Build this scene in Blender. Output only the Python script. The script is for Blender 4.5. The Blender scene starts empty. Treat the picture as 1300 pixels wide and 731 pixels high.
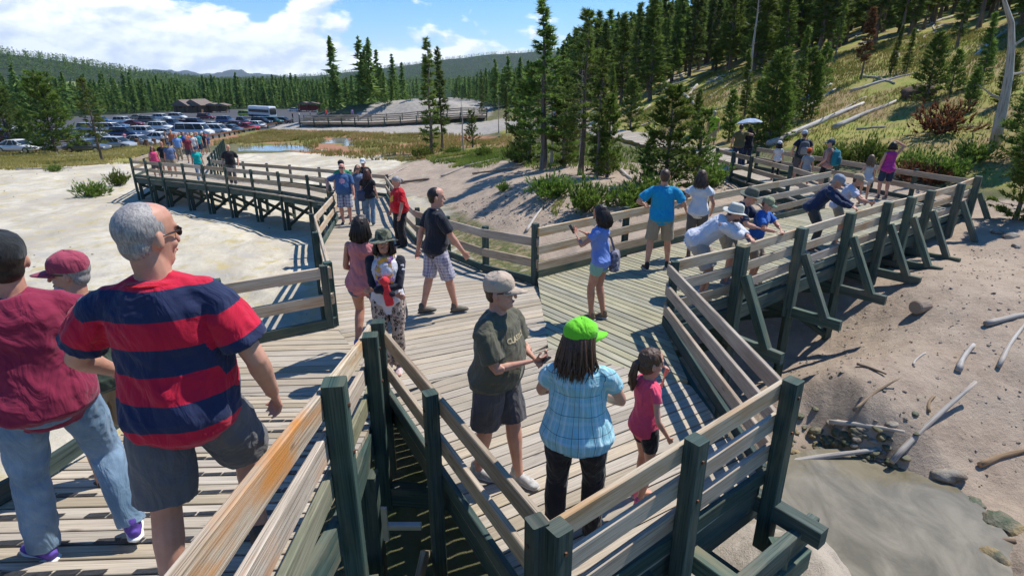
import bpy, bmesh, math, random
import numpy as np
from mathutils import Vector, Matrix
random.seed(7); RNG=np.random.default_rng(7)
PI=math.pi; R=math.radians
sc=bpy.context.scene
C=sc.collection
# ------------------------------------------------------------------ camera model (photo 1300x731)
FPX=727.0; PITCH=math.atan(265.5/FPX); SP,CP=math.sin(PITCH),math.cos(PITCH); CH=3.15
def ray(u,v):
    x=(u-650)/FPX; y=(365.5-v)/FPX
    return (x, CP+y*SP, -SP+y*CP)
def gp(u,v,z=0.0):
    d=ray(u,v); s=(z-CH)/d[2]; return (d[0]*s,d[1]*s)
def at_y(u,v,Y):
    d=ray(u,v); s=Y/d[1]; return (d[0]*s,Y,CH+d[2]*s)
def pix(x,y,z):
    z-=CH; dep=y*CP-z*SP; up=y*SP+z*CP
    return 650+FPX*x/dep, 365.5-FPX*up/dep
# ------------------------------------------------------------------ noise
def _hash(ix,iy,seed):
    n=(ix.astype(np.int64)*374761393+iy.astype(np.int64)*668265263+seed*1442695041)&0x7fffffff
    n=((n^(n>>13))*1274126177)&0x7fffffff
    n=(n^(n>>16))
    return (n&0xffff)/65535.0
def vnoise(x,y,seed=0):
    ix=np.floor(x); iy=np.floor(y); fx=x-ix; fy=y-iy
    fx=fx*fx*(3-2*fx); fy=fy*fy*(3-2*fy)
    a=_hash(ix,iy,seed); b=_hash(ix+1,iy,seed); c=_hash(ix,iy+1,seed); d=_hash(ix+1,iy+1,seed)
    return (a*(1-fx)+b*fx)*(1-fy)+(c*(1-fx)+d*fx)*fy-.5
def fbm(x,y,oct=4,seed=0,gain=.5):
    x=np.asarray(x,float); y=np.asarray(y,float)
    o=np.zeros(np.broadcast(x,y).shape); a=1.0
    for i in range(oct):
        o=o+a*vnoise(x,y,seed+i*17); x=x*2.03+11.3; y=y*2.03+5.7; a*=gain
    return o
# ------------------------------------------------------------------ tags
def tag(o,label=None,cat=None,group=None,kind=None):
    if label: o['label']=label
    if cat: o['category']=cat
    if group: o['group']=group
    if kind: o['kind']=kind
    return o
def empty(name,loc=(0,0,0),rz=0,label=None,cat=None,group=None,kind=None):
    o=bpy.data.objects.new(name,None); C.objects.link(o); o.location=loc; o.rotation_euler=(0,0,rz)
    o.empty_display_size=.1
    return tag(o,label,cat,group,kind)
def copy_tree(o,parent=None):
    c=o.copy(); C.objects.link(c); c.parent=parent
    for ch in o.children: copy_tree(ch,c)
    return c
# ------------------------------------------------------------------ mesh builder
class MB:
    def __init__(s): s.v=[]; s.f=[]; s.uv=[]; s.r=[]; s.m=[]
    def add(s,vs,fs,uvs=None,rnd=None,mi=0):
        b=len(s.v); s.v.extend(vs)
        rnd=random.random() if rnd is None else rnd
        s.r.extend([rnd]*len(vs))
        for i,f in enumerate(fs):
            s.f.append(tuple(b+k for k in f)); s.m.append(mi)
            s.uv.extend(uvs[i] if uvs else [(0,0)]*len(f))
    def beam(s,p0,p1,w,h,up=(0,0,1),ch=.006,rnd=None,mi=0,seg=1,wob=0):
        """a squared timber from p0 to p1, w across, h along up; u runs along the grain in metres"""
        p0=Vector(p0);p1=Vector(p1);d=p1-p0;L=d.length
        if L<1e-6: return
        d/=L; up=Vector(up); side=d.cross(up)
        if side.length<1e-4: side=d.cross(Vector((1,0,0)))
        side.normalize(); up=side.cross(d).normalized()
        a,b=w/2,h/2; c=min(ch,a*.5,b*.5)
        prof=[(-a,-b+c),(-a+c,-b),(a-c,-b),(a,-b+c),(a,b-c),(a-c,b),(-a+c,b),(-a,b-c)]
        per=[0]
        for i in range(8):
            q=prof[i];r_=prof[(i+1)%8]; per.append(per[-1]+math.hypot(q[0]-r_[0],q[1]-r_[1]))
        rnd=random.random() if rnd is None else rnd
        off=rnd*37
        vs=[];fs=[];uvs=[]
        for k in range(seg+1):
            t=L*k/seg
            jx=(random.random()-.5)*wob; jy=(random.random()-.5)*wob
            for (x,y) in prof: vs.append(tuple(p0+d*t+side*(x+jx)+up*(y+jy)))
        for k in range(seg):
            for i in range(8):
                j=(i+1)%8; A=k*8
                fs.append((A+i,A+j,A+8+j,A+8+i))
                u0=L*k/seg+off;u1=L*(k+1)/seg+off
                uvs.append([(u0,per[i]),(u0,per[i+1]),(u1,per[i+1]),(u1,per[i])])
        fs.append(tuple(range(7,-1,-1))); uvs.append([(off+x*.15,y) for x,y in prof[::-1]])
        A=seg*8; fs.append(tuple(A+i for i in range(8))); uvs.append([(off+x*.15,y) for x,y in prof])
        s.add(vs,fs,uvs,rnd,mi)
    def box(s,c,sz,rz=0,rnd=None,mi=0,ch=.004):
        c=Vector(c); d=Vector((math.cos(rz),math.sin(rz),0))*sz[0]/2
        s.beam(c-d,c+d,sz[1],sz[2],ch=ch,rnd=rnd,mi=mi)
    def tube(s,pts,rad,n=8,mi=0,rnd=None,cap=True):
        pts=[Vector(p) for p in pts]; vs=[];fs=[];uvs=[];L=0
        if not hasattr(rad,'__len__'): rad=[rad]*len(pts)
        d0=(pts[1]-pts[0]).normalized(); ref=Vector((0,0,1)) if abs(d0.z)<.9 else Vector((1,0,0))
        X=d0.cross(ref).normalized()
        for i,p in enumerate(pts):
            d=(pts[min(i+1,len(pts)-1)]-pts[max(i-1,0)]).normalized()
            X=(X-d*X.dot(d)).normalized(); Y=d.cross(X)
            r_=rad[i]; rx,ry=(r_ if hasattr(r_,'__len__') else (r_,r_))
            for k in range(n):
                a=2*PI*k/n; vs.append(tuple(p+X*math.cos(a)*rx+Y*math.sin(a)*ry))
        for i in range(len(pts)-1):
            l=(pts[i+1]-pts[i]).length
            for k in range(n):
                j=(k+1)%n; fs.append((i*n+k,i*n+j,(i+1)*n+j,(i+1)*n+k))
                uvs.append([(L,k/n*.3),(L,(k+1)/n*.3),(L+l,(k+1)/n*.3),(L+l,k/n*.3)])
            L+=l
        if cap:
            fs.append(tuple(range(n-1,-1,-1))); uvs.append([(0,0)]*n)
            b=(len(pts)-1)*n; fs.append(tuple(b+k for k in range(n))); uvs.append([(0,0)]*n)
        s.add(vs,fs,uvs,rnd,mi)
    def build(s,name,mats,parent=None,smooth=False,loc=None):
        me=bpy.data.meshes.new(name); me.from_pydata(s.v,[],s.f)
        if s.uv:
            l=me.uv_layers.new(name='UVMap'); l.data.foreach_set('uv',np.array(s.uv,dtype=np.float32).ravel())
        at=me.attributes.new('rnd','FLOAT','POINT'); at.data.foreach_set('value',np.array(s.r,dtype=np.float32))
        if not isinstance(mats,(list,tuple)): mats=[mats]
        for m in mats: me.materials.append(m)
        if len(mats)>1: me.polygons.foreach_set('material_index',np.array(s.m,dtype=np.int32))
        if smooth: me.polygons.foreach_set('use_smooth',np.ones(len(me.polygons),dtype=bool))
        me.update()
        o=bpy.data.objects.new(name,me); C.objects.link(o)
        if parent: o.parent=parent
        if loc is not None: o.location=loc
        return o
# ------------------------------------------------------------------ node helpers
def nd(nt,typ,ins=None,**pr):
    n=nt.nodes.new('ShaderNode'+typ)
    for k,v in pr.items(): setattr(n,k,v)
    for k,v in (ins or {}).items():
        sk=n.inputs[k]
        if isinstance(v,bpy.types.NodeSocket): nt.links.new(v,sk)
        elif isinstance(v,bpy.types.Node): nt.links.new(v.outputs[0],sk)
        else:
            if hasattr(sk.default_value,'__len__') and hasattr(v,'__len__') and len(v)==3 and len(sk.default_value)==4: v=(*v,1)
            sk.default_value=v
    return n
def ramp(nt,fac,stops,interp='LINEAR'):
    n=nt.nodes.new('ShaderNodeValToRGB'); nt.links.new(fac,n.inputs[0]); cr=n.color_ramp; cr.interpolation=interp
    while len(cr.elements)<len(stops): cr.elements.new(.5)
    for e,(p,c) in zip(cr.elements,stops):
        e.position=p; e.color=(c,c,c,1) if not hasattr(c,'__len__') else (*c,1)
    return n.outputs[0]
def mix(nt,f,a,b,bt='MIX'):
    n=nt.nodes.new('ShaderNodeMix'); n.data_type='RGBA'; n.blend_type=bt; n.clamp_factor=True
    for sk,v in ((n.inputs[0],f),(n.inputs[6],a),(n.inputs[7],b)):
        if isinstance(v,bpy.types.NodeSocket): nt.links.new(v,sk)
        elif hasattr(v,'__len__'): sk.default_value=(*v[:3],1)
        else:
            sk.default_value=v if sk.type=='VALUE' else (v,v,v,1)
    return n.outputs[2]
def mth(nt,op,a,b=0.0,c=None):
    n=nt.nodes.new('ShaderNodeMath'); n.operation=op
    for i,v in enumerate((a,b,c)):
        if v is None: continue
        if isinstance(v,bpy.types.NodeSocket): nt.links.new(v,n.inputs[i])
        else: n.inputs[i].default_value=v
    return n.outputs[0]
def noise(nt,vec,scale,detail=4,rough=.55,dist=0):
    n=nd(nt,'TexNoise',{'Scale':scale,'Detail':detail,'Roughness':rough,'Distortion':dist})
    if vec is not None: nt.links.new(vec,n.inputs['Vector'])
    return n.outputs['Fac']
def mapv(nt,vec,sc_=(1,1,1),loc=(0,0,0),rot=(0,0,0)):
    return nd(nt,'Mapping',{'Vector':vec,'Scale':sc_,'Location':loc,'Rotation':rot}).outputs[0]
def newmat(name,rough=.8,spec=.3,col=(.5,.5,.5)):
    m=bpy.data.materials.new(name); m.use_nodes=True; nt=m.node_tree; b=nt.nodes['Principled BSDF']
    b.inputs['Roughness'].default_value=rough; b.inputs['Specular IOR Level'].default_value=spec
    b.inputs['Base Color'].default_value=(*col,1)
    return m,nt,b
def bump(nt,b,h,strength=.4,dist=.01):
    n=nd(nt,'Bump',{'Height':h,'Strength':strength,'Distance':dist}); nt.links.new(n.outputs[0],b.inputs['Normal']); return n
MC={}
def plain(name,col,rough=.6,spec=.3,metal=0,var=.12,scale=6,bmp=0,emit=None):
    """a plain coloured surface with a little procedural unevenness"""
    if name in MC: return MC[name]
    m,nt,b=newmat(name,rough,spec,col); b.inputs['Metallic'].default_value=metal
    tc=nd(nt,'TexCoord').outputs['Object']
    n=noise(nt,tc,scale,5,.6)
    c=mix(nt,ramp(nt,n,[(.3,0.),(.7,1.)]),tuple(x*(1-var) for x in col),tuple(min(1,x*(1+var)) for x in col))
    nt.links.new(c,b.inputs['Base Color'])
    if bmp: bump(nt,b,noise(nt,tc,scale*6,4,.6),bmp,.004)
    MC[name]=m; return m
def wood(name,ca,cb,grain=34,stain=None,samt=.3,rough=.82,bstr=.5,knots=True,tintv=.25):
    m,nt,b=newmat(name,rough,.25)
    uv=nd(nt,'UVMap').outputs[0]
    rn=nd(nt,'Attribute',attribute_name='rnd').outputs['Fac']
    sh=nd(nt,'CombineXYZ',{'X':mth(nt,'MULTIPLY',rn,13.7),'Y':mth(nt,'MULTIPLY',rn,5.3)}).outputs[0]
    v=nd(nt,'VectorMath',{0:uv,1:sh}).outputs[0]
    g1=noise(nt,mapv(nt,v,(.9,grain*1.5,1)),1.0,4,.55,.25)
    g2=noise(nt,mapv(nt,v,(2.2,grain*5,1)),1.0,3,.6,.1)
    bl=noise(nt,mapv(nt,v,(1.2,5,1)),1.0,4,.6)
    k=mth(nt,'ADD',mth(nt,'MULTIPLY',g1,.62),mth(nt,'MULTIPLY',g2,.38))
    c=mix(nt,ramp(nt,k,[(.36,0.),(.62,1.)]),ca,cb)
    dark=ramp(nt,g2,[(.33,.50),(.46,1.)])
    c=mix(nt,1.0,c,dark,'MULTIPLY')
    if stain is not None:
        c=mix(nt,mth(nt,'MULTIPLY',ramp(nt,bl,[(.48,0.),(.66,1.)]),samt),c,stain)
    if knots:
        vo=nd(nt,'TexVoronoi',{'Vector':mapv(nt,v,(2.2,9,1)),'Scale':1.0,'Randomness':1.0})
        kn=ramp(nt,vo.outputs['Distance'],[(.05,1.),(.13,0.)])
        c=mix(nt,mth(nt,'MULTIPLY',kn,.65),c,tuple(x*.35 for x in ca))
    hv=nd(nt,'HueSaturation',{'Saturation':mth(nt,'ADD',.8,mth(nt,'MULTIPLY',rn,.4)),'Value':mth(nt,'ADD',1-tintv/2,mth(nt,'MULTIPLY',mth(nt,'FRACT',mth(nt,'MULTIPLY',rn,7.3)),tintv)),'Color':c})
    nt.links.new(hv.outputs[0],b.inputs['Base Color'])
    bump(nt,b,k,bstr,.004)
    return m
# ------------------------------------------------------------------ terrain height
CPTS=[(-2,1,-1.9),(0,1.5,-1.8),(-4,4,-2.1),(-7,6,-2.3),(-3,9,-2.2),(0,6,-1.7),(1.5,4.5,-1.7),(.5,0,-1.8),(4,0,-2.1),(-10,-4,-2.3),(8,-4,-1.6),
 (-6,12,-2.35),(-10,18,-2.4),(-14,24,-2.6),(-20,26,-2.7),(-20,16,-2.5),(-16,9,-2.4),(-26,34,-2.9),(-36,42,-3.2),(-45,40,-3.4),(-30,20,-2.8),
 (-8,30,-2.9),(-14,36,-3.0),(-12,50,-3.5),(-16,64,-4.0),(-28,66,-4.2),(-40,62,-4.5),(-60,70,-5.0),(-20,85,-4.7),(-40,95,-5.6),(-60,110,-6.5),(-90,110,-6.5),(-30,112,-5.8),(0,110,-5.0),(-10,95,-4.8),(0,70,-3.6),(-2,50,-2.6),(-6,42,-2.5),
 (-2,20,-1.9),(-4,26,-2.1),(-1,16,-1.6),(-.3,13,-1.45),(1,11.5,-1.4),(3,12,-1.15),(5.5,13.5,-.95),(8,16,-.7),(2,15.5,-1.1),(0,21,-1.0),(3,19,-.45),(6,22,-.45),(9,26,-.35),(12,22,0),(13.5,17,-.2),(1.5,24,-.55),(-1,30,-1.3),(4,35,-.7),(6,50,-1.4),(5,75,-2.3),(15,60,-.6),
 (14,12,-.4),(12.3,15,-.4),(9.5,11.5,-.6),(7.7,10.1,-.85),(5.8,8.9,-1.05),(8,8,-.85),(4,7,-1.35),(6,6.5,-1.25),(5,5.2,-1.75),(3,5.2,-1.75),(7,4.5,-1.25),(10,5,-.9),(14,8,-.5),(2.6,3.2,-1.65),(2.8,2,-1.7),(6,2,-1.8),(20,10,.2),(22,0,-.3),*[(*gp(u,v,z),z) for u,v,z in ((1185,585,-1.68),(1130,556,-1.68),(1245,630,-1.66),(1060,540,-1.68),(1250,560,-1.42),(1180,500,-1.35),(1290,680,-1.7))],
 (-120,130,-7),(-60,180,-8),(0,180,-7),(60,180,-4),(100,60,0),(-100,40,-5),(-60,-20,-3),(0,-60,-2),(60,-40,0),(-200,250,-9),(0,300,-9),(200,200,-2)]
_P=np.array(CPTS); _L=12.0
def _phi(r): return -np.sqrt(r*r+9.0)   # multiquadric, exact at the control points
_D=np.sqrt(((_P[:,None,:2]-_P[None,:,:2])**2).sum(-1))
_n=len(_P); _A=np.zeros((_n+1,_n+1)); _A[:_n,:_n]=_phi(_D); _A[:_n,_n]=1; _A[_n,:_n]=1
_A[:_n,:_n]+=np.eye(_n)*.02*-1
_W=np.linalg.solve(_A,np.append(_P[:,2],0))
def sst(a,b,x):
    t=np.clip((x-a)/(b-a),0,1); return t*t*(3-2*t)
def inpoly(x,y,poly):
    r=np.zeros(x.shape,bool); n=len(poly)
    for i in range(n):
        x0,y0=poly[i];x1,y1=poly[(i+1)%n]
        if y0==y1: continue
        c=((y0>y)!=(y1>y))&(x<(x1-x0)*(y-y0)/(y1-y0)+x0); r^=c
    return r
def dpoly(x,y,poly):
    """signed distance to a polygon, negative inside"""
    d=np.full(x.shape,1e9); n=len(poly)
    for i in range(n):
        x0,y0=poly[i];x1,y1=poly[(i+1)%n]; dx,dy=x1-x0,y1-y0
        t=np.clip(((x-x0)*dx+(y-y0)*dy)/(dx*dx+dy*dy+1e-12),0,1)
        d=np.minimum(d,np.hypot(x-x0-t*dx,y-y0-t*dy))
    return np.where(inpoly(x,y,poly),-d,d)
WZ=-1.86
def G(u,v,z): return gp(u,v,z)
POND=[G(*p,WZ) for p in ((1012,640),(1022,618),(1062,604),(1118,600),(1150,616),(1185,638),(1208,662),(1232,705),(1270,790),(1290,900),(1180,900),(1125,790),(1095,712),(1050,680),(1018,655))]
STREAM=[G(*p,-1.75) for p in ((1000,580),(1012,556),(1030,545),(1056,560),(1074,578),(1092,596),(1060,602),(1012,614))]
PZ=-4.0
POOLS=[[G(*p,PZ) for p in ((404,184),(420,176),(440,175),(448,180),(440,189),(418,191),(406,189))],
       [G(*p,PZ) for p in ((305,187),(345,185),(385,186),(398,191),(370,192),(310,191))]]
def terr(x,y,fine=True):
    x=np.asarray(x,float);y=np.asarray(y,float); shp=x.shape; x=x.ravel();y=y.ravel()
    z=np.empty(x.shape)
    for i in range(0,len(x),60000):
        xs=x[i:i+60000];ys=y[i:i+60000]
        rr=np.hypot(xs,ys); f=np.minimum(1,320/np.maximum(rr,1)); xq=xs*f;yq=ys*f
        D=np.sqrt((xq[:,None]-_P[None,:,0])**2+(yq[:,None]-_P[None,:,1])**2)
        z[i:i+60000]=_phi(D)@_W[:_n]+_W[_n]
    r=np.hypot(x,y); az=np.degrees(np.arctan2(x,y))
    # wooded hill to the right
    t=.96*(x-10.6)+.27*(y-23.3); tp=np.where(t>0,t,0); tp=tp*tp/(tp+2.5)
    azf=sst(-9,13,az)*sst(60,110,r)+(1-sst(60,110,r))
    z=z+38*(1-np.exp(-.27*tp/38))*azf*sst(900,260,r)
    # eroded mound beyond the flats
    mx,my=at_y(520,140,128)[:2]
    mm=np.exp(-(((x-mx)/22)**2+((y-my)/9)**2)**1.5); z=z+mm*4.6+mm*(fbm(x*.15,y*.05,3,5))*1.6
    # far ridges
    h1=np.interp(az,[-70,-50,-41,-36,-30,-26,-20,-10,20,60],[100,80,55,40,15,4,0,0,0,0])
    z=z+h1*np.exp(-((r-1350)/520)**2)*sst(300,900,r)
    h2=np.interp(az,[-70,-30,-25,-18,-12,-6,0,5,20,60],[6,6,8,22,52,92,118,130,150,150])
    z=z+h2*np.exp(-((r-2700)/800)**2)*(1+.08*fbm(az*.35,r*0,3,3))
    z=z+np.interp(az,[-60,-36,-33,-30,-28,-26,-24,-22.5,-20,60],[0,20,110,150,135,110,140,105,10,0])*np.exp(-((r-11500)/1500)**2)*(1+.7*fbm(az*.9,r*0,4,9))
    # water basins
    for p,dep,zz in ((POND,.28,WZ),(STREAM,.05,WZ)):
        d=dpoly(x,y,p)+.12*fbm(x*3,y*3,3,41); w=sst(.8,-.15,d)
        z=z*(1-w)+np.minimum(z,zz-dep)*w
    for p,zz in ((POOLS[0],PZ),(POOLS[1],PZ)):
        d=dpoly(x,y,p)+.8*fbm(x*.5,y*.5,3,44); w2=sst(7,2,d); z=z*(1-w2)+np.maximum(z,zz+.10)*w2; w=sst(1.2,-1,d); z=z*(1-w)+(zz-.25)*w
    if fine:
        a=sst(2,8,r)*sst(900,120,r)
        z=z+fbm(x*.35,y*.35,3,21)*.22*sst(4,14,r)*a+fbm(x*1.7,y*1.7,3,22)*.07*sst(120,30,r)+fbm(x*7,y*7,3,23)*.026*sst(45,12,r)
    return z.reshape(shp)
def tz(x,y): return float(terr(np.array([x]),np.array([y]))[0])
def P(u,v):
    """where the ray through photo pixel (u, v) meets the ground"""
    d=ray(u,v); s=np.geomspace(2.0,4000,1500)
    g=terr(d[0]*s,d[1]*s,False); zz=CH+d[2]*s
    i=np.argmax(zz<g) if (zz<g).any() else len(s)-1
    a=s[max(i-1,0)];b=s[i]
    q=np.linspace(a,b,12); g=terr(d[0]*q,d[1]*q,False); j=np.argmax(CH+d[2]*q<g)
    s_=q[j]; x,y=d[0]*s_,d[1]*s_
    return x,y,tz(x,y)
# zones as polygons in world space
def PP(pts): return [P(*p)[:2] for p in pts]
LOT=PP([(-150,196),(60,193),(150,187),(238,181),(300,169),(360,158),(395,152),(420,147),(400,139),(330,138),(240,141),(140,146),(0,152),(-150,156)])
MUD=PP([(-120,216),(60,215),(150,206),(230,212),(300,196),(390,194),(480,197),(520,205),(500,215),(470,222),(560,262),(610,300),(660,325),(700,345),(640,420),(420,520),(-300,760),(-600,500),(-400,300)])
FARMUD=PP([(345,157),(420,160),(540,158),(640,150),(700,160),(640,166),(560,172),(480,172),(400,168),(345,164)])
MOUND=PP([(430,157),(470,135),(520,121),(560,118),(610,128),(625,146),(560,152),(480,158)])
GRASSL=PP([(-200,190),(60,192),(150,186),(235,182),(235,192),(160,206),(60,214),(-200,216)])
MARSH=PP([(300,168),(345,164),(410,166),(480,168),(560,172),(650,170),(650,192),(590,200),(540,203),(500,198),(440,196),(380,194),(300,184),(265,186),(250,182)])
BANK=PP([(470,222),(520,207),(560,204),(620,205),(690,213),(760,208),(850,205),(900,222),(960,210),(1010,235),(1080,225),(1180,232),(1260,240),(1300,235),(1500,300),(1500,900),(980,900),(960,700),(940,560),(860,440),(700,340),(640,300),(560,262)])
SANDP=PP([(985,640),(1010,655),(1050,690),(1095,720),(1125,800),(900,900),(800,731),(960,660)])
PATHG=PP([(770,171),(880,176),(930,192),(905,197),(860,190),(765,180)])
def build_ground():
    rr=np.concatenate([np.linspace(.3,1.8,5),np.geomspace(1.9,14500,690)])
    aa=np.radians(np.concatenate([np.linspace(-180,-66,24,endpoint=False),np.linspace(-66,66,680),np.linspace(66,180,25)[1:-1]]))
    A,Rr=np.meshgrid(aa,rr); X=Rr*np.sin(A); Y=Rr*np.cos(A)
    Z=terr(X,Y)
    nr,na=X.shape; co=np.stack([X,Y,Z],-1).reshape(-1,3)
    x=X.ravel();y=Y.ravel(); r=Rr.ravel()
    i=np.arange(nr-1)[:,None]*na; j=np.arange(na)[None,:]; j2=(j+1)%na
    q=np.stack([i+j,i+j2,i+na+j2,i+na+j],-1).reshape(-1,4)[:,::-1]
    me=bpy.data.meshes.new('ground'); me.vertices.add(len(co)); me.vertices.foreach_set('co',co.astype(np.float32).ravel())
    me.loops.add(q.size); me.loops.foreach_set('vertex_index',q.astype(np.int32).ravel())
    me.polygons.add(len(q)); me.polygons.foreach_set('loop_start',np.arange(0,q.size,4,dtype=np.int32))
    me.polygons.foreach_set('use_smooth',np.ones(len(q),bool)); me.update(calc_edges=True)
    def wz(poly,e,mx=400):
        w=np.zeros(len(x)); m=r<mx; d=dpoly(x[m],y[m],poly); w[m]=np.clip(.5-d/e,0,1); return w
    t=.96*(x-10.6)+.27*(y-23.3)
    mud=wz(MUD,3); bank=wz(BANK,2.0); hill=np.clip(t/4,0,1)*np.clip((135-r)/40,0,1); gl=wz(GRASSL,4); marsh=wz(MARSH,5)
    sand=wz(SANDP,.5,30); farm=np.maximum(wz(FARMUD,6),wz(MOUND,8)); lot=wz(LOT,.8); pg=wz(PATHG,1.5,60)
    mead=np.clip(1-np.abs(r-700)/120,0,1)*np.exp(-((np.degrees(np.arctan2(x,y))+35)/5)**2)
    dp=np.minimum(dpoly(x,y,POND),dpoly(x,y,STREAM)+.12); alg=np.clip(1-dp/.6,0,1)*np.clip((4.0-x)/1.2+.45,0,1)*(r<30)
    wet=np.clip(1-dp/.28,0,1)*(r<30)
    alg=np.maximum(alg,.65*wz([(-.9,12.6),(1.5,10.8),(3,12),(1,15),(-2,22),(-3.5,22)],1.5,40))
    bank=np.maximum(bank,0)*(1-hill); grass=np.maximum(np.maximum(gl,hill),pg)
    # patches of grass on the bank
    far=np.clip((r-130)/60,0,1)
    for nm,(a,b_,c) in {'za':(mud,bank,grass),'zb':(lot,farm,marsh),'zc':(alg,sand,wet),'zd':(far,mead,hill)}.items():
        at=me.attributes.new(nm,'FLOAT_COLOR','POINT')
        at.data.foreach_set('color',np.stack([a,b_,c,np.ones(len(a))],-1).astype(np.float32).ravel())
    o=bpy.data.objects.new('ground',me); C.objects.link(o); tag(o,kind='structure')
    m,nt,b=newmat('ground',.95,.15)
    geo=nd(nt,'NewGeometry'); pos=geo.outputs['Position']
    def chn(nm): return nd(nt,'SeparateColor',{0:nd(nt,'Attribute',attribute_name=nm).outputs['Color']}).outputs
    za,zb,zc,zd=chn('za'),chn('zb'),chn('zc'),chn('zd')
    nA=noise(nt,pos,.35,6,.6); nB=noise(nt,pos,1.6,6,.65); nC=noise(nt,pos,9,6,.7); nD=noise(nt,pos,60,4,.7); nF=noise(nt,pos,.05,5,.6)
    def edge(w,n,amt=.7,lo=.42,hi=.58): return ramp(nt,mth(nt,'ADD',w,mth(nt,'MULTIPLY',mth(nt,'SUBTRACT',n,.5),amt)),[(lo,0.),(hi,1.)])
    # base: dry litter and low plants
    c=mix(nt,ramp(nt,nB,[(.35,0.),(.65,1.)]),(.17,.145,.09),(.10,.12,.045))
    # far land: conifer-dark
    fo=mix(nt,ramp(nt,noise(nt,pos,.02,8,.7),[(.35,0.),(.65,1.)]),(.016,.030,.014),(.035,.052,.022))
    c=mix(nt,zd[0],c,fo)
    c=mix(nt,edge(zd[1],nF,.8),c,(.22,.25,.11))
    # grass
    g=mix(nt,ramp(nt,nB,[(.36,0.),(.62,1.)]),(.40,.33,.11),(.21,.26,.045))
    g=mix(nt,ramp(nt,nA,[(.45,0.),(.62,1.)]),g,(.33,.235,.12))
    g=mix(nt,mth(nt,'MULTIPLY',ramp(nt,nC,[(.5,0.),(.7,1.)]),.5),g,(.09,.11,.03))
    c=mix(nt,edge(za[2],nA,.5),c,g)
    # brown gravelly bank
    d=mix(nt,ramp(nt,nB,[(.3,0.),(.7,1.)]),(.31,.235,.175),(.45,.36,.275))
    d=mix(nt,mth(nt,'MULTIPLY',ramp(nt,nC,[(.42,0.),(.7,1.)]),.6),d,(.46,.365,.27))
    d=mix(nt,mth(nt,'MULTIPLY',ramp(nt,nD,[(.60,0.),(.72,1.)]),.5),d,(.13,.10,.08))
    c=mix(nt,edge(za[1],nB,.6),c,d)
    # pale mud flat
    w=mix(nt,ramp(nt,nA,[(.35,0.),(.65,1.)]),(.66,.60,.48),(.50,.44,.33))
    w=mix(nt,ramp(nt,noise(nt,mapv(nt,pos,(.35,.16,1)),1.0,7,.65,.8),[(.46,0.),(.60,1.)]),w,(.44,.39,.31))
    w=mix(nt,ramp(nt,nB,[(.52,0.),(.66,1.)]),w,(.50,.41,.21))
    w=mix(nt,mth(nt,'MULTIPLY',ramp(nt,nC,[(.56,0.),(.7,1.)]),.45),w,(.30,.24,.17))
    w=mix(nt,mth(nt,'MULTIPLY',ramp(nt,noise(nt,mapv(nt,pos,(1,2.5,1)),.5,6,.6),[(.55,0.),(.62,1.)]),.5),w,(.43,.40,.37))
    c=mix(nt,edge(za[0],nB,.5),c,w)
    c=mix(nt,edge(zb[1],nA,.5),c,mix(nt,ramp(nt,nB,[(.4,0.),(.7,1.)]),(.40,.36,.31),(.27,.25,.22)))
    ms=mix(nt,ramp(nt,noise(nt,pos,.25,6,.65),[(.42,0.),(.5,.5),(.6,1.)]),(.25,.20,.08),(.13,.17,.03))
    ms=mix(nt,ramp(nt,noise(nt,pos,.18,5,.7),[(.46,0.),(.54,1.)]),ms,(.36,.18,.11))
    c=mix(nt,edge(zb[2],nA,.9),c,ms)
    c=mix(nt,edge(zc[1],nC,.5),c,mix(nt,nC,(.50,.44,.35),(.36,.30,.24)))
    al=mix(nt,ramp(nt,nC,[(.4,0.),(.6,1.)]),(.20,.17,.075),(.07,.10,.035))
    al=mix(nt,ramp(nt,noise(nt,pos,4,5,.6),[(.5,0.),(.58,1.)]),al,(.27,.21,.12))
    c=mix(nt,edge(zc[0],nB,1.0),c,al)
    c=mix(nt,mth(nt,'MULTIPLY',zc[2],.55),c,(.085,.075,.05))
    asp=mix(nt,nC,(.075,.075,.08),(.10,.10,.105))
    c=mix(nt,edge(zb[0],nB,.1),c,asp)
    nt.links.new(c,b.inputs['Base Color'])
    h=mth(nt,'ADD',mth(nt,'MULTIPLY',nC,1.0),mth(nt,'MULTIPLY',nD,.35))
    bump(nt,b,mth(nt,'MULTIPLY',h,mth(nt,'SUBTRACT',1.0,mth(nt,'MULTIPLY',zb[0],.8))),.75,.05)
    me.materials.append(m)
    return o
ground=build_ground()
def sheet(name,poly,z,mat,grow=.6,**kw):
    """a flat water surface a little larger than its outline, the ground cuts its edge"""
    cx=sum(p[0] for p in poly)/len(poly); cy=sum(p[1] for p in poly)/len(poly)
    bm=bmesh.new(); vs=[]
    for x,y in poly:
        d=math.hypot(x-cx,y-cy); k=(d+grow)/d; vs.append(bm.verts.new((cx+(x-cx)*k,cy+(y-cy)*k,z)))
    f=bm.faces.new(vs)
    if f.normal.z<0: f.normal_flip()
    bmesh.ops.triangulate(bm,faces=bm.faces[:]); me=bpy.data.meshes.new(name); bm.to_mesh(me); bm.free(); me.materials.append(mat)
    o=bpy.data.objects.new(name,me); C.objects.link(o); tag(o,kind='structure'); return o
m,nt,b=newmat('muddy_water',.07,.5)
pos=nd(nt,'NewGeometry').outputs['Position']
fl=noise(nt,mapv(nt,pos,(1.3,.7,1),rot=(0,0,.6)),1.5,5,.6,1.2)
nt.links.new(mix(nt,ramp(nt,fl,[(.35,0.),(.65,1.)]),(.15,.13,.085),(.27,.235,.165)),b.inputs['Base Color'])
bump(nt,b,noise(nt,pos,7,4,.5,1.0),.22,.03)
sheet('pond_water',POND,WZ,m)
m,nt,b=newmat('pool_water',.08,.5)
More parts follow.
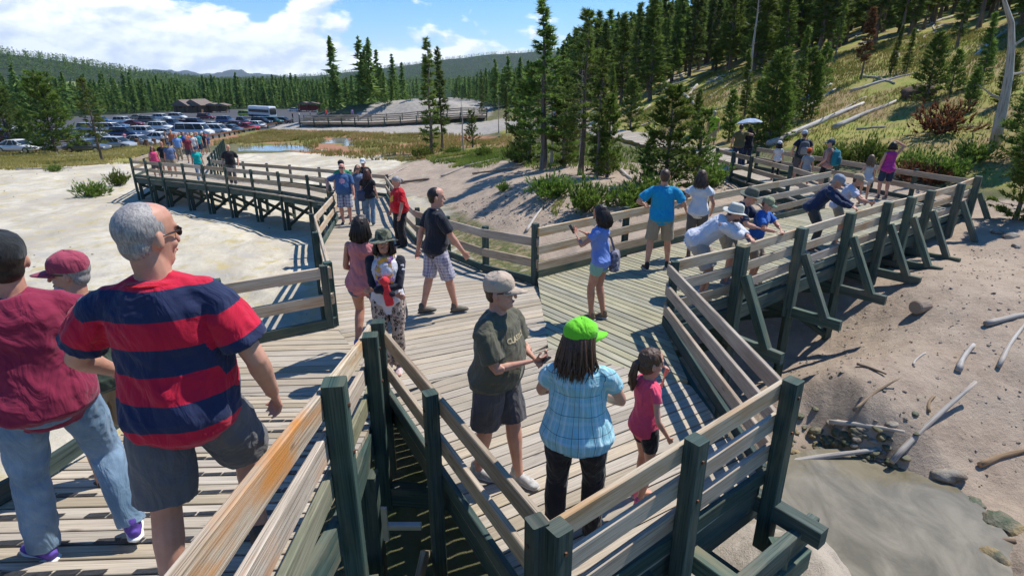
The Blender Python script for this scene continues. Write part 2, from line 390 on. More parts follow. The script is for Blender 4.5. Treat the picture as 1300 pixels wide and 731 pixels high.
pos=nd(nt,'NewGeometry').outputs['Position']
nt.links.new(mix(nt,noise(nt,pos,.3,3),(.16,.18,.18),(.26,.27,.25)),b.inputs['Base Color']); bump(nt,b,noise(nt,pos,3,3),.1,.02)
sheet('pool_water',POOLS[0],PZ,m,1.0); sheet('pool_water',POOLS[1],PZ,m,1.0)
# ------------------------------------------------------------------ world, sun, camera
SUN_DIR=Vector((.86*math.cos(R(57)),.51*math.cos(R(57)),math.sin(R(57)))).normalized()
w=bpy.data.worlds.new('World'); sc.world=w; w.use_nodes=True; nt=w.node_tree
bg=nt.nodes['Background']
sky=nt.nodes.new('ShaderNodeTexSky'); sky.sky_type='NISHITA'; sky.sun_disc=False
sky.sun_elevation=R(57); sky.sun_rotation=math.atan2(SUN_DIR.x,SUN_DIR.y); sky.altitude=2400; sky.air_density=1.0; sky.dust_density=.2; sky.ozone_density=3.5
tc=nd(nt,'TexCoord').outputs['Generated']
sx=nd(nt,'SeparateXYZ',{0:tc}).outputs
# cumulus: noise over azimuth and elevation, flattened towards the horizon
az=mth(nt,'ARCTAN2',sx[0],sx[1]); el=mth(nt,'ARCSINE',sx[2])
v=nd(nt,'CombineXYZ',{'X':mth(nt,'MULTIPLY',az,8.0),'Y':mth(nt,'MULTIPLY',el,15.0),'Z':5.1}).outputs[0]
n1=noise(nt,v,.9,12,.56,.1)
n1b=noise(nt,mapv(nt,v,loc=(-.05,.14,0)),.9,12,.56,.1)
v2=nd(nt,'CombineXYZ',{'X':mth(nt,'MULTIPLY',az,2.2),'Y':mth(nt,'MULTIPLY',el,5.0),'Z':1.3}).outputs[0]
n2=noise(nt,v2,1.0,3,.5)
# the bank reaches about nine degrees up on the west side and thins eastwards
top=nd(nt,'MapRange',{0:az,1:-.75,2:.12,3:.165,4:.06}).outputs[0]
cov=nd(nt,'MapRange',{0:mth(nt,'SUBTRACT',el,top),1:-.07,2:.055,3:.20,4:-.20}).outputs[0]
dens=mth(nt,'ADD',mth(nt,'ADD',n1,cov),mth(nt,'MULTIPLY',mth(nt,'SUBTRACT',n2,.5),.25))
densb=mth(nt,'ADD',mth(nt,'ADD',n1b,cov),mth(nt,'MULTIPLY',mth(nt,'SUBTRACT',n2,.5),.25))
al=ramp(nt,dens,[(.50,0.),(.565,1.)])
shade=ramp(nt,mth(nt,'ADD',.5,mth(nt,'MULTIPLY',mth(nt,'SUBTRACT',dens,densb),2.6)),[(.30,(4.0,4.5,5.2)),(.60,(7.2,7.3,7.4))])
skyc=nd(nt,'HueSaturation',{'Saturation':1.35,'Value':.76,'Color':sky.outputs[0]}).outputs[0]
n=nt.nodes.new('ShaderNodeMix'); n.data_type='RGBA'; nt.links.new(mth(nt,'MULTIPLY',al,.93),n.inputs[0]); nt.links.new(skyc,n.inputs[6]); nt.links.new(shade,n.inputs[7])
nt.links.new(n.outputs[2],bg.inputs[0]); bg.inputs[1].default_value=.15
sun=bpy.data.lights.new('sun','SUN'); sun.energy=3.5; sun.angle=R(.5); sun.color=(1,.96,.90)
so=bpy.data.objects.new('sun',sun); C.objects.link(so); so.rotation_euler=SUN_DIR.to_track_quat('Z','Y').to_euler()
cam=bpy.data.cameras.new('camera'); co=bpy.data.objects.new('camera',cam); C.objects.link(co); sc.camera=co
co.location=(0,0,CH); co.rotation_euler=(PI/2-PITCH,0,0); cam.sensor_width=36; cam.lens=36*FPX/1300; cam.clip_end=40000; cam.clip_start=.05
sc.view_settings.view_transform='Standard'; sc.view_settings.look='None'; sc.view_settings.exposure=.72; sc.view_settings.gamma=1
sc.cycles.max_bounces=6; sc.cycles.diffuse_bounces=3; sc.cycles.glossy_bounces=2; sc.cycles.transmission_bounces=3; sc.cycles.transparent_max_bounces=8
# ------------------------------------------------------------------ timber materials
M_DECK=wood('weathered_deck_board',(.34,.285,.215),(.52,.445,.345),36,(.25,.22,.16),.45,tintv=.3)
M_DECKG=wood('mossy_deck_board',(.27,.255,.18),(.43,.40,.285),30,(.19,.18,.12),.5,tintv=.3)
M_RAIL=wood('weathered_rail_board',(.32,.25,.18),(.50,.42,.32),30,(.24,.15,.09),.5,tintv=.3)
M_RAILB=wood('pale_rail_board',(.40,.31,.21),(.62,.53,.40),28,(.44,.25,.11),.7,tintv=.22)
M_RAILO=wood('split_grain_rail_board',(.20,.14,.085),(.64,.54,.42),62,(.52,.22,.06),.9,bstr=1.0,tintv=.05)
M_GREEN=wood('green_treated_timber',(.026,.050,.045),(.070,.105,.088),22,(.17,.15,.10),.5,bstr=.5,tintv=.35,knots=False)
M_GREENL=wood('worn_green_timber',(.045,.075,.062),(.12,.16,.13),22,(.22,.19,.12),.65,bstr=.5,tintv=.3,knots=False)
M_MOSS=wood('mossy_rail_board',(.17,.16,.10),(.30,.29,.20),30,(.10,.12,.07),.6,tintv=.2)
M_RUSTB=plain('rusty_bolt',(.16,.08,.05),.6,.4,.5)
M_STEEL=plain('galvanised_steel',(.45,.46,.46),.45,.5,.8)
M_TAR=plain('black_grip_strip',(.03,.03,.032),.6,.4,var=.5,scale=30,bmp=.6)
# ------------------------------------------------------------------ decks
def zr(x,y): return .28*max(0,5.3-y)
def zn(x,y): return float(np.interp(y,[8.0,13,17,22,30,46],[0,-.6,-.95,-1.15,-1.6,-2.2]))
def ze(x,y): return float(np.interp(x*.78+y*.62,[0,6,18,40],[0,0,-.2,-.3]))
def zp(x,y): return float(np.interp(y,[14,24,40,80],[-.2,-.27,-.45,-1.7]))
def zq(x,y): return tz(x,y)+.22
def z0(x,y): return 0.0
def clip_iv(poly,o,d,nrm,c):
    """interval along d where the line at offset c crosses a convex polygon"""
    ts=[]
    n=len(poly)
    for i in range(n):
        a=Vector(poly[i]);b=Vector(poly[(i+1)%n]); ca=(a-o).dot(nrm)-c; cb=(b-o).dot(nrm)-c
        if (ca<0)!=(cb<0):
            p=a+(b-a)*(ca/(ca-cb)); ts.append((p-o).dot(d))
    return (min(ts),max(ts)) if len(ts)>=2 else None
def boards(mb,poly,ang,zf,bw=.14,gap=.012,th=.045,over=0):
    o=Vector((0,0)); d=Vector((math.cos(ang),math.sin(ang))); nrm=Vector((-d.y,d.x))
    cs=[Vector(p).dot(nrm) for p in poly]; c=min(cs)+.003
    while c<max(cs)-.02:
        c2=min(c+bw-gap,max(cs)-.001); A=clip_iv(poly,o,d,nrm,c+.001); B=clip_iv(poly,o,d,nrm,c2-.001)
        A=A or B; B=B or A
        if A and max(A[1]-A[0],B[1]-B[0])>.03:
            a0,a1=A[0]-over,A[1]+over; b0,b1=B[0]-over,B[1]+over
            q=[d*a0+nrm*c,d*a1+nrm*c,d*b1+nrm*c2,d*b0+nrm*c2]
            jz=(random.random()-.5)*.006
            top=[(p.x,p.y,zf(p.x,p.y)+jz) for p in q]; bot=[(x,y,z-th) for x,y,z in top]
            # eased upper edges
            e=.004; nq=[nrm*e,nrm*e,-nrm*e,-nrm*e]
            top2=[(t[0]+k.x,t[1]+k.y,t[2]) for t,k in zip(top,nq)]; top1=[(x,y,z-e) for x,y,z in top]
            vs=top2+top1+bot; rn=random.random(); of=rn*31
            us=[a0+of,a1+of,b1+of,b0+of]; ws=[0,0,bw,bw]
            fs=[(0,1,2,3)];uv=[[(us[i],ws[i]) for i in range(4)]]
            for k in range(4):
                j=(k+1)%4
                for l in (0,4):
                    fs.append((l+4+k,l+4+j,l+j,l+k)); h=.005 if l==0 else .045
                    uv.append([(us[k],ws[k]+h),(us[j],ws[j]+h),(us[j],ws[j]),(us[k],ws[k])])
            mb.add(vs,fs,uv,rn)
        c+=bw
A_=(-1.33,5.30); E_=(.20,2.50); F_=(2.10,3.93); H_=(2.06,7.15); J_=(.43,9.12); L_=(-2.38,7.10); M_=(-3.50,6.40)
C1=(.45,6.45); C2=(1.95,5.55)
N_=(-4.35,12.4); P_=(-5.4,17.4); R1=(-.55,10.3); R2=(-2.35,13.6); R3=(-3.95,19.0); Q_=(-4.85,22.0)
K_=(8.5,15.4)
ANG2=R(31)
dk=empty('boardwalk',(0,0,0),kind='structure')
mb=MB()
boards(mb,[A_,E_,F_,C2,C1],ANG2,z0)
mb.build('deck_boards',M_DECK,dk)
mb=MB(); boards(mb,[A_,C1,J_,R1,(-3.2,9.0),L_],R(24),lambda x,y:zn(x,y)); mb.build('deck_boards',M_DECK,dk)
mb=MB()
boards(mb,[(-.95,.6),A_,(-3.42,5.3),(-2.95,.6)],R(3),zr,.145,.014)
boards(mb,[A_,L_,M_,(-3.42,5.3)],R(3),z0,.145,.014)
mb.build('deck_boards',M_DECK,dk)
mb=MB()
boards(mb,[C1,C2,H_,(2.9,7.85),(1.7,10.1),J_],R(-51),ze,.135,.02)
mb.build('deck_boards',M_DECKG,dk)
EDI=[H_,(3.24,7.95),(4.64,9.1),(6.1,10.3),(7.47,11.4),(8.4,12.1),(9.29,12.8),(10.9,14.05),(12.2,15.2)]   # outer rail of the east arm
INN=[J_,(2.2,10.55),(4.2,12.1),(6.4,13.8),K_]
OUT2=[(12.2,15.2),(11.7,16.8),(10.9,19.5),(9.75,23.3)]
IN2=[K_,(8.6,16.2),(8.3,19.5),(8.0,22.6)]
mb=MB()
boards(mb,[(2.9,7.85),(9.29,12.8),K_,(1.7,10.1)],R(-51),ze,.135,.02)
boards(mb,[(9.29,12.8),(12.2,15.2),(11.7,16.8),K_],R(-51),ze,.135,.02)
mb.build('deck_boards',M_DECKG,dk)
mb=MB()
boards(mb,[K_,(11.7,16.8),(9.75,23.3),(8.0,22.6)],R(14),zp,.135,.02)
boards(mb,[(8.0,22.6),(9.75,23.3),(10.3,27.6),(8.5,27.3)],R(8),zq,.14,.02)
boards(mb,[(8.5,27.3),(10.3,27.6),(8.7,32.9),(7.0,31.8)],R(20),zq,.14,.02)
boards(mb,[(7.0,31.8),(8.7,32.9),(7.7,43),(6.1,43)],R(6),zq,.2,.03); boards(mb,[(6.1,43),(7.7,43),(6.6,62),(5.3,62)],R(0),zq,.3,.03)
mb.build('deck_boards',M_DECK,dk)
mb=MB()
boards(mb,[(-3.2,9.0),R1,R2,N_],R(8),zn,.15,.012)
boards(mb,[N_,R2,R3,P_],R(5),zn,.15,.012)
boards(mb,[P_,R3,Q_,(-6.5,20.4)],R(2),zn,.15,.012)
LN=[(-6.5,20.4),(-7.6,21.5),(-9.2,22.8),(-10.8,24.0),(-12.4,25.1),(-13.9,26.1),(-15.3,27.0),(-16.8,27.8),(-18.0,28.6),(-19.2,29.4)]
LF=[Q_,(-6.6,23.4),(-8.3,24.7),(-10.0,25.9),(-11.4,26.8),(-12.9,27.7),(-14.2,28.6),(-15.3,29.6)]
boards(mb,[(-6.5,20.4),Q_,(-11.4,26.8),(-12.4,25.1)],R(62),zn,.15,.012)
boards(mb,[(-12.4,25.1),(-11.4,26.8),(-15.3,29.6),(-19.2,29.4)],R(60),zn,.15,.012)
boards(mb,[(-19.2,29.4),(-15.3,29.6),(-18.2,35.9),(-21.6,36.4)],R(0),zn,.2,.015)
boards(mb,[(-21.6,36.4),(-18.2,35.9),(-21.9,44.5),(-25.0,45.2)],R(0),zn,.2,.015)
mb.build('deck_boards',M_DECK,dk)
# the black grip strips on the ramp
mb=MB()
for k,y in enumerate(np.arange(1.0,4.5,.29)):
    x0,x1=-2.95-.03*y,-1.12-.04*y; n=14; rnd=random.random()
    for i in range(n):
        xa=x0+(x1-x0)*i/n; xb=x0+(x1-x0)*(i+.94)/n
        if random.random()<.14: continue
        w_=.016+random.random()*.012; yy=y+.052*(xa+2)+.02*(random.random()-.5)
        mb.add([(xa,yy-w_,zr(0,yy-w_)+.005),(xb,yy-w_+.052*.13,zr(0,yy-w_)+.005),(xb,yy+w_+.01,zr(0,yy+w_)+.005),(xa,yy+w_,zr(0,yy+w_)+.005)],[(0,1,2,3)],None,rnd)
mb.build('grip_strips',M_TAR,dk)
# stringers and joists
mb=MB()
def stringer(pl,zf,h=.24,w=.07,dz=-.05):
    for a,b_ in zip(pl,pl[1:]):
        mb.beam((*a,zf(*a)+dz-h/2),(*b_,zf(*b_)+dz-h/2),w,h)
def ins(pl,d):
    """offset a polyline sideways, positive to the left of its direction"""
    o=[]
    for i,p in enumerate(pl):
        a=Vector(pl[max(i-1,0)]);b_=Vector(pl[min(i+1,len(pl)-1)]); t=(b_-a).normalized(); o.append((p[0]-t.y*d,p[1]+t.x*d))
    return o
for d in (.06,.9): stringer(ins([A_,E_],d),z0)
stringer(ins([E_,F_],.06),z0); stringer(ins([F_,H_],.06),z0)
for pl,zf in (([(-1.0,.6),(-1.06,2.84),(-1.40,5.2)],zr),([(-2.92,.6),(-3.38,5.2)],zr),([(-3.4,5.3),(-3.45,6.4),(-2.38,7.0)],z0),([L_,N_,P_,(-6.5,20.4)],zn),([J_,R1,R2,R3,Q_],zn),(EDI,ze),(INN,ze),(OUT2,zp),(IN2,zp),(LN,zn),(LF,zn)): stringer(pl,zf)
stringer(ins(EDI,.9),ze); stringer(ins(LN,-.9),zn)
mb.build('deck_stringer',M_GREEN,dk)
# ------------------------------------------------------------------ railings
def railing(pl,zf,label,group=None,h=.85,planks=2,side=1,sp=1.8,mat=None,post=.10,below=.55,kick=True,h1=None,tops=None,pw=.15,brace=None,zbase=None,pgap=None,ends=(True,True),split=True):
    """a run of rail along the polyline; side=+1 puts the posts to the left of its direction"""
    a0=pl[0]; rt=empty('wooden_railing',(a0[0],a0[1],zf(*a0)),0,label,'railing',group); base=Vector(rt.location)
    mat=mat or M_RAIL; h1=h1 if h1 is not None else h; tot=sum((Vector(b_)-Vector(a)).length for a,b_ in zip(pl,pl[1:])); run=0
    def loc(p): return tuple(Vector(p)-base)
    posts=[]
    for si,(a,b_) in enumerate(zip(pl,pl[1:])):
        A=Vector(a);B=Vector(b_);L=(B-A).length;t=(B-A)/L; nrm=Vector((-t.y,t.x))*side
        ha=h+(h1-h)*run/tot; hb=h+(h1-h)*(run+L)/tot; run+=L
        za,zb_=zf(*a),zf(*b_); n=max(1,round(L/sp))
        fr=[0.0 if planks==1 else i/(planks-1) for i in range(planks)]
        for k in range(planks):
            g=pgap or (.36 if planks==2 else .31)
            m=MB(); j=(random.random()-.5)*.01
            m.beam(loc((A.x,A.y,za+ha-pw/2-k*g+j)),loc((B.x,B.y,zb_+hb-pw/2-k*g+j)),.042,pw,ch=.006,seg=max(2,int(L/1.2)),wob=.004)
            m.build('rail_board',mat if not isinstance(mat,(list,tuple)) else mat[k%len(mat)],rt)
        if kick:
            m=MB(); m.beam(loc((A.x,A.y,za+.075)),loc((B.x,B.y,zb_+.075)),.05,.13); m.build('kick_board',M_GREENL if brace else M_GREEN,rt)
        for i in range(n+1):
            if i==0 and (si>0 or not ends[0]): continue
            if i==n and si==len(pl)-2 and not ends[1]: continue
            q=A+(B-A)*(i/n); q=q+nrm*(post/2+.022); zz=za+(zb_-za)*i/n; hh=ha+(hb-ha)*i/n
            posts.append((q,zz,hh,nrm))
    for q,zz,hh,nrm in posts:
        zb=zz-below if zbase is None else zbase(q.x,q.y)
        m=MB(); m.beam(loc((q.x,q.y,zb)),loc((q.x,q.y,zz+hh+.035+random.random()*.03)),post,post,up=(nrm.x,nrm.y,0),ch=.008)
        if brace:
            # wide post with an outward raking brace standing on a cross beam
            pass
        m.build('post',M_GREEN if not brace else M_GREENL,rt)
        if math.hypot(q.x,q.y)<8.5:
            for dz in (.09,.40):
                if zz+hh-dz<zz+.1: continue
                a=q+nrm*(post/2); m=MB(); m.tube([loc((a.x,a.y,zz+hh-dz)),loc((a.x+nrm.x*.012,a.y+nrm.y*.012,zz+hh-dz))],.013,6); m.build('bolt',M_RUSTB,rt)
        if brace:
            o=q+nrm*.10
            m=MB(); m.beam(loc((o.x,o.y,zz+.52)),loc((o.x+nrm.x*.5,o.y+nrm.y*.5,zz-.46)),.12,.12,up=(nrm.x,nrm.y,0)); m.build('brace',M_GREENL,rt)
            m=MB(); s_=q-nrm*.5; e_=q+nrm*.85
            m.beam(loc((s_.x,s_.y,zz-.50)),loc((e_.x,e_.y,zz-.50)),.09,.17); m.build('cross_beam',M_GREENL,rt)
    return rt,posts
def ground_z(x,y): return tz(x,y)-.15
g_='railings of the boardwalk'
railing([A_,E_],z0,'railing of two grey planks beside the man with the phone, dark gap behind it',g_,h=.80,planks=2,side=-1,sp=1.55,below=1.75,post=.105,h1=.86)
railing([E_,F_],z0,'pale three plank railing in front of the woman and girl, nearest the bottom edge',g_,h=.86,planks=3,side=-1,sp=1.2,below=.62,mat=[M_RAILB,M_RAILB,M_RAIL],h1=.95,post=.12,pgap=.28,ends=(True,True))
railing([F_,H_],z0,'three plank railing rising from the near corner to the far side of the lookout',g_,h=.95,planks=3,side=-1,sp=3.2,below=1.3,h1=.87,ends=(False,True),pgap=.28)
railing(EDI,ze,'long railing with raking green braces above the dirt slope where people lean',g_,h=.90,planks=3,side=-1,sp=1.9,mat=[M_RAILB,M_RAILB,M_RAIL],post=.15,brace=True,below=.6,pgap=.28,ends=(False,True))
railing(INN,ze,'tall pale railing behind the man in the blue polo shirt, shrubs beyond',g_,h=.86,planks=3,side=1,sp=2.0,mat=[M_RAILB,M_RAILB,M_RAIL],h1=1.0,pgap=.30,ends=(True,True),below=.9)
railing([K_,(8.55,17.6),(8.3,20.0),(8.0,22.6)],zp,'low grey railing leading away behind the hatted visitors to the umbrella couple',g_,h=.85,side=1,sp=1.7,ends=(False,True),below=.9)
railing([(12.2,15.2),(11.7,16.8),(10.9,19.5),(9.75,23.3)],zp,'grey railing below the grassy hillside beside the backpack family',g_,h=.85,side=-1,sp=1.7,ends=(False,True),below=.9)
railing([J_,R1,R2,(-3.2,16.3),R3,Q_],zn,'railing of two grey planks behind the man in red and the black polo man',g_,h=.82,side=-1,sp=1.9,ends=(False,True),below=.9)
railing([L_,N_],zn,'railing seen almost end on beside the pale mud flat',g_,h=.84,side=1,sp=2.6,mat=M_RAILB,below=1.6)
railing([N_,P_,(-6.5,20.4)],zn,'railing with orange worn planks that the man in the blue tee holds',g_,h=.84,side=1,sp=1.9,mat=M_RAILB,ends=(False,True),below=1.4)
railing([L_,M_],z0,'short two plank railing behind the striped polo man',g_,h=.85,side=-1,sp=2.5,mat=M_RAILB,ends=(True,True),below=1.5)
railing([M_,(-3.18,3.2),(-2.98,.8)],zr,'railing on the far side of the ramp behind the three men',g_,h=.85,side=-1,sp=1.6,ends=(False,True),below=1.5)
railing([(-1.40,5.15),(-1.27,4.35),(-1.06,2.76)],zr,'weathered railing with green posts where the ramp meets the lookout',g_,h=.84,h1=.82,planks=3,side=1,sp=9,mat=[M_RAILB,M_RAIL,M_MOSS],below=.9,post=.125,pgap=.265,ends=(True,True),pw=.155,kick=False)
railing([(-1.06,2.76),(-.81,.85)],zr,'closest railing, its split orange grained planks running to the bottom edge',g_,h=.82,planks=3,side=1,sp=3,mat=[M_RAILO,M_RAILO,M_MOSS],below=1.1,post=.125,pgap=.265,ends=(False,False),pw=.155,kick=False)
railing(LN,zn,'long trestle railing across the mud flat, nearer one',g_,h=.85,side=1,sp=1.6,ends=(False,True),zbase=ground_z,post=.09)
railing(LF,zn,'long trestle railing across the mud flat, farther one',g_,h=.85,side=-1,sp=1.6,ends=(False,True),below=.5,post=.09)
railing([(-15.6,29.8),(-18.2,35.9),(-21.9,44.5)],zn,'dark railing beside the far crowd, its end standing over the flat',g_,h=.95,side=-1,sp=1.9,ends=(True,True),below=.7,mat=M_GREEN)
railing([(-19.2,29.4),(-21.6,36.4),(-25.0,45.2)],zn,'railing by the grass where the far crowd comes down to the trestle',g_,h=.9,side=1,sp=2.2,below=.7,mat=M_RAIL)
# trestles
def trestle(a,b_,zd,label=None):
    """bent under the deck: two legs, cross braces"""
    A=Vector(a);B=Vector(b_); ga,gb=tz(*a)-.1,tz(*b_)-.1; c=(A+B)/2
    rt=empty('trestle_bent',(c.x,c.y,min(ga,gb)+.1),0,None,None); base=Vector(rt.location); L=lambda x,y,z:(x-base.x,y-base.y,z-base.z)
    for p,g in ((A,ga),(B,gb)):
        m=MB(); m.beam(L(p.x,p.y,g),L(p.x,p.y,zd-.3),.12,.12); m.build('leg',M_GREEN,rt)
    m=MB(); m.beam(L(A.x,A.y,zd-.36),L(B.x,B.y,zd-.36),.10,.16); m.build('cap_beam',M_GREEN,rt)
    d=(B-A).normalized()*.02; nn=Vector((-d.y,d.x))*4
    m=MB(); m.beam(L(A.x+nn.x,A.y+nn.y,ga+.2),L(B.x+nn.x,B.y+nn.y,zd-.42),.04,.13); m.beam(L(B.x-nn.x,B.y-nn.y,gb+.2),L(A.x-nn.x,A.y-nn.y,zd-.42),.04,.13); m.build('cross_brace',M_GREEN,rt)
    return rt
def trest(l,txt): tag(l,txt,'trestle','trestles under the boardwalk'); return l
ll=ins(LN,-.12); lf=ins(LN,-1.7)
for k in range(1,len(LN)): trest(trestle(ll[k],lf[k],zn(*LN[k])),'green cross braced trestle under the long walkway over the mud flat')
for p,q in (((-4.3,12.5),(-2.5,13.5)),((-5.0,15),(-3.0,15.8)),((-5.3,17.6),(-3.8,18.4))): trest(trestle(p,q,zn(*p)),'low green trestle under the walkway where the blue tee man stands')
for i in (1,2,3,4,5,6,7):
    e=EDI[i]; q=(e[0]-.62*2.1,e[1]+.78*2.1); e=(e[0]+.62*.1,e[1]-.78*.1)
    if ze(*e)-tz(*e)>.5: trest(trestle(e,q,ze(*e)-.14),'green trestle under the braced railing on the dirt slope')
# timber cribbing under the lookout corner
rt=empty('timber_crib',(1.75,3.9,-1.7),0,'blue green stacked timber crib under the near lookout corner','timber crib')
def LL(x,y,z): return (x-1.75,y-3.9,z+1.7)
t_=(Vector(F_)-Vector(E_)).normalized(); n_=Vector((t_.y,-t_.x))
for k,(o,z,l0,l1) in enumerate(((.34,-.34,-.55,.25),(.36,-.62,-.75,.18),(-.10,-.36,-2.2,.1),(-.75,-.40,-2.0,.0))):
    a=Vector(F_)+n_*o+t_*l0*1.6; b_=Vector(F_)+n_*o+t_*l1
    m=MB(); m.beam(LL(a.x,a.y,z),LL(b_.x,b_.y,z),.09,.2); m.build('long_beam',M_GREENL,rt)
for d,z in ((.02,-.22),(-.95,-.22),(-1.9,-.25),(-.3,-.85)):
    a=Vector(F_)+n_*.52+t_*d; b_=Vector(F_)-n_*1.0+t_*d
    m=MB(); m.beam(LL(a.x,a.y,z),LL(b_.x,b_.y,z),.12,.16); m.build('cross_beam',M_GREENL,rt)
for o,d in ((.3,-.2),(-.6,-.2),(-.6,-1.9),(.2,-1.5)):
    a=Vector(F_)+n_*o+t_*d
    m=MB(); m.beam(LL(a.x,a.y,tz(a.x,a.y)-.1),LL(a.x,a.y,-.3),.13,.13); m.build('leg',M_GREENL,rt)
# support beams and bracket in the wedge between ramp and lookout
rt=empty('ramp_support',(-1.1,3.2,-1.7),0,'dark beams and steel bracket in the gap between ramp and lookout','support frame')
def L2(x,y,z): return (x+1.1,y-3.2,z+1.7)
for nm,mt,a,b_,w_,h_ in (('leg',M_GREEN,(-1.18,3.9,-1.85),(-1.18,3.9,.1),.13,.13),('leg',M_GREEN,(-.2,3.0,-1.8),(-.2,3.0,-.3),.13,.13),('cross_beam',M_GREENL,(-1.6,3.5,-.75),(-.1,3.35,-.75),.12,.2),('cross_beam',M_GREEN,(-1.3,4.4,-.5),(-.3,4.3,-.5),.12,.2),('diagonal_brace',M_RAIL,(-1.0,3.2,-1.7),(-.75,3.9,-.7),.05,.12),
    ('bracket',M_STEEL,(-1.02,3.62,-.18),(-.72,3.62,-.18),.05,.05),('bracket',M_STEEL,(-1.0,3.6,-.3),(-1.0,3.6,.02),.02,.05),('pale_beam',M_GREENL,(-1.12,2.9,-.10),(-.9,2.95,-.10),.12,.16),('pale_beam',M_GREENL,(-1.25,2.72,-.28),(-.82,2.78,-.28),.12,.14)):
    m=MB(); m.beam(L2(*a),L2(*b_),w_,h_); m.build(nm,mt,rt)
# ------------------------------------------------------------------ vegetation
def leafmat(name,ca,cb,cc):
    m=bpy.data.materials.new(name); m.use_nodes=True; nt=m.node_tree; b=nt.nodes['Principled BSDF']; out=nt.nodes['Material Output']
    b.inputs['Roughness'].default_value=.55; b.inputs['Specular IOR Level'].default_value=.25
    rn=nd(nt,'Attribute',attribute_name='rnd').outputs['Fac']; oi=nd(nt,'ObjectInfo').outputs['Random']
    c=ramp(nt,rn,[(0,ca),(.6,cb),(1,cc)])
    c=nd(nt,'HueSaturation',{'Hue':mth(nt,'ADD',.485,mth(nt,'MULTIPLY',oi,.03)),'Value':mth(nt,'ADD',.75,mth(nt,'MULTIPLY',oi,.5)),'Color':c}).outputs[0]
    nt.links.new(c,b.inputs['Base Color'])
    tr=nd(nt,'BsdfTranslucent',{'Color':c}); ms=nd(nt,'MixShader',{0:.42,1:b.outputs[0],2:tr.outputs[0]})
    nt.links.new(ms.outputs[0],out.inputs[0]); return m
M_NEEDLE=leafmat('pine_needles',(.085,.13,.025),(.18,.26,.045),(.27,.34,.075))
M_NEEDLEY=leafmat('young_pine_needles',(.09,.15,.025),(.17,.26,.04),(.26,.34,.07))
M_DARKN=leafmat('fir_needles',(.08,.125,.03),(.16,.23,.05),(.24,.30,.08))
M_RUST=leafmat('rust_needles',(.10,.035,.02),(.18,.07,.035),(.26,.12,.06))
M_DRY=leafmat('dry_grass_blades',(.26,.24,.06),(.40,.34,.11),(.46,.38,.16))
M_GRASS=leafmat('green_grass_blades',(.12,.18,.03),(.21,.27,.045),(.32,.32,.09))
M_BARK=wood('pine_bark',(.10,.075,.055),(.22,.18,.14),14,knots=False)
M_LOG=wood('bleached_log',(.33,.29,.25),(.58,.54,.48),16,(.28,.20,.14),.4,knots=False)
M_LOGB=wood('brown_log',(.20,.14,.09),(.40,.29,.19),14,(.15,.10,.06),.4,knots=False)
def tufts(cen,dr,ln,wd,k,spread,rng,rn):
    """k thin triangular needle sprays at every centre, pointing roughly along dr"""
    n=len(cen); c=np.repeat(cen,k,0); d=np.repeat(dr,k,0)+rng.normal(0,spread,(n*k,3)); d/=np.linalg.norm(d,axis=1)[:,None]+1e-9
    s=np.cross(d,rng.normal(0,1,(n*k,3))); s/=np.linalg.norm(s,axis=1)[:,None]+1e-9
    l=(np.repeat(ln,k)*rng.uniform(.6,1.25,n*k))[:,None]; w=(np.repeat(wd,k)*rng.uniform(.7,1.3,n*k))[:,None]
    b=c-d*l*.25
    V=np.stack([b-s*w*.5,b+s*w*.5,c+d*l],1).reshape(-1,3)
    r=np.repeat(np.clip(np.repeat(rn,k)+rng.normal(0,.13,n*k),0,1),3)
    return V,r
def tri_mesh(name,V,r,mat):
    me=bpy.data.meshes.new(name); n=len(V)
    me.vertices.add(n); me.vertices.foreach_set('co',V.astype(np.float32).ravel())
    me.loops.add(n); me.loops.foreach_set('vertex_index',np.arange(n,dtype=np.int32))
    me.polygons.add(n//3); me.polygons.foreach_set('loop_start',np.arange(0,n,3,dtype=np.int32)); me.update(calc_edges=True)
    at=me.attributes.new('rnd','FLOAT','POINT'); at.data.foreach_set('value',r.astype(np.float32)); me.materials.append(mat); return me
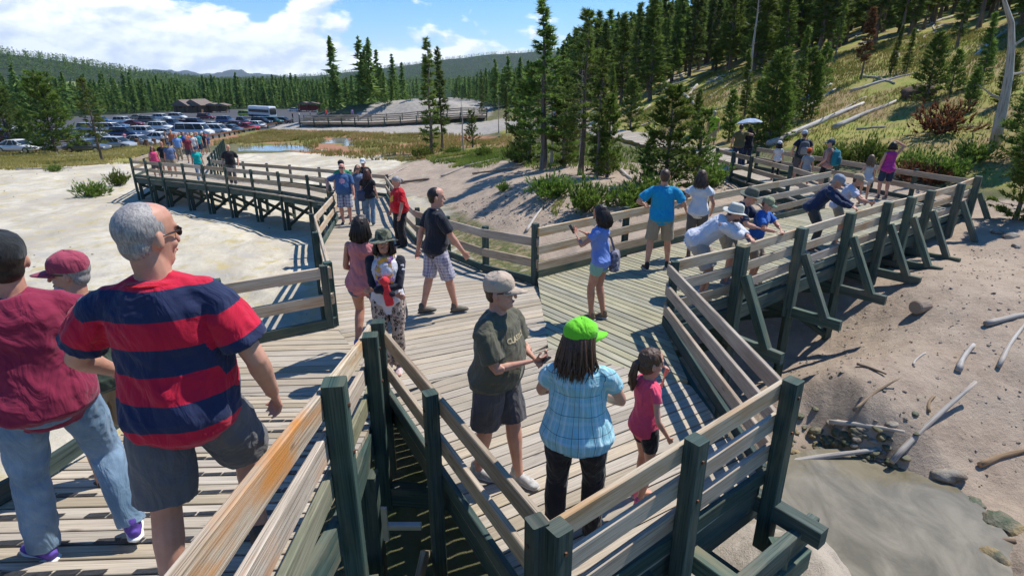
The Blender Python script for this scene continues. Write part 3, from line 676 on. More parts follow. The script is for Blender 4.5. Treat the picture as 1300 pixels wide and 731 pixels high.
def conifer(H,W,base,seed,nb=120,per=9,tuft=.26,k=5,shape=1.0,up=.25,droop=.0,irr=.35,bare=0.0,topthin=1.0,tw=.3,cl=.9):
    """trunk builder and crown triangles of a conifer H tall and W across; base: where the crown starts"""
    rng=np.random.default_rng(seed)
    lean=rng.normal(0,.015,2)*H
    mb=MB(); nseg=8; tr=[(lean[0]*(i/nseg)**1.5+.02*H*.3*math.sin(i*1.3+seed),lean[1]*(i/nseg)**1.5,H*i/nseg*.985-.15*(i==0)) for i in range(nseg+1)]
    r0=.011*H+.035; mb.tube(tr,[r0*(1-i/nseg*.93)*(1.35 if i==0 else 1) for i in range(nseg+1)],7)
    def tp(h): 
        q=h/H*nseg; i=min(int(q),nseg-1); f=q-i; return np.array(tr[i])*(1-f)+np.array(tr[i+1])*f
    cen=[];dr=[];rn=[];sz=[]
    for b in range(nb):
        f=rng.random()**.85; h=H*(base+(1-base)*f); az=rng.random()*2*PI
        L=W/2*((1-f)**shape*.92+.08)*(1-irr*rng.random())*(.75+.25*math.sin(az*2+seed)*(1))
        if f<.12: L*=.6+f*3.3
        if f>.6: L*=topthin
        d=np.array([math.cos(az),math.sin(az),up*(.5+f)-droop*(1-f)+rng.normal(0,.10)]); o=tp(h)
        e=o+d*L
        if nb<400 or b%2: mb.tube([o,o+d*L*.5+np.array([0,0,-.03*L]),e],[max(.006,.012*L+.004),.008*L+.003,.004],4,cap=False)
        if rng.random()<bare: continue
        m=max(3,int(per*(.35+L/(W/2))))
        ts=np.sqrt(rng.uniform(.12,1.0,m)); br=rng.random()
        pts=o+d*L*ts[:,None]; lat=np.array([-d[1],d[0],0]); lat/=np.linalg.norm(lat)+1e-9
        pts=pts+lat*(rng.normal(0,tw*L*.5,m)*(1.15-ts*.6))[:,None]+np.array([0,0,1])*(np.abs(rng.normal(0,.06,m))*L+rng.normal(0,.03,m))[:,None]
        dd=d+lat*rng.normal(0,.5,m)[:,None]+np.array([0,0,.35])
        dd=dd/np.linalg.norm(dd,axis=1)[:,None]
        cen.append(pts);dr.append(dd);rn.append(np.clip(br*.75+rng.normal(.1,.1,m),0,1)); sz.append(np.full(m,tuft)*rng.uniform(.8,1.2,m))
    if cen:
        cen=np.concatenate(cen);dr=np.concatenate(dr);rn=np.concatenate(rn);sz=np.concatenate(sz)
        V,r=tufts(cen,dr,sz,sz*.26,k,.55,rng,rn)
    else: V,r=None,None
    return mb,V,r
TL={}
def treelib(key,H,W,base,seed,mat,**kw):
    mb,V,r=conifer(H,W,base,seed,**kw)
    o=mb.build('trunk',kw.get('bark') or (M_BARK if mat else M_LOG)); 
    me=tri_mesh('crown',V,r,mat) if (V is not None and mat) else None
    TL[key]=(o.data,me,H,W); bpy.data.objects.remove(o)
def put(name,key,x,y,H,label,cat='tree',group=None,wf=1.0,rz=None,dz=-.05,tilt=0):
    tm,cm,h0,w0=TL[key]; rt=empty(name,(x,y,tz(x,y)+dz),rz if rz is not None else random.random()*6.28,label,cat,group)
    s=H/h0; rt.scale=(s*wf,s*wf,s); rt.rotation_euler[0]=tilt
    for nm,me in (('trunk',tm),('crown',cm)):
        if me: c=bpy.data.objects.new(nm,me); C.objects.link(c); c.parent=rt
    return rt
treelib('spire0',13,3.4,.10,11,M_DARKN,nb=190,per=8,tuft=.42,k=4,shape=.8,up=.0,droop=.1)
treelib('spire1',13,3.0,.18,12,M_DARKN,nb=200,per=8,tuft=.42,k=4,shape=.7,up=.05,droop=.1,irr=.5)
treelib('spire2',13,4.0,.05,13,M_NEEDLE,nb=240,per=9,tuft=.42,k=4,shape=.9,up=.15)
treelib('spire3',13,3.4,.3,14,M_NEEDLE,nb=170,per=8,tuft=.42,k=4,shape=.6,up=.1,irr=.6)
treelib('bushy0',6,3.6,.03,21,M_NEEDLE,nb=200,per=12,tuft=.24,k=6,shape=.65,up=.5)
treelib('bushy1',6,3.2,.03,22,M_NEEDLEY,nb=190,per=12,tuft=.22,k=6,shape=.7,up=.6)
treelib('red0',8,2.2,.25,31,M_RUST,nb=150,per=9,tuft=.3,k=5,shape=.5,up=.1,irr=.4)
treelib('snag0',8,2.4,.2,41,None,nb=46,per=3,shape=.5,up=.1,bare=1.0)
treelib('snag1',8,1.2,.3,42,None,nb=30,per=3,shape=.5,up=.3,bare=1.0)
treelib('tallpine',9,3.6,.12,51,M_NEEDLE,nb=210,per=13,tuft=.22,k=6,shape=.75,up=.25,irr=.55,topthin=.62,bare=.22)
treelib('tallpine2',9,4.2,.2,52,M_NEEDLE,nb=170,per=14,tuft=.22,k=6,shape=.5,up=.3,irr=.6,topthin=.8,bare=.3)
treelib('young',4.5,3.2,.02,61,M_NEEDLEY,nb=150,per=15,tuft=.17,k=7,shape=.7,up=.7,irr=.4,tw=.35)
treelib('young2',4.5,2.6,.02,62,M_NEEDLEY,nb=110,per=14,tuft=.17,k=7,shape=.6,up=.8,irr=.5,tw=.35)
treelib('wide',7,6.0,.04,71,M_NEEDLE,nb=260,per=15,tuft=.26,k=6,shape=.55,up=.45,irr=.45)
treelib('mixed',8.2,3.0,.06,81,M_NEEDLE,nb=170,per=11,tuft=.26,k=5,shape=.7,up=.1,irr=.6,bare=.2)
def shrubmesh(name,W,H,seed,mat,n=500,tuft=.16,k=6):
    rng=np.random.default_rng(seed); mb=MB(); cen=[];dr=[]
    for i in range(26):
        az=rng.random()*2*PI; t=rng.random()**.6; L=W/2*t; h=H*(1-.55*t*t)*rng.uniform(.6,1.05); e=np.array([math.cos(az)*L,math.sin(az)*L,h])
        m_=e*.5+np.array([0,0,.1*H]); mb.tube([(0,0,-.1),m_,e],[.02,.012,.004],4,cap=False)
        m=n//26; ts=rng.uniform(.35,1.05,m)[:,None]; p=e*ts*np.array([1,1,1])+rng.normal(0,.11*W/2,(m,3)); p[:,2]=np.abs(p[:,2])
        cen.append(p); dr.append(np.tile(e/np.linalg.norm(e)+np.array([0,0,.6]),(m,1)))
    cen=np.concatenate(cen);dr=np.concatenate(dr); V,r=tufts(cen,dr,np.full(len(cen),tuft),np.full(len(cen),tuft*.27),k,.5,rng,rng.random(len(cen)))
    o=mb.build('stem',M_BARK); TL[name]=(o.data,tri_mesh('foliage',V,r,mat),H,W); bpy.data.objects.remove(o)
for i in range(3): shrubmesh('shrub%d'%i,1.8,1.0,200+i,[M_NEEDLEY,M_NEEDLE,M_NEEDLEY][i])
shrubmesh('drybush',1.8,.8,210,M_RUST,n=260)
def putsh(u,v,H,label,key='shrub0',group=None,wf=1.0):
    x,y,z=P(u,v); rt=put('shrub',key,x,y,H*(.78 if 560<u<860 else 1),label,'shrub',group,wf)
    for c,nm in zip(rt.children,('stem','foliage')): c.name=nm
    return rt
def hgt(u,v0,v1):
    x,y,z=P(u,v0); X,Y,Z=at_y(u,v1,y); return x,y,Z-z
def T(u,v0,v1,key,label,wf=1.0,name='pine_tree',rz=None,group=None):
    x,y,h=hgt(u,v0,v1); return put(name,key,x,y,h,label,group=group,wf=wf,rz=rz)
T(72,196,92,'wide','broad light green pine at the edge of the car park, beside the white sedan',1.05)
T(130,205,98,'tallpine2','thin topped pine with a low round crown, standing by the pale log',1.15)
T(14,186,106,'wide','pine cut by the frame edge, behind the row of dark red and grey cars',1.0)
T(40,192,140,'bushy0','low dense pine between the broad light green pine and the cars',1.3)
T(548,196,46,'mixed','slender pine with a rusty bare side above two round shrubs by the marsh',1.1)
T(562,192,58,'spire1','narrow dark conifer directly behind the rusty sided pine',1.0,name='fir_tree')
T(690,214,-6,'tallpine','tallest pine near the middle, its sparse tip reaching the top of the photo',1.6)
T(672,208,90,'bushy0','dense short pine leaning on the trunk of the tallest middle pine',1.2)
T(738,220,10,'tallpine2','ragged half bare pine just east of the tallest middle pine',1.3)
T(757,226,60,'mixed','dark pine with drooping limbs over the brown bank',1.0)
T(845,238,108,'young','bright green young pine rising behind the blue polo man',1.45)
T(882,240,138,'young2','second bright young pine, next to the man in the lime shirt',1.25)
T(822,232,165,'young2','small leaning sapling at the foot of the bright young pine',1.2)
T(1092,103,8,'red0','rust red dead pine standing on the grassy hillside',1.0,name='dead_pine')
T(1175,130,40,'bushy0','dark pine on the hillside by the root plate',1.1)
T(1245,108,12,'spire2','tall dark conifer on the hillside near the frame edge',1.3,name='fir_tree')
T(975,182,62,'bushy0','dense pine rising just behind the light parasol',1.25)
T(1002,162,30,'spire2','tall conifer behind the family with backpacks',1.0,name='fir_tree')
T(945,150,60,'spire2','conifer behind the dense pine by the parasol',1.2,name='fir_tree')
T(1030,150,72,'bushy1','light green pine beside the two crossed logs on the hillside',.8)
T(1288,282,118,'bushy0','dark pine reaching in from the frame edge beside the end of the railing',1.1)
T(1296,200,90,'bushy0','pine high on the slope at the frame edge',1.3)
T(1214,60,-60,'spire0','dark conifer at the top edge above the grassy slope',1.2,name='fir_tree')
T(700,210,30,'snag0','grey dead tree with bare limbs between the two middle pines',.7,name='dead_tree')
T(736,216,62,'snag0','pale branching snag showing against the dark wood',.6,name='dead_tree')
T(588,192,120,'snag1','thin grey dead tree rising from the shrubs near the marsh',1.2,name='dead_tree')
T(633,170,118,'snag1','thin dead pole on the green grass before the mound',1.0,name='dead_tree')
T(950,110,-40,'snag1','tall grey dead trunk among the dark conifers at the top edge',1.0,name='dead_tree')
T(600,188,140,'young2','little pine next to the thin grey dead tree',1.1)
T(643,170,108,'spire1','narrow conifer on the flat grass east of the mound',1.0,name='fir_tree')
T(612,152,92,'spire0','dark conifer standing on the end of the grey mound',1.0,name='fir_tree')
for i,(u,v,h,lab,key) in enumerate(((535,200,1.2,'round green shrub at the foot of the rusty sided pine','shrub1'),(575,198,1.2,'shrub with pale tips just behind the dead log by the marsh','shrub0'),(615,200,1.1,'low green shrub beside the grey fallen branch on the bank','shrub2'),
  (655,208,1.3,'bushy green shrub left of the tallest pine trunk','shrub1'),(700,250,1.25,'bright green shrub on the brown bank below the middle pines','shrub0'),(742,268,1.3,'upright shrub nearest the railing on the bank, above the woman with the phone','shrub2'),(795,262,1.1,'leafy shrub touching the railing beside the blue polo man','shrub0'),
  (820,255,1.3,'shrub at the base of the bright young pine','shrub0'),(905,235,.9,'yellowish low shrub below the parasol couple','shrub2'),(1068,205,.9,'small green shrub just uphill of the woman with the teal backpack','shrub0'),(1100,208,.9,'upright green shrub on the grass behind the girl in grey','shrub2'),
  (1165,215,.8,'low shrub beside the woman in the striped top','shrub1'),(1200,222,.8,'shrub with pale twigs at the hairpin of the railing','shrub0'),(1235,205,.8,'flat green shrub uphill of the last railing posts','shrub1'),(116,250,1.0,'green shrub on the pale flat by the start of the trestle','shrub0'),(150,236,.9,'shrub beside the foot of the far walkway','shrub2'),
  (70,218,.6,'small dark shrub on the dry grass by the log','shrub1'),(1030,205,.8,'sapling growing beside the railing behind the boy in the orange cap','shrub0'),(765,218,1.0,'shrub under the ragged half bare pine','shrub1'),(640,245,.5,'small tuft of green on the shaded bank','shrub2'))):
    putsh(u,v,h,lab,key)
for i,(u,v0,v1,key,lab) in enumerate(((925,178,112,'bushy1','pale young pine by the light parasol, downhill of it'),(990,181,98,'bushy0','round pine uphill of the little girl in white'),(1020,150,60,'bushy0','full pine beyond the man with the grey backpack'),(1150,92,34,'spire2','narrow pine on the brow east of the rust red pine'),(1205,122,62,'young','open young pine below the brow near the frame edge'),(1228,142,84,'bushy0','squat pine beside the bone white trunk'),
 (1130,96,30,'spire2','conifer directly behind the rust red pine'),(1058,84,-8,'spire3','tall ragged conifer on the brow west of the rust red pine'),(882,172,112,'bushy1','light green pine over the end of the upper path'),(800,166,98,'bushy0','rounded pine where the upper path leaves the wood'),(778,160,78,'spire2','mid sized conifer by the first bend of the upper path'),(722,206,132,'young2','feathery sapling between the two middle trunks'),(660,207,150,'young','broad young pine downhill of the tallest middle pine'),(1272,132,66,'bushy0','pine standing behind the bone white trunk'),
 (715,212,96,'bushy0','dense green pine filling the gap behind the middle snags'),(770,224,120,'young','leafy young pine east of the middle trunks'),(1040,118,52,'bushy1','light conifer between the two groups of hillside logs'),(960,176,96,'young','bright young pine touching the parasol couple'))):
    T(u,v0,v1,key,lab,1.1)
putsh(1150,228,.6,'reddish dry bush just beyond the railing near the striped top','drybush'); 
putsh(1196,170,1.1,'rust coloured dead branch pile on the grassy slope','drybush')
putsh(1180,232,.6,'dry brown bush by the last railing posts','drybush')
# ---- the wood on the hill
base_u=[-200,0,150,300,455,470,520,560,610,640,700,755,815,846,881,909,960,1034,1088,1129,1176,1240,1320,1700]
base_v=[168,160,150,143,142,142,128,124,130,140,128,150,135,113,98,91,92,74,60,58,44,40,38,38]
cands=[]; rg=np.random.default_rng(99)
n=52000; az=np.radians(rg.uniform(-56,58,n)); rr_=np.sqrt(rg.uniform(38**2,420**2,n)); X=rr_*np.sin(az);Y=rr_*np.cos(az); Z=terr(X,Y,False)
pu,pv=pix(X,Y,Z); bv=np.interp(pu,base_u,base_v)
ok=(pv<bv)&(pu>-120)&(pu<1420); 
lotm=inpoly(X,Y,LOT)|inpoly(X,Y,FARMUD); ok&=~lotm
dens=.35+.9*(fbm(X*.03,Y*.03,3,61)+.5); ok&=rg.random(n)<dens+.25*(pu>640)
X,Y,Z,pu,pv=X[ok],Y[ok],Z[ok],pu[ok],pv[ok]; rr_=np.hypot(X,Y); od=np.argsort(rr_); keep=[]; cell={}
for i in od:
    sp_=(2.3 if pu[i]>640 else 3.4) if rr_[i]<140 else 4.6
    c=(int(X[i]//sp_),int(Y[i]//sp_))
    if c in cell: continue
    cell[c]=1; keep.append(i)
keep=np.array(keep)
# hidden ones behind the nearer rows are left out: thin by distance
print('forest trees',len(keep))
ind=keep[:285]; rest=keep[285:]
keys=['spire0','spire1','spire2','spire3','spire0','spire2']
for i in ind:
    right=pu[i]>640; k=keys[rg.integers(0,6)]; H=rg.uniform(5.5,10) if right else rg.uniform(5.5,12.5)
    put('conifer',k,float(X[i]),float(Y[i]),H,'dark green conifer standing among the close ranks of the wood on the hillside' if right else 'conifer in the row of trees closing off the far side of the flats','tree','conifers of the hillside wood' if right else 'conifers beyond the flats',wf=rg.uniform(1.15,1.7))
def lowtree(seed,nt_=150):
    rng=np.random.default_rng(seed); f=rng.random(nt_)**.8; h=.06+.94*f; a=rng.random(nt_)*2*PI; L=.135*((1-f)**.8+.06)*rng.uniform(.5,1,nt_)
    cen=np.stack([np.cos(a)*L*.5,np.sin(a)*L*.5,h],1); d=np.stack([np.cos(a),np.sin(a),rng.normal(0,.3,nt_)],1); d/=np.linalg.norm(d,axis=1)[:,None]
    V,r=tufts(cen,d,L*1.1+.02,np.full(nt_,.045),2,.3,rng,rng.random(nt_)); return V,r
LT=[lowtree(s) for s in range(5)]; LT2=[lowtree(s+9,26) for s in range(4)]
def scatter(name,xs,ys,hs,lib,mat,label,cat,wscale=1.0):
    Vs=[];rs=[]; zs=terr(np.array(xs),np.array(ys))
    for x,y,z,h in zip(xs,ys,zs,hs):
        V,r=lib[rg.integers(0,len(lib))]; a=rg.random()*6.28; ca,sa=math.cos(a),math.sin(a)
        W=V*np.array([h*wscale,h*wscale,h]); W=np.stack([W[:,0]*ca-W[:,1]*sa,W[:,0]*sa+W[:,1]*ca,W[:,2]],1)+np.array([x,y,z-.2]); Vs.append(W); rs.append(np.clip(r*.7+rg.random()*.3,0,1))
    o=bpy.data.objects.new(name,tri_mesh(name,np.concatenate(Vs),np.concatenate(rs),mat)); C.objects.link(o); return tag(o,label,cat,kind='stuff')
rest=rest[:3600]
scatter('forest',X[rest],Y[rest],np.where(pu[rest]>640,rg.uniform(6.5,11,len(rest)),rg.uniform(5,12.5,len(rest))*(.75+.5*rg.random(len(rest)))),LT,M_DARKN,'mass of dark conifers filling the hill and the far side of the valley','forest',1.15)
n=16000; az=np.radians(rg.uniform(-50,30,n)); r3=rg.uniform(420,2700,n)**1.0; X3=r3*np.sin(az);Y3=r3*np.cos(az); Z3=terr(X3,Y3,False); u3,v3=pix(X3,Y3,Z3)
md=(np.abs(r3-700)<120)&(np.abs(np.degrees(az)+35)<5)&(fbm(X3*.02,Y3*.02,3,4)>-.3); ok=(v3<122)&~md
X3,Y3=X3[ok],Y3[ok]
scatter('distant_forest',X3,Y3,rg.uniform(8,13,len(X3)),LT2,M_DARKN,'far off wooded ridges beyond the valley','forest',2.2)
# ---- fallen logs
def log(p0,p1,r0,r1,label,mat=None,bend=.1,group='fallen logs on the hillside',lift=0,name='fallen_log',cat='log',straight=False):
    a=P(*p0);b=P(*p1); n=7; pts=[];rs=[]
    L=math.dist(a[:2],b[:2]); px,py=-(b[1]-a[1])/L,(b[0]-a[0])/L
    for i in range(n+1):
        t=i/n; s=math.sin(t*PI)*bend*(random.random()*.4+.8); x=a[0]+(b[0]-a[0])*t+px*s; y=a[1]+(b[1]-a[1])*t+py*s
        pts.append([x,y,0]); rs.append((r0+(r1-r0)*t)*(.8 if straight else 1))
    zs=terr(np.array([p[0] for p in pts]),np.array([p[1] for p in pts])); l=np.polyfit(range(n+1),zs,1)
    off=max(0,max(zs[i]-(zs[0]+(zs[-1]-zs[0])*i/n) for i in range(n+1)))
    for i,p in enumerate(pts): p[2]=(zs[0]+(zs[-1]-zs[0])*i/n+.8*off if straight else max(zs[i],.5*zs[i]+.5*np.polyval(l,i)))+rs[i]*.6+lift
    c=pts[n//2]; rt=empty(name,tuple(c),0,label,cat,group); m=MB(); loc=[(p[0]-c[0],p[1]-c[1],p[2]-c[2]) for p in pts]
    m.tube(loc,[r_*(1+.06*math.sin(i*2.1+r0*99)) for i,r_ in enumerate(rs)],9); 
    m.build('trunk',mat or M_LOG,rt,smooth=True)
    if L>3:
        m=MB()
        for k in range(int(3+L*.5)):
            i=random.randint(1,n-1); q=Vector(loc[i]); d=Vector((random.uniform(-1,1),random.uniform(-1,1),random.uniform(.1,1))).normalized(); l_=rs[i]*random.uniform(3,7)
            m.tube([q,q+d*l_*.6,q+d*l_+Vector((0,0,.02))],[rs[i]*.22,rs[i]*.14,rs[i]*.05],4)
        m.build('branch',mat or M_LOG,rt)
    return rt
for p0,p1,r0,r1,lab in (((975,188),(1096,133),.17,.10,'long bleached log running uphill behind the backpack family'),((1058,165),(1138,132),.13,.07,'bleached log beside the long one, its end by the branch pile'),((1087,165),(1123,163),.06,.04,'short pale branch lying in the grass above the striped top'),
  ((996,142),(1055,108),.13,.08,'pale log leaning through the grass by the light green pine'),((1010,148),(1060,115),.10,.05,'second pale log parallel to the one by the light green pine'),((1030,85),(1082,68),.12,.07,'log high on the slope beneath the rust red pine'),((1080,118),(1165,94),.09,.05,'thin pale log pointing uphill near the root plate'),
  ((1096,100),(1135,108),.08,.05,'short log behind the foot of the rust red pine'),((864,118),(880,134),.16,.12,'thick grey log stub on the slope, pointing down at the flats'),((885,108),(866,128),.11,.07,'log crossing the thick grey stub'),((870,128),(925,106),.09,.05,'long thin log east of the thick grey stub'),
  ((900,125),(935,103),.08,.05,'light log fragment high on the open slope'),((765,162),(792,146),.12,.08,'log at the edge of the wood by the far path'),((780,172),(842,150),.09,.05,'thin log in the dry grass above the far path'),((905,140),(950,128),.06,.04,'slim branch lying across the dry slope'),((845,146),(905,140),.06,.04,'slim pole lying level across the dry slope'),
  ((762,202),(800,228),.10,.06,'grey pole lying down the brown bank by the railing shrubs'),((1172,36),(1210,22),.12,.08,'pale log high up near the top edge'),((1240,70),(1285,36),.12,.08,'log near the top corner of the slope'),((1060,148),(1100,122),.07,.03,'root end of the branch pile on the slope')):
    log(p0,p1,r0,r1,lab)
for k in range(34):
    u=random.uniform(800,1290); v=random.uniform(np.interp(u,base_u,base_v)-16,np.interp(u,base_u,base_v)+14); du=random.uniform(-34,34); dv=-abs(random.uniform(3,18)) if du>0 else random.uniform(3,15)
    log((u,v),(u+du,v+dv),random.uniform(.05,.11),.04,'bleached log lying in the tangle at the edge of the hillside wood',group='bleached logs along the edge of the wood',bend=.3)
for k in range(16):
    u=random.uniform(815,905); v=random.uniform(82,112); log((u,v),(u+random.uniform(14,36),v-random.uniform(4,16)),.1,.05,'bleached log lying in the tangle at the edge of the hillside wood',group='bleached logs along the edge of the wood')
B='driftwood on the banks'
for p0,p1,r0,r1,lab,mt in (((1127,604),(1233,504),.055,.035,'straight bare pole with one end in the muddy pond',M_LOG),((992,592),(1118,570),.06,.035,'pale log along the top edge of the pond',M_LOG),((1050,546),(1145,560),.05,.025,'grey branch forking over the green rocks',M_LOG),
  ((1082,530),(1140,487),.035,.015,'curved brown branch on the wet slope',M_LOGB),((1250,415),(1320,398),.06,.05,'pale log reaching in from the frame edge',M_LOG),((1268,465),(1305,408),.045,.03,'slanting pale stick with a dark shadow near the frame edge',M_LOG),((1217,470),(1236,437),.06,.04,'splintered short log on the open dirt',M_LOG),
  ((1243,592),(1310,576),.05,.035,'orange brown log on the bank at the frame edge',M_LOGB),((1204,694),(1290,686),.055,.04,'half sunk brown log at the pond corner',M_LOGB),((1010,640),(1040,634),.05,.04,'small rotten log floating at the near pond edge',M_LOGB),((1088,462),(1125,474),.03,.02,'dark stick on the dirt below the braces',M_LOGB),
  ((668,298),(690,265),.07,.03,'twisted grey branch on the slope behind the railing corner',M_LOG),((560,225),(600,212),.07,.04,'grey fallen branch by the bank shrubs',M_LOG),((505,232),(545,228),.10,.08,'brown rotten log on the bank beyond the man in red',M_LOGB),((493,226),(518,212),.05,.03,'thin pale stick on the bank above the man in red',M_LOG),
  ((590,215),(660,198),.08,.05,'long grey log among the shrubs of the bank',M_LOG),((600,222),(665,215),.06,.04,'dark branch lying under the bank shrubs',M_LOGB),((60,201),(160,198),.13,.08,'long pale log on the dry grass in front of the cars',M_LOG),((20,216),(92,214),.09,.06,'pale log at the edge of the mud flat',M_LOG),
  ((1240,445),(1225,440),.02,.01,'splinter beside the short log on the dirt',M_LOG),((1180,520),(1188,498),.03,.02,'small light brown chip of wood on the dirt',M_LOGB),((1160,460),(1175,448),.02,.015,'small pale stick in the middle of the dirt',M_LOG)):
    log(p0,p1,r0,r1,lab,mt,bend=.03,group=B,straight=True)
# sawn log round
x,y,z=P(1167,396); rt=empty('log_round',(x,y,z),0,'short sawn log round lying alone on the open dirt slope','log'); m=MB(); d=Vector((math.cos(.35),math.sin(.35),0))
m.tube([d*-.15+Vector((0,0,.1)),d*-.12+Vector((0,0,.1)),d*.12+Vector((0,0,.1)),d*.15+Vector((0,0,.1))],[.115,.13,.13,.12],18); m.build('bark',M_LOGB,rt)
m=MB(); m.tube([d*.148+Vector((0,0,.1)),d*.153+Vector((0,0,.1))],[.115,.112],18); m.build('cut_face',M_LOG,rt)
# leaning white dead tree at the frame edge
x,y,z=P(1262,186); rt=empty('dead_tree',(x,y,z),0,'tall bone white dead trunk standing near the frame edge, with a curved top','tree'); m=MB(); pts=[]
for i,(uu,vv) in enumerate(((1262,186),(1268,160),(1275,128),(1281,95),(1284,60),(1284,30),(1276,5),(1268,-25))):
    q=at_y(uu,vv,y+.0*i); pts.append((q[0]-x,q[1]-y,q[2]-z))
m.tube(pts,[.17,.16,.14,.12,.10,.085,.06,.03],8); m.build('trunk',M_LOG,rt,smooth=True); m=MB()
for i,a,b_ in ((4,(.5,-.2,.5),(1.2,-.3,.7)),(3,(.7,0,.1),(1.3,.1,.45)),(2,(-.5,0,.2),(-1.0,0,.5)),(1,(.5,.2,-.1),(.9,.3,.0))):
    q=Vector(pts[i]); m.tube([q,q+Vector(a),q+Vector(b_)],[.05,.035,.01],5)
m.build('branch',M_LOG,rt)
# root plate
x,y,z=P(1165,125)
def rock(name,x,y,z,s,mat,label,group,seed,cat='rock',flat=.6,parent=None):
    bm=bmesh.new(); bmesh.ops.create_icosphere(bm,subdivisions=3,radius=1); rng=np.random.default_rng(seed); o=rng.uniform(0,50,2)
    co=np.array([v.co[:] for v in bm.verts]); n_=fbm(co[:,0]*1.1+co[:,2]*.7+o[0],co[:,1]*1.1-co[:,2]*.5+o[1],4,3); sc3=np.array([1,rng.uniform(.6,1),flat*rng.uniform(.7,1.2)])
    a=rng.random()*6.28; ca,sa=math.cos(a),math.sin(a)
    n2_=fbm(co[:,0]*3.1+co[:,2]*2.7+o[1],co[:,1]*3.1-co[:,2]*2.5+o[0],3,8)
    for v,k,q in zip(bm.verts,n_,n2_):
        c=v.co*(1+.55*k+.22*abs(q)*-1); c=Vector((c.x*sc3[0],c.y*sc3[1],c.z*sc3[2]))*s; v.co=(c.x*ca-c.y*sa,c.x*sa+c.y*ca,c.z)
    me=bpy.data.meshes.new(name); bm.to_mesh(me); bm.free(); me.materials.append(mat)
    for p in me.polygons: p.use_smooth=seed%3>0
    ob=bpy.data.objects.new(name,me); C.objects.link(ob); ob.location=(x,y,z+s*flat*.05); tag(ob,label,cat,group); return ob
m_,nt,b=newmat('grey_rock',.9,.2); pos=nd(nt,'NewGeometry').outputs['Position']; nt.links.new(mix(nt,ramp(nt,noise(nt,pos,3,6,.65),[(.4,0.),(.62,1.)]),(.20,.16,.12),(.38,.34,.28)),b.inputs['Base Color']); bump(nt,b,noise(nt,pos,18,6,.7),.8,.03); M_ROCK=m_
m_,nt,b=newmat('algae_rock',.55,.4); pos=nd(nt,'NewGeometry').outputs['Position']; c=mix(nt,ramp(nt,noise(nt,pos,6,6,.65),[(.42,0.),(.58,1.)]),(.16,.14,.09),(.06,.085,.04)); c=mix(nt,ramp(nt,noise(nt,pos,2.5,4,.6),[(.5,0.),(.6,1.)]),c,(.30,.22,.10)); nt.links.new(c,b.inputs['Base Color']); bump(nt,b,noise(nt,pos,22,6,.7),.8,.03); M_AROCK=m_
rock('root_plate',x,y,z,.75,plain('root_soil',(.12,.08,.055),.95,var=.4,bmp=1.0),'dark earthy root plate of a toppled tree on the slope',None,5,'tree root',.8)
rs=random.Random(3)
for k in range(150):
    u=rs.gauss(1060,48); v=rs.gauss(562,20)
    if not(990<u<1215 and 500<v<640): continue
    if k%3==0: i=rs.randrange(len(POND)-3); x,y=POND[i]; x+=rs.gauss(0,.12);y+=rs.gauss(0,.12)
    else: x,y,_=P(u,v)
    rock('rock',x,y,max(tz(x,y),-1.95),rs.uniform(.03,.10),M_AROCK if k%4 else M_ROCK,'algae covered rock in the green rubble at the head of the muddy pond','algae covered rocks by the pond',k,flat=.5)
for k,(u,v,s,lab) in enumerate(((1205,600,.2,'crumbling clay bank edge above the pond'),(1235,640,.14,'green streaked rock at the pond corner'),(1272,665,.22,'mossy boulder at the pond corner by the frame edge'),(1262,712,.2,'orange stained rock beside the half sunk log'),(1098,690,.05,'small dark stone standing in the pond water'),(1103,666,.04,'tiny mossy stone poking out of the pond'),(1282,305,.22,'brown boulder at the frame edge beyond the last brace'),(1265,300,.14,'smaller boulder beside the brown one near the last brace'),(1290,316,.12,'little boulder below the brown one at the frame edge'),(1215,600,.12,'loose clay lump by the pond bank'))):
    x,y,z=P(u,v); rock('rock',x,y,max(z,-1.97),s,M_AROCK if k in (1,2,3,4,5) else M_ROCK,lab,'larger rocks by the slope and pond',100+k)
# pebbles and clods: stuff
def clods(name,polypx,n,s0,s1,mat,seed,label):
    poly=PP(polypx); xs=[p[0] for p in poly];ys=[p[1] for p in poly]; r=np.random.default_rng(seed); m=MB()
    X=r.uniform(min(xs),max(xs),n*4);Y=r.uniform(min(ys),max(ys),n*4); k=inpoly(X,Y,poly); k&=~inpoly(X,Y,POND); X=X[k][:n];Y=Y[k][:n]; Z=terr(X,Y)
    bm=bmesh.new(); bmesh.ops.create_icosphere(bm,subdivisions=1,radius=1); V=[v.co.copy() for v in bm.verts]; F=[tuple(v.index for v in f.verts) for f in bm.faces]; bm.free()
    for x,y,z in zip(X,Y,Z):
        s=s0+(s1-s0)*r.random()**4; a=r.uniform(.5,1.2,3); j=r.normal(0,.15,(len(V),3)); m.add([(x+(v.x*a[0]+q[0])*s,y+(v.y*a[1]+q[1])*s,z+(v.z*a[2]*.6+q[2])*s+s*.1) for v,q in zip(V,j)],F,None)
    o=m.build(name,mat); tag(o,label,'gravel',kind='stuff')
clods('pebbles',((960,470),(1040,440),(1120,350),(1230,310),(1420,330),(1420,640),(1240,620),(1180,560),(1060,510)),1700,.006,.036,M_ROCK,5,'scattered pebbles and clods on the brown slope')
clods('bank_pebbles',((560,262),(700,240),(860,240),(960,225),(900,260),(700,300),(640,290)),1200,.015,.07,M_ROCK,6,'small stones scattered over the brown bank')
clods('flat_debris',((-200,230),(380,205),(420,300),(400,420),(-200,600)),500,.01,.05,plain('bark_bits',(.17,.12,.08),.95),7,'dark crumbs and bark bits on the pale mud flat')
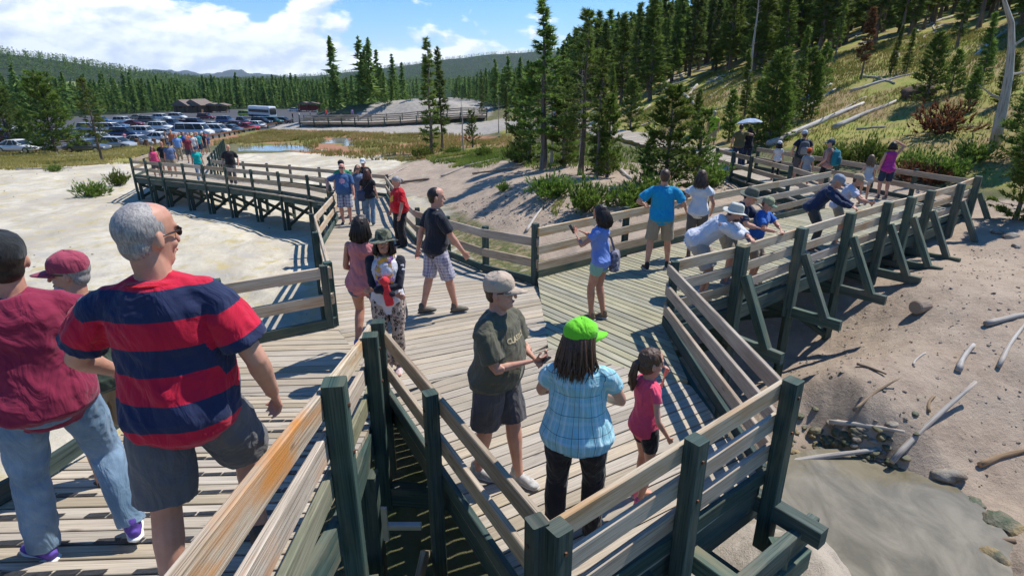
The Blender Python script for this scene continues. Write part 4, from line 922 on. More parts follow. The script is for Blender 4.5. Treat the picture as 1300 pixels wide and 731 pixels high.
# grass: stuff
def grassf(name,polypx,n,h,mat,seed,label,keepf=None,k=5):
    poly=PP(polypx); xs=[p[0] for p in poly];ys=[p[1] for p in poly]; r=np.random.default_rng(seed)
    # denser near, measured on the picture plane it would be even; uniform on the ground here
    X=r.uniform(min(xs),max(xs),n*5);Y=r.uniform(min(ys),max(ys),n*5); q=inpoly(X,Y,poly); q&=fbm(X*.25,Y*.25,3,seed)>-.18; q&=~(inpoly(X,Y,POOLS[0])|inpoly(X,Y,POOLS[1])|inpoly(X,Y,POND)); X=X[q][:n];Y=Y[q][:n]; Z=terr(X,Y)
    d=np.hypot(X,Y); sc_=h*np.clip(d/22,.6,3); cen=np.stack([X,Y,Z+sc_*.3],1); dr=np.tile([0,0,1.0],(len(X),1)); V,rn=tufts(cen,dr,sc_,sc_*.16,k,.42,r,np.clip(fbm(X*.3,Y*.3,3,4)+.5,0,1))
    o=bpy.data.objects.new(name,tri_mesh(name,V,rn,mat)); C.objects.link(o); tag(o,label,'grass',kind='stuff')
HG=((960,215),(1010,175),(1060,205),(1180,225),(1260,235),(1320,200),(1500,120),(1500,30),(1200,40),(1100,60),(1000,80),(900,95),(820,140),(765,165),(860,176),(930,180))
grassf('hillside_grass',HG,15000,.085,M_DRY,71,'dry yellow grass covering the open hillside')
grassf('green_grass',HG,12000,.085,M_GRASS,72,'green grass patches on the open hillside')
grassf('marsh_grass',((345,166),(480,170),(650,172),(650,195),(540,205),(440,200),(300,186),(260,184)),9000,.13,M_DRY,73,'reddish and yellow marsh grass around the pool')
grassf('roadside_grass',((-100,192),(60,194),(235,184),(235,194),(160,208),(60,216),(-100,218)),7000,.10,M_DRY,74,'dry grass strip in front of the parked cars')
grassf('bank_grass',((600,265),(680,240),(720,250),(700,290),(630,285)),1200,.10,M_GRASS,75,'sparse green grass on the shaded bank')
grassf('bank_grass',((540,205),(650,185),(760,185),(900,190),(920,215),(850,225),(700,215),(560,212)),6000,.13,M_GRASS,76,'grass and low plants on the shelf under the middle pines')
grassf('pond_grass',((1005,640),(1050,675),(1110,725),(1090,735),(1040,700),(1000,655)),260,.05,M_GRASS,77,'short green grass on the near lip of the pond',k=7)
# ------------------------------------------------------------------ people
V3=lambda *a: np.array(a,float)
def nrmz(v): 
    v=np.asarray(v,float); return v/(np.linalg.norm(v)+1e-9)
TMP=bpy.data.scenes.new("workbench")
class LB:
    """closed lofts collected for one voxel union"""
    def __init__(s): s.v=[];s.f=[]
    def loft(s,cs,rs,X=None,n=14,caps=True):
        cs=[np.asarray(c,float) for c in cs]; b=len(s.v); m=len(cs)
        for i,c in enumerate(cs):
            d=nrmz(cs[min(i+1,m-1)]-cs[max(i-1,0)])
            if X is None: X=np.cross(d,V3(0,0,1) if abs(d[2])<.9 else V3(0,1,0))
            x=nrmz(X-d*np.dot(X,d)); y=np.cross(d,x); X=x
            r=rs[i]; rx,ry=r if hasattr(r,'__len__') else (r,r)
            for k in range(n):
                a=2*PI*k/n; s.v.append(c+x*math.cos(a)*rx+y*math.sin(a)*ry)
        for i in range(m-1):
            for k in range(n):
                j=(k+1)%n; s.f.append((b+i*n+k,b+i*n+j,b+(i+1)*n+j,b+(i+1)*n+k))
        s.f.append(tuple(b+k for k in range(n-1,-1,-1))); s.f.append(tuple(b+(m-1)*n+k for k in range(n)))
    def limb(s,pts,rs,n=12,X=None):
        """rounded ends"""
        p0=nrmz(pts[0]-pts[1]);p1=nrmz(pts[-1]-pts[-2])
        g=lambda r:(np.array(r) if hasattr(r,'__len__') else np.array([r,r]))
        r0,r1=g(rs[0]),g(rs[-1])
        P_=[pts[0]+p0*r0.mean()*.9,pts[0]+p0*r0.mean()*.6]+list(pts)+[pts[-1]+p1*r1.mean()*.6,pts[-1]+p1*r1.mean()*.9]
        R_=[r0*.35,r0*.78]+[g(r) for r in rs]+[r1*.78,r1*.35]; s.loft(P_,R_,X,n)
    def ell(s,c,r,M=None,n=14,m=8):
        M=np.eye(3) if M is None else M; c=np.asarray(c,float)
        cs=[];rs=[]
        b=len(s.v)
        for i in range(m+1):
            t=PI*(i+.02)/(m+.04); z=-math.cos(t); q=math.sin(t)
            for k in range(n):
                a=2*PI*k/n; s.v.append(c+M@V3(math.cos(a)*q*r[0],math.sin(a)*q*r[1],z*r[2]))
        for i in range(m):
            for k in range(n):
                j=(k+1)%n; s.f.append((b+i*n+k,b+i*n+j,b+(i+1)*n+j,b+(i+1)*n+k))
        s.f.append(tuple(b+k for k in range(n-1,-1,-1))); s.f.append(tuple(b+m*n+k for k in range(n)))
    def remesh(s,name,vox,smooth,mat,parent,disp=None,st=None,it=None,union=True):
        me=bpy.data.meshes.new(name); me.from_pydata([tuple(v) for v in s.v],[],s.f); me.update()
        o=bpy.data.objects.new(name,me); TMP.collection.objects.link(o)
        if union:
            md=o.modifiers.new('r','REMESH'); md.mode='VOXEL'; md.voxel_size=vox; md.use_smooth_shade=True
        if smooth:
            ms=o.modifiers.new('s','SMOOTH'); ms.factor=.5; ms.iterations=smooth
        vl=TMP.view_layers[0]; vl.update(); dg=vl.depsgraph; m2=bpy.data.meshes.new_from_object(o.evaluated_get(dg)); o.modifiers.clear(); o.data=m2; bpy.data.meshes.remove(me); TMP.collection.objects.unlink(o); C.objects.link(o)
        m2.name=name; n=len(m2.vertices); co=np.empty(n*3,np.float32); m2.vertices.foreach_get('co',co); co=co.reshape(-1,3)
        if disp is not None and n:
            no=np.empty(n*3,np.float32); m2.vertices.foreach_get('normal',no); no=no.reshape(-1,3)
            dd=disp(co); co=co+no*dd[:,None]; m2.vertices.foreach_set('co',co.astype(np.float32).ravel())
        if st is not None and n:
            a=m2.attributes.new('st','FLOAT','POINT'); a.data.foreach_set('value',st(co).astype(np.float32))
        m2.polygons.foreach_set('use_smooth',np.ones(len(m2.polygons),bool)); m2.materials.append(mat); m2.update()
        o.parent=parent; return o
def ik(a,t,l1,l2,hint):
    a=np.asarray(a,float);t=np.asarray(t,float); d=t-a; L=np.linalg.norm(d); mx=(l1+l2)*.999
    if L>mx: t=a+d/L*mx; d=t-a; L=mx
    L=max(L,abs(l1-l2)+.02)
    x=(l1*l1-l2*l2+L*L)/(2*L); h=math.sqrt(max(0,l1*l1-x*x)); u=nrmz(d); hp=np.asarray(hint,float); hp=nrmz(hp-u*np.dot(hp,u)); return a+u*x+hp*h,t
def rotz(a): c,s=math.cos(a),math.sin(a); return np.array([[c,-s,0],[s,c,0],[0,0,1.]])
def rotx(a): c,s=math.cos(a),math.sin(a); return np.array([[1,0,0],[0,c,-s],[0,s,c]])
def roty(a): c,s=math.cos(a),math.sin(a); return np.array([[c,0,s],[0,1,0],[-s,0,c]])
# ---- cloth and skin materials
def skin(tone):
    k='skin%s'%tone
    if k in MC: return MC[k]
    col={0:(.56,.31,.22),1:(.48,.25,.17),2:(.38,.20,.12),3:(.62,.33,.25)}[tone]
    m,nt,b=newmat('skin',.5,.35,col); tc=nd(nt,'TexCoord').outputs['Object']
    n=noise(nt,tc,9,5,.6); c=mix(nt,ramp(nt,n,[(.35,0.),(.65,1.)]),tuple(x*y for x,y in zip(col,(.92,.80,.76))),tuple(min(1,x*1.08) for x in col))
    c=mix(nt,mth(nt,'MULTIPLY',ramp(nt,noise(nt,tc,90,3,.7),[(.6,0.),(.75,1.)]),.3),c,tuple(x*.6 for x in col))
    nt.links.new(c,b.inputs['Base Color']); b.inputs['Subsurface Weight'].default_value=.12; b.inputs['Subsurface Radius'].default_value=(.02,.008,.004); b.inputs['Subsurface Scale'].default_value=.4
    bump(nt,b,noise(nt,tc,140,3,.6),.25,.002); MC[k]=m; return m
def cloth(name,col,pat=None,cols=None,rough=.85,per=None,offs=0,wr=1.0):
    """woven cloth; pat: stripes, plaid, windowpane, leopard, denim, camo"""
    m,nt,b=newmat(name,rough,.2,col); tc=nd(nt,'TexCoord').outputs['Object']; st=nd(nt,'Attribute',attribute_name='st').outputs['Fac']
    sx=nd(nt,'SeparateXYZ',{0:tc}).outputs
    c=None
    def band(x,p,lo,hi,o=0): return ramp(nt,mth(nt,'FRACT',mth(nt,'ADD',mth(nt,'DIVIDE',x,p),o+20)),[(0,0.),(lo,0.),(lo+.006,1.),(hi,1.),(hi+.006,0.)],'LINEAR')
    if pat=='stripes':
        c=mix(nt,band(st,per,.5-cols[1]/2,.5+cols[1]/2,offs),col,cols[0])
    elif pat=='plaid':
        a=band(sx[0],per,.1,.45);a2=band(sx[2],per,.1,.45); c=mix(nt,mth(nt,'MULTIPLY',mth(nt,'ADD',a,a2),.5),col,cols[0])
        y=band(sx[1],per,.1,.45); c=mix(nt,mth(nt,'MULTIPLY',y,.25),c,cols[0]); c=mix(nt,mth(nt,'MULTIPLY',mth(nt,'ADD',band(sx[0],per,.68,.74),band(sx[2],per,.68,.74)),.6),c,cols[1])
    elif pat=='windowpane':
        ang=mth(nt,'ARCTAN2',sx[0],sx[1]); l=mth(nt,'ADD',band(ang,.55,.47,.51),band(st,.13,.47,.50)); s2=mth(nt,'ADD',band(ang,.55,.05,.25),band(ang,.183,.3,.45))
        c=mix(nt,mth(nt,'MULTIPLY',s2,.38),col,cols[0]); c=mix(nt,mth(nt,'MULTIPLY',band(st,.13,.05,.22),.3),c,cols[0]); c=mix(nt,mth(nt,'MULTIPLY',l,.75),c,cols[1])
    elif pat=='leopard':
        vo=nd(nt,'TexVoronoi',{'Vector':tc,'Scale':26.0}).outputs['Distance']; w=mth(nt,'ADD',vo,mth(nt,'MULTIPLY',noise(nt,tc,40,2),.3)); c=mix(nt,ramp(nt,w,[(.40,0.),(.43,1.),(.60,1.),(.63,0.)]),col,cols[0]); c=mix(nt,ramp(nt,w,[(.34,.7),(.38,0.)]),c,cols[1])
    elif pat=='camo':
        c=mix(nt,ramp(nt,noise(nt,tc,16,2),[(.46,0.),(.48,1.)]),col,cols[0]); c=mix(nt,ramp(nt,noise(nt,mapv(nt,tc,loc=(3,1,2)),18,2),[(.55,0.),(.57,1.)]),c,cols[1])
    elif pat=='denim':
        w=noise(nt,tc,5,3,.5); c=mix(nt,ramp(nt,w,[(.3,0.),(.7,1.)]),col,cols[0]); c=mix(nt,.25,c,mix(nt,noise(nt,mapv(nt,tc,(300,300,60)),1,3,.6),(0,0,.0),(1,1,1)),'SOFT_LIGHT')
    elif pat=='tie':
        c=mix(nt,ramp(nt,noise(nt,tc,8,3,.5,.8),[(.45,0.),(.55,1.)]),col,cols[0])
    f=noise(nt,tc,5,5,.6)
    base=c if c is not None else mix(nt,0.0,col,col)
    c=mix(nt,1.0,base,mix(nt,ramp(nt,f,[(.3,0.),(.7,1.)]),(.86,.86,.86),(1,1,1)),'MULTIPLY')
    nt.links.new(c,b.inputs['Base Color']); b.inputs['Sheen Weight'].default_value=.15
    fold=noise(nt,mapv(nt,tc,(9,9,4.5),rot=(.4,.5,0)),1.0,3,.5,1.3); fine=noise(nt,tc,260,2,.5)
    bump(nt,b,mth(nt,'ADD',mth(nt,'MULTIPLY',fold,wr),mth(nt,'MULTIPLY',fine,.03)),.7,.045); return m
def hairmat(name,col,c2=None):
    m,nt,b=newmat(name,.45,.4,col); tc=nd(nt,'TexCoord').outputs['Object']
    n=noise(nt,mapv(nt,tc,(150,150,45)),1.0,4,.7,.3); nt.links.new(mix(nt,ramp(nt,n,[(.35,0.),(.65,1.)]),tuple(x*.55 for x in col),c2 or tuple(min(1,x*1.5) for x in col)),b.inputs['Base Color']); bump(nt,b,n,.6,.004); return m
H_DARK=hairmat('dark_hair',(.022,.015,.012)); H_BROWN=hairmat('brown_hair',(.055,.03,.018),(.14,.075,.045)); H_GREY=hairmat('grey_hair',(.34,.31,.29),(.44,.41,.39)); H_LIGHT=hairmat('light_brown_hair',(.14,.08,.04),(.26,.16,.09))
M_LENS=plain('sunglass_lens',(.012,.012,.014),.08,.6); M_FRAME=plain('glasses_frame',(.04,.025,.02),.3,.5); M_EYE=plain('eye',(.03,.02,.015),.1,.6); M_LIP=plain('lips',(.36,.13,.11),.45,.3)
M_SOLE=plain('shoe_sole',(.55,.53,.50),.7); M_SOLED=plain('dark_shoe_sole',(.05,.05,.05),.7)
NP=[0]
def person(label,pos,az,H=1.75,w=1.0,belly=0.0,fem=0,lean=0.0,side=0.0,head=(0,0),feet=None,hands=None,elb=None,skn=0,vox=.012,
           top=None,sleeve=.55,bottom=None,blen=1.0,shoe=(.2,.2,.2),sole=None,hair=('short',None),hat=None,glasses=None,hem=.02,ease=1.0,collar=None,curl=.5,palm=None,group=None,beard=None,neckl=1.0,hm=None,hs=1.0,loose=1.0,drop=0.0,toe=(0,0),foot_up=(0,0)):
    NP[0]+=1; seed=NP[0]; k=H/1.75; x0,y0,z0_=pos
    rt=empty('person',(x0,y0,z0_),-R(az),label,'person',group)
    feet=feet or ((-.11,0),(.11,0)); hands=hands or ((-.27,.04,.78),(.27,.04,.78)); elb=elb or ((-.6,-1,0),(.6,-1,0))
    ch=H<1.5
    Tt=rotx(-lean)@roty(side)
    pel=V3((feet[0][0]+feet[1][0])/2,(feet[0][1]+feet[1][1])/2-.32*math.sin(lean)*.75,.93-drop-.05*abs(lean))
    up=Tt@V3(0,0,1); fw=Tt@V3(0,1,0); rt_=Tt@V3(1,0,0)
    TP=lambda x,y,t: pel+rt_*x+fw*y+up*t
    sw=.178*(1.0+(w-1)*.45)*(.90 if fem else 1)*(.84 if ch else 1)
    nb=TP(0,-.005,.51*neckl); shs=[TP(-sw,-.01,.435*neckl),TP(sw,-.01,.435*neckl)]
    hc=nb+nrmz(up*1.0+V3(0,.12,.25))*(.150)
    hs_=hs*(1.16 if ch else 1.04)
    HM=Tt@rotz(-R(head[0]))@rotx(R(head[1])); HM=(rotx(-lean*.45)@roty(side*.5))@rotz(-R(head[0]))@rotx(R(head[1]))
    hd=lambda x,y,z: hc+HM@V3(x,y,z)*hs_
    # joints
    J=[]
    for i in (0,1):
        e,h=ik(shs[i],V3(*hands[i]),.285,.255,elb[i]); J.append((e,h))
    LG=[]
    for i in (0,1):
        hp=pel+rt_*(-.095 if i==0 else .095)*(1.05 if fem else 1)*(.9+.1*w); an=V3(feet[i][0],feet[i][1],.085+foot_up[i]); kn,an=ik(hp,an,.43,.425,V3(-.12 if i==0 else .12,1,.0)); LG.append((hp,kn,an))
    A=w
    def torso(lb,ez,t0=-.07,t1=.5,n=22,bot=None):
        hip=(.176 if not fem else .188)*A; wst=(.150 if not fem else .132)*A*(1+.5*belly); chs=(.172 if not fem else .150)*(1+(A-1)*.6)
        tab=[(-.09,hip*.55,.07,0),(-.06,hip*.88,.115*A,-.01),(0,hip,.132*A+.03*belly,-.012+.02*belly),(.09,(hip+wst)/2*1.03,.122*A+.09*belly,.01+.055*belly),(.18,wst,.110*A+.085*belly,.01+.05*belly),(.27,(wst+chs)/2,.112*A+.04*belly,.008+.02*belly+(.02 if fem and not ch else 0)),(.35,chs,.122*(.5+.5*A),.005+(.025 if fem and not ch else 0)),(.42,chs*.97,.108*(.6+.4*A),-.008),(.460,chs*.80,.086*(.6+.4*A),-.012),(.492,chs*.50,.070,-.012),(.515,.066,.062,-.008),(.535,.055,.055,-.005)]
        if ch: tab=[(t,rx*.86,ry*.88,o) for t,rx,ry,o in tab]
        cs=[];rs=[]
        ts=[t for t in np.linspace(t0,t1,16)]
        for t in ts:
            rx=np.interp(t,[q[0] for q in tab],[q[1] for q in tab]);ry=np.interp(t,[q[0] for q in tab],[q[2] for q in tab]);o=np.interp(t,[q[0] for q in tab],[q[3] for q in tab])
            e=ez if t<.47 else ez*.8
            if bot is not None and t<0: e+=.012
            cs.append(TP(0,o,t*neckl)); rs.append((rx+e,ry+e))
        lb.loft(cs,rs,rt_,n)
    # ---- body
    lb=LB(); torso(lb,0,-.07,.5)
    lb.limb([nb-up*.06,nb+up*.02,hc-HM@V3(0,.02,.03)],[.064*(.75+.25*w)*(.86 if fem else 1),.058*(.75+.25*w)*(.84 if fem else 1),.056*(.86 if fem else 1)])
    ring=[(-.120,.024,.026,.052),(-.108,.040,.040,.046),(-.085,.051,.060,.028),(-.055,.060,.079,.010),(-.015,.069,.091,.001),(.03,.0745,.097,-.003),(.062,.073,.095,-.006),(.088,.061,.081,-.008),(.106,.041,.056,-.010),(.117,.017,.022,-.01)]
    lb.loft([hd(0,c,z) for z,a,b_,c in ring],[(a*hs_*(1+.12*(w-1)),b_*hs_) for z,a,b_,c in ring],HM@V3(1,0,0),18)
    lb.limb([hd(0,.086,.018),hd(0,.100,-.012),hd(0,.106,-.034)],[.008*hs_,.010*hs_,.0135*hs_],8)
    lb.limb([hd(-.045,.075,.030),hd(0,.088,.032),hd(.045,.075,.030)],[.010*hs_,.011*hs_,.010*hs_],8)
    for s_ in (-1,1):
        lb.ell(hd(s_*.078,-.008,-.008),(.011*hs_,.019*hs_,.032*hs_),HM@rotz(s_*.35)); lb.ell(hd(s_*.035,.062,-.035),(.022*hs_,.018*hs_,.022*hs_),HM)
    lb.ell(hd(0,.078,-.068),(.024*hs_,.014*hs_,.014*hs_),HM); lb.ell(hd(0,.066,-.098),(.02*hs_,.02*hs_,.016*hs_),HM)
    am=(.85 if fem else 1)*(.72+.28*w)*(.78 if ch else 1)
    for i in (0,1): lb.limb([nb+up*.015,TP((-sw if i==0 else sw)*.5,-.012,.462*neckl),TP((-sw if i==0 else sw)*.85,-.012,.438*neckl)],[.040*am,.038*am,.034*am],10)
    for i in (0,1):
        s=shs[i];e,h=J[i]; sg=-1 if i==0 else 1
        lb.limb([s,s*.65+e*.35,e*.92+s*.08,e,e*.75+h*.25,e*.35+h*.65,h],[.052*am,.050*am,.041*am,.040*am,.043*am,.034*am,.026*am*1.05])
        fd=nrmz(h-e); pn=palm[i] if palm and palm[i] is not None else V3(-sg*.9,.2,0); pn=nrmz(np.asarray(pn,float)-fd*np.dot(pn,fd)); sd=np.cross(fd,pn)
        hk=(.78 if ch else 1)*(.9 if fem else 1)
        lb.loft([h-fd*.01,h+fd*.02*hk,h+fd*.05*hk,h+fd*.085*hk],[(.024*hk,.020*hk),(.034*hk,.017*hk),(.040*hk,.016*hk),(.038*hk,.012*hk)],sd,10)
        cu=curl if not hasattr(curl,'__len__') else curl[i]
        for q in range(4):
            o=(q-1.5)*.0205*hk; L=(.070,.078,.074,.058)[q if np.dot(np.cross(fd,pn),V3(0,1,0))>0 else 3-q]*hk; b0=h+fd*.082*hk+sd*o; d1=nrmz(fd+pn*cu*.7+sd*o*3); d2=nrmz(fd*(1-cu)+pn*cu*1.6); d3=nrmz(fd*(.6-cu)+pn*cu*2)
            p1=b0+d1*L*.45;p2=p1+d2*L*.32;p3=p2+d3*L*.23; rr=max(.0078*hk,vox*.75); lb.limb([b0-d1*.01,p1,p2,p3],[rr*1.1,rr,rr*.95,rr*.85],8)
        td=sd*(1 if np.dot(sd,V3(0,1,.3))>0 else -1); b0=h+fd*.028*hk+td*.024*hk; p1=b0+nrmz(td+fd*.9+pn*.3)*.034*hk; p2=p1+nrmz(fd+pn*.45+td*.25)*.028*hk
        lb.limb([b0,p1,p2],[max(.012*hk,vox*.8),max(.010*hk,vox*.75),max(.009*hk,vox*.7)],8)
    lm=(1.04 if fem else 1)*(.6+.4*w)*(.82 if ch else 1)
    for i in (0,1):
        hp,kn,an=LG[i]; yaw=R(toe[i]); fdv=V3(math.sin(yaw),math.cos(yaw),0)
        lb.limb([hp-V3(0,0,.02),hp*.6+kn*.4,kn*.85+hp*.15,kn,kn*.72+an*.28,kn*.3+an*.7,an],[(.088*lm),(.078*lm),.058*lm,.055*lm,(.057*lm),.040*lm,.036*lm])
        bk=an-fdv*.02; lb.limb([bk+V3(0,0,-.04),an+fdv*.08+V3(0,0,-.045),an+fdv*.155+V3(0,0,-.062)],[(.030,.030),(.038,.026),(.036,.016)],10,X=np.cross(fdv,V3(0,0,1)))
    def tuck(c):
        t=(c-pel)@up; o=np.zeros(len(c)); lat=np.abs((c-pel)@rt_); slv=sleeve if hasattr(sleeve,'__len__') else (sleeve,sleeve)
        if top is None: return o
        o[(t>.0)&(t<(.47 if slv[0]>0 else .40))&(lat<sw*1.02)]=-.015
        for i in (0,1):
            if slv[i]<=.2: continue
            s=shs[i];e=J[i][0]; d=nrmz(e-s); q=(c-s)@d; dist=np.linalg.norm((c-s)-np.outer(q,d),axis=1); o[(dist<.10)&(q>-.08)&(q<.285*min(slv[i],1)*.8)&(t>.1)]=-.014
        return o
    body=lb.remesh('body',vox,3,skin(skn),rt,disp=tuck,st=lambda c:c[:,2])
    body.scale=(k,k,k)
    parts=[body]
    fn=lambda amp,s1: (lambda c:(fbm(c[:,0]*9+c[:,2]*5+s1,c[:,2]*7-c[:,1]*8+s1,3,seed)*amp*1.3))
    def stf(c):
        t=(c-pel)@up; # along the torso; the sleeves follow their own arm
        r=t.copy(); tor=np.abs((c-pel)@rt_)
        for i in (0,1):
            s=shs[i];e=J[i][0]; d=nrmz(e-s); q=(c-s)@d; dist=np.linalg.norm((c-s)-np.outer(q,d),axis=1); m_=(dist<.115)&(q>.05)&(tor>sw*.80)
            r[m_]=(.435*neckl-q*.9)[m_]
        return r
    if top is not None:
        lb=LB(); ez=.016*ease; torso(lb,ez,hem-.12,.508,bot=.2)
        for i in (0,1): lb.limb([nb-up*.012,TP((-sw if i==0 else sw)*.5,-.012,.462*neckl),TP((-sw if i==0 else sw)*.85,-.012,.438*neckl)],[.040*am+.010,.038*am+.015,.036*am+.015],10)
        slv=sleeve if hasattr(sleeve,'__len__') else (sleeve,sleeve)
        for i in (0,1):
            s=shs[i];e,h=J[i]; sv=slv[i]
            inn=TP((-sw if i==0 else sw)*.55,-.01,.44*neckl)
            if sv<=0: continue
            f=min(sv,1.0); end=s+(e-s)*f; lz=.018*ease*loose
            us=nrmz(e-s); P_=[TP((-sw if i==0 else sw)*.35,-.012,.455*neckl),TP((-sw if i==0 else sw)*.80,-.012,.440*neckl),s+us*.035,s+(e-s)*.28*f+us*.02,s+(e-s)*.6*f,end]; R_=[.048*am+.010,.052*am+.012,.058*am+.012,.058*am+lz*.8,.052*am+lz*1.05,.048*am+lz*1.3]
            if sv>1:
                g=(sv-1); w2=e+(h-e)*min(g,.98); P_+= [e*.6+w2*.4,w2]; R_[-1]=.046*am+lz; R_+= [.044*am+lz*.8,.034*am+lz*.7]
            lb.loft(P_,R_,None,12)
        sh=lb.remesh('shirt',vox,2,top,rt,disp=fn(.013*ease,1.3),st=stf); sh.scale=(k,k,k); parts.append(sh)
    if collar is not None:
        lb=LB(); n=16; cs=[]
        for j in range(n+1):
            a=2*PI*j/n; cs.append(nb+rt_*math.sin(a)*.074*(.8+.2*w)+fw*(math.cos(a)*.070-.004)+up*(-.006-.018*max(0,math.cos(a))))
        for j in range(n): lb.loft([cs[j],cs[(j+1)]],[(.010,.024),(.010,.024)],up,8)
        c_=lb.remesh('collar',min(vox,.008),2,collar,rt,st=lambda c:c[:,2]); c_.scale=(k,k,k)
    if bottom is not None:
        lb=LB(); torso(lb,.004,-.085,.03)
        for i in (0,1):
            hp,kn,an=LG[i]; ez=.016*ease*loose
            if blen<=1.0:
                f=blen; kk=hp+(kn-hp)*f; P_=[hp+V3(0,0,.03),hp*.7+kk*.3,hp*.35+kk*.65,kk]; R_=[.090*lm,.088*lm+ez,.078*lm+ez*1.3,.066*lm+ez*(1.8 if not fem else 1.0)]
            else:
                f=min(1.0,blen-1); aa=kn+(an-kn)*f; P_=[hp+V3(0,0,.03),hp*.7+kn*.3,kn,kn*.6+aa*.4,aa]; R_=[.090*lm,.086*lm+ez*.7,.060*lm+ez*.8,.060*lm+ez*.8,.042*lm+ez*1.5]
            lb.loft(P_,R_,None,14)
        nm='shorts' if blen<=1 else 'trousers'
        b_=lb.remesh(nm,vox,2,bottom,rt,disp=fn(.010*ease,7.7),st=lambda c:c[:,2]); b_.scale=(k,k,k)
    # ---- shoes
    for i in (0,1):
        hp,kn,an=LG[i]; yaw=R(toe[i]); fdv=V3(math.sin(yaw),math.cos(yaw),0); sdv=V3(math.cos(yaw),-math.sin(yaw),0); dz=an[2]-.085
        pit=-.5*min(1,foot_up[i]/.12) if foot_up[i]>0 else 0
        def F(a,z): return V3(an[0],an[1],0)+fdv*a*math.cos(pit)+V3(0,0,z+dz+a*math.sin(pit))
        if vox<.02 or True:
            lb=LB(); ks=(.80 if ch else .95)*(.90 if fem else 1)
            lb.loft([F(-.075*ks,.045),F(-.05*ks,.05),F(.0,.052),F(.06*ks,.045),F(.12*ks,.036),F(.165*ks,.030),F(.19*ks,.026)],[(.018,.02),(.034*ks,.040),(.037*ks,.044),(.042*ks,.038),(.047*ks,.028),(.042*ks,.020),(.022*ks,.010)],sdv,14)
            lb.limb([F(-.02,.06),F(-.02,.115)],[.043*ks,.044*ks])
            s=lb.remesh('shoe',max(vox*.8,.006),1,plain('shoe_%s'%(shoe,),shoe,.7,var=.3,scale=30,bmp=.4),rt); s.scale=(k,k,k)
            lb=LB(); lb.loft([F(-.085*ks,.014),F(-.055*ks,.013),F(.03*ks,.012),F(.11*ks,.012),F(.17*ks,.015),F(.198*ks,.02)],[(.015,.01),(.040*ks,.013),(.042*ks,.012),(.052*ks,.012),(.044*ks,.012),(.015,.006)],sdv,12)
            q=lb.remesh('sole',.01,0,sole or M_SOLE,s,union=False)
            s.name='shoe'
    # ---- hair
    hk_,hcM=hair; 
    if hk_!='bald' and hcM:
        lb=LB()
        lb.ell(hd(0,-.020,.032),(.0795*hs_,.0955*hs_,.090*hs_),HM,18,12) if hk_=='short' else lb.ell(hd(0,-.012,.042),(.083*hs_,.101*hs_,.088*hs_),HM,18,12)
        if hk_!='short' : lb.ell(hd(0,-.035,-.01),(.084*hs_,.082*hs_,.090*hs_),HM,18,10)
        else:
            lb.ell(hd(0,-.045,-.025),(.066*hs_,.055*hs_,.060*hs_),HM,16,10)
        if hk_=='short': amp=.0012
        else: amp=.009
        if hk_ in('long','bob'): lb.limb([hd(0,-.035,.0),hd(0,-.062,-.10),hd(0,-.062,-.10)+V3(0,0,-(hm or .25)*.55),hd(0,-.060,-.10)+V3(0,0,-(hm or .25)*.85)] if hk_=='long' else [hd(0,-.03,.0),hd(0,-.045,-.09),hd(0,-.045,-(hm or .17)*.85)],[(.080,.06),(.085,.042),(.078,.030),(.05,.018)] if hk_=='long' else [(.08,.07),(.084,.058),(.070,.045)],14,X=HM@V3(1,0,0))
        h_=lb.remesh('hair',min(vox,.01) if vox<.02 else vox,1,hcM,rt,disp=(lambda c: fbm(c[:,0]*60,c[:,1]*60+c[:,2]*25,2,seed)*amp)); h_.scale=(k,k,k)
        if hk_ in('long','pony','bob'):
            mb=MB(); rg_=random.Random(seed); L=hm or {'long':.30,'pony':.30,'bob':.17}[hk_]; N=200 if vox<.01 else 60
            for q in range(N):
                if hk_=='pony':
                    a=rg_.random()*6.28; r_=rg_.random()**.5*.028; p0=hd(math.cos(a)*r_*.5,-.085,.035+math.sin(a)*r_*.5); p1=hd(math.cos(a)*r_,-.128+math.sin(a)*r_*.6,.0); p2=hd(math.cos(a)*r_*1.1,-.14+math.sin(a)*r_,-L*.5); p3=hd(math.cos(a)*r_*.5,-.125+math.sin(a)*r_*.4,-L*rg_.uniform(.8,1.05))
                else:
                    a=rg_.uniform(-2.25,2.25); xx=math.sin(a)*.082; yy=-math.cos(a)*.092-.012
                    p0=hd(xx*.55,yy*.55,.105); p1=hd(xx*1.04,yy*1.04,.03); fl=1.12+.22*rg_.random(); p2=hd(xx*fl+rg_.gauss(0,.008),yy*fl,-.09); lz=L*rg_.uniform(.75,1.08)
                    q3=hd(xx*fl*.95+rg_.gauss(0,.02),yy*fl*1.05+rg_.gauss(0,.01),-.09); p3=q3+V3(0,0,-lz*.8)+ (fw*-.02); 
                    if hk_=='bob': p3=hd(xx*1.05,yy*1.0,-L)
                mid=(p2+p3)/2+V3(rg_.gauss(0,.014),rg_.gauss(0,.010),0)
                pts=[p0,p1,p2,mid,p3]; rd=(.0075 if vox<.01 else .011)*rg_.uniform(.5,1.3); mb.tube(pts,[rd*.8,rd*1.1,rd*1.1,rd*.9,rd*.15],5,rnd=rg_.random())
            o=mb.build('hair_lengths',hcM,rt,smooth=True); o.scale=(k,k,k)
    if beard:
        lb=LB(); lb.ell(hd(0,.036,-.085),(.056*hs_,.058*hs_,.040*hs_),HM,16,10); o=lb.remesh('beard',min(vox,.008),1,beard,rt,disp=lambda c:fbm(c[:,0]*90,c[:,2]*90,2,3)*.006); o.scale=(k,k,k)
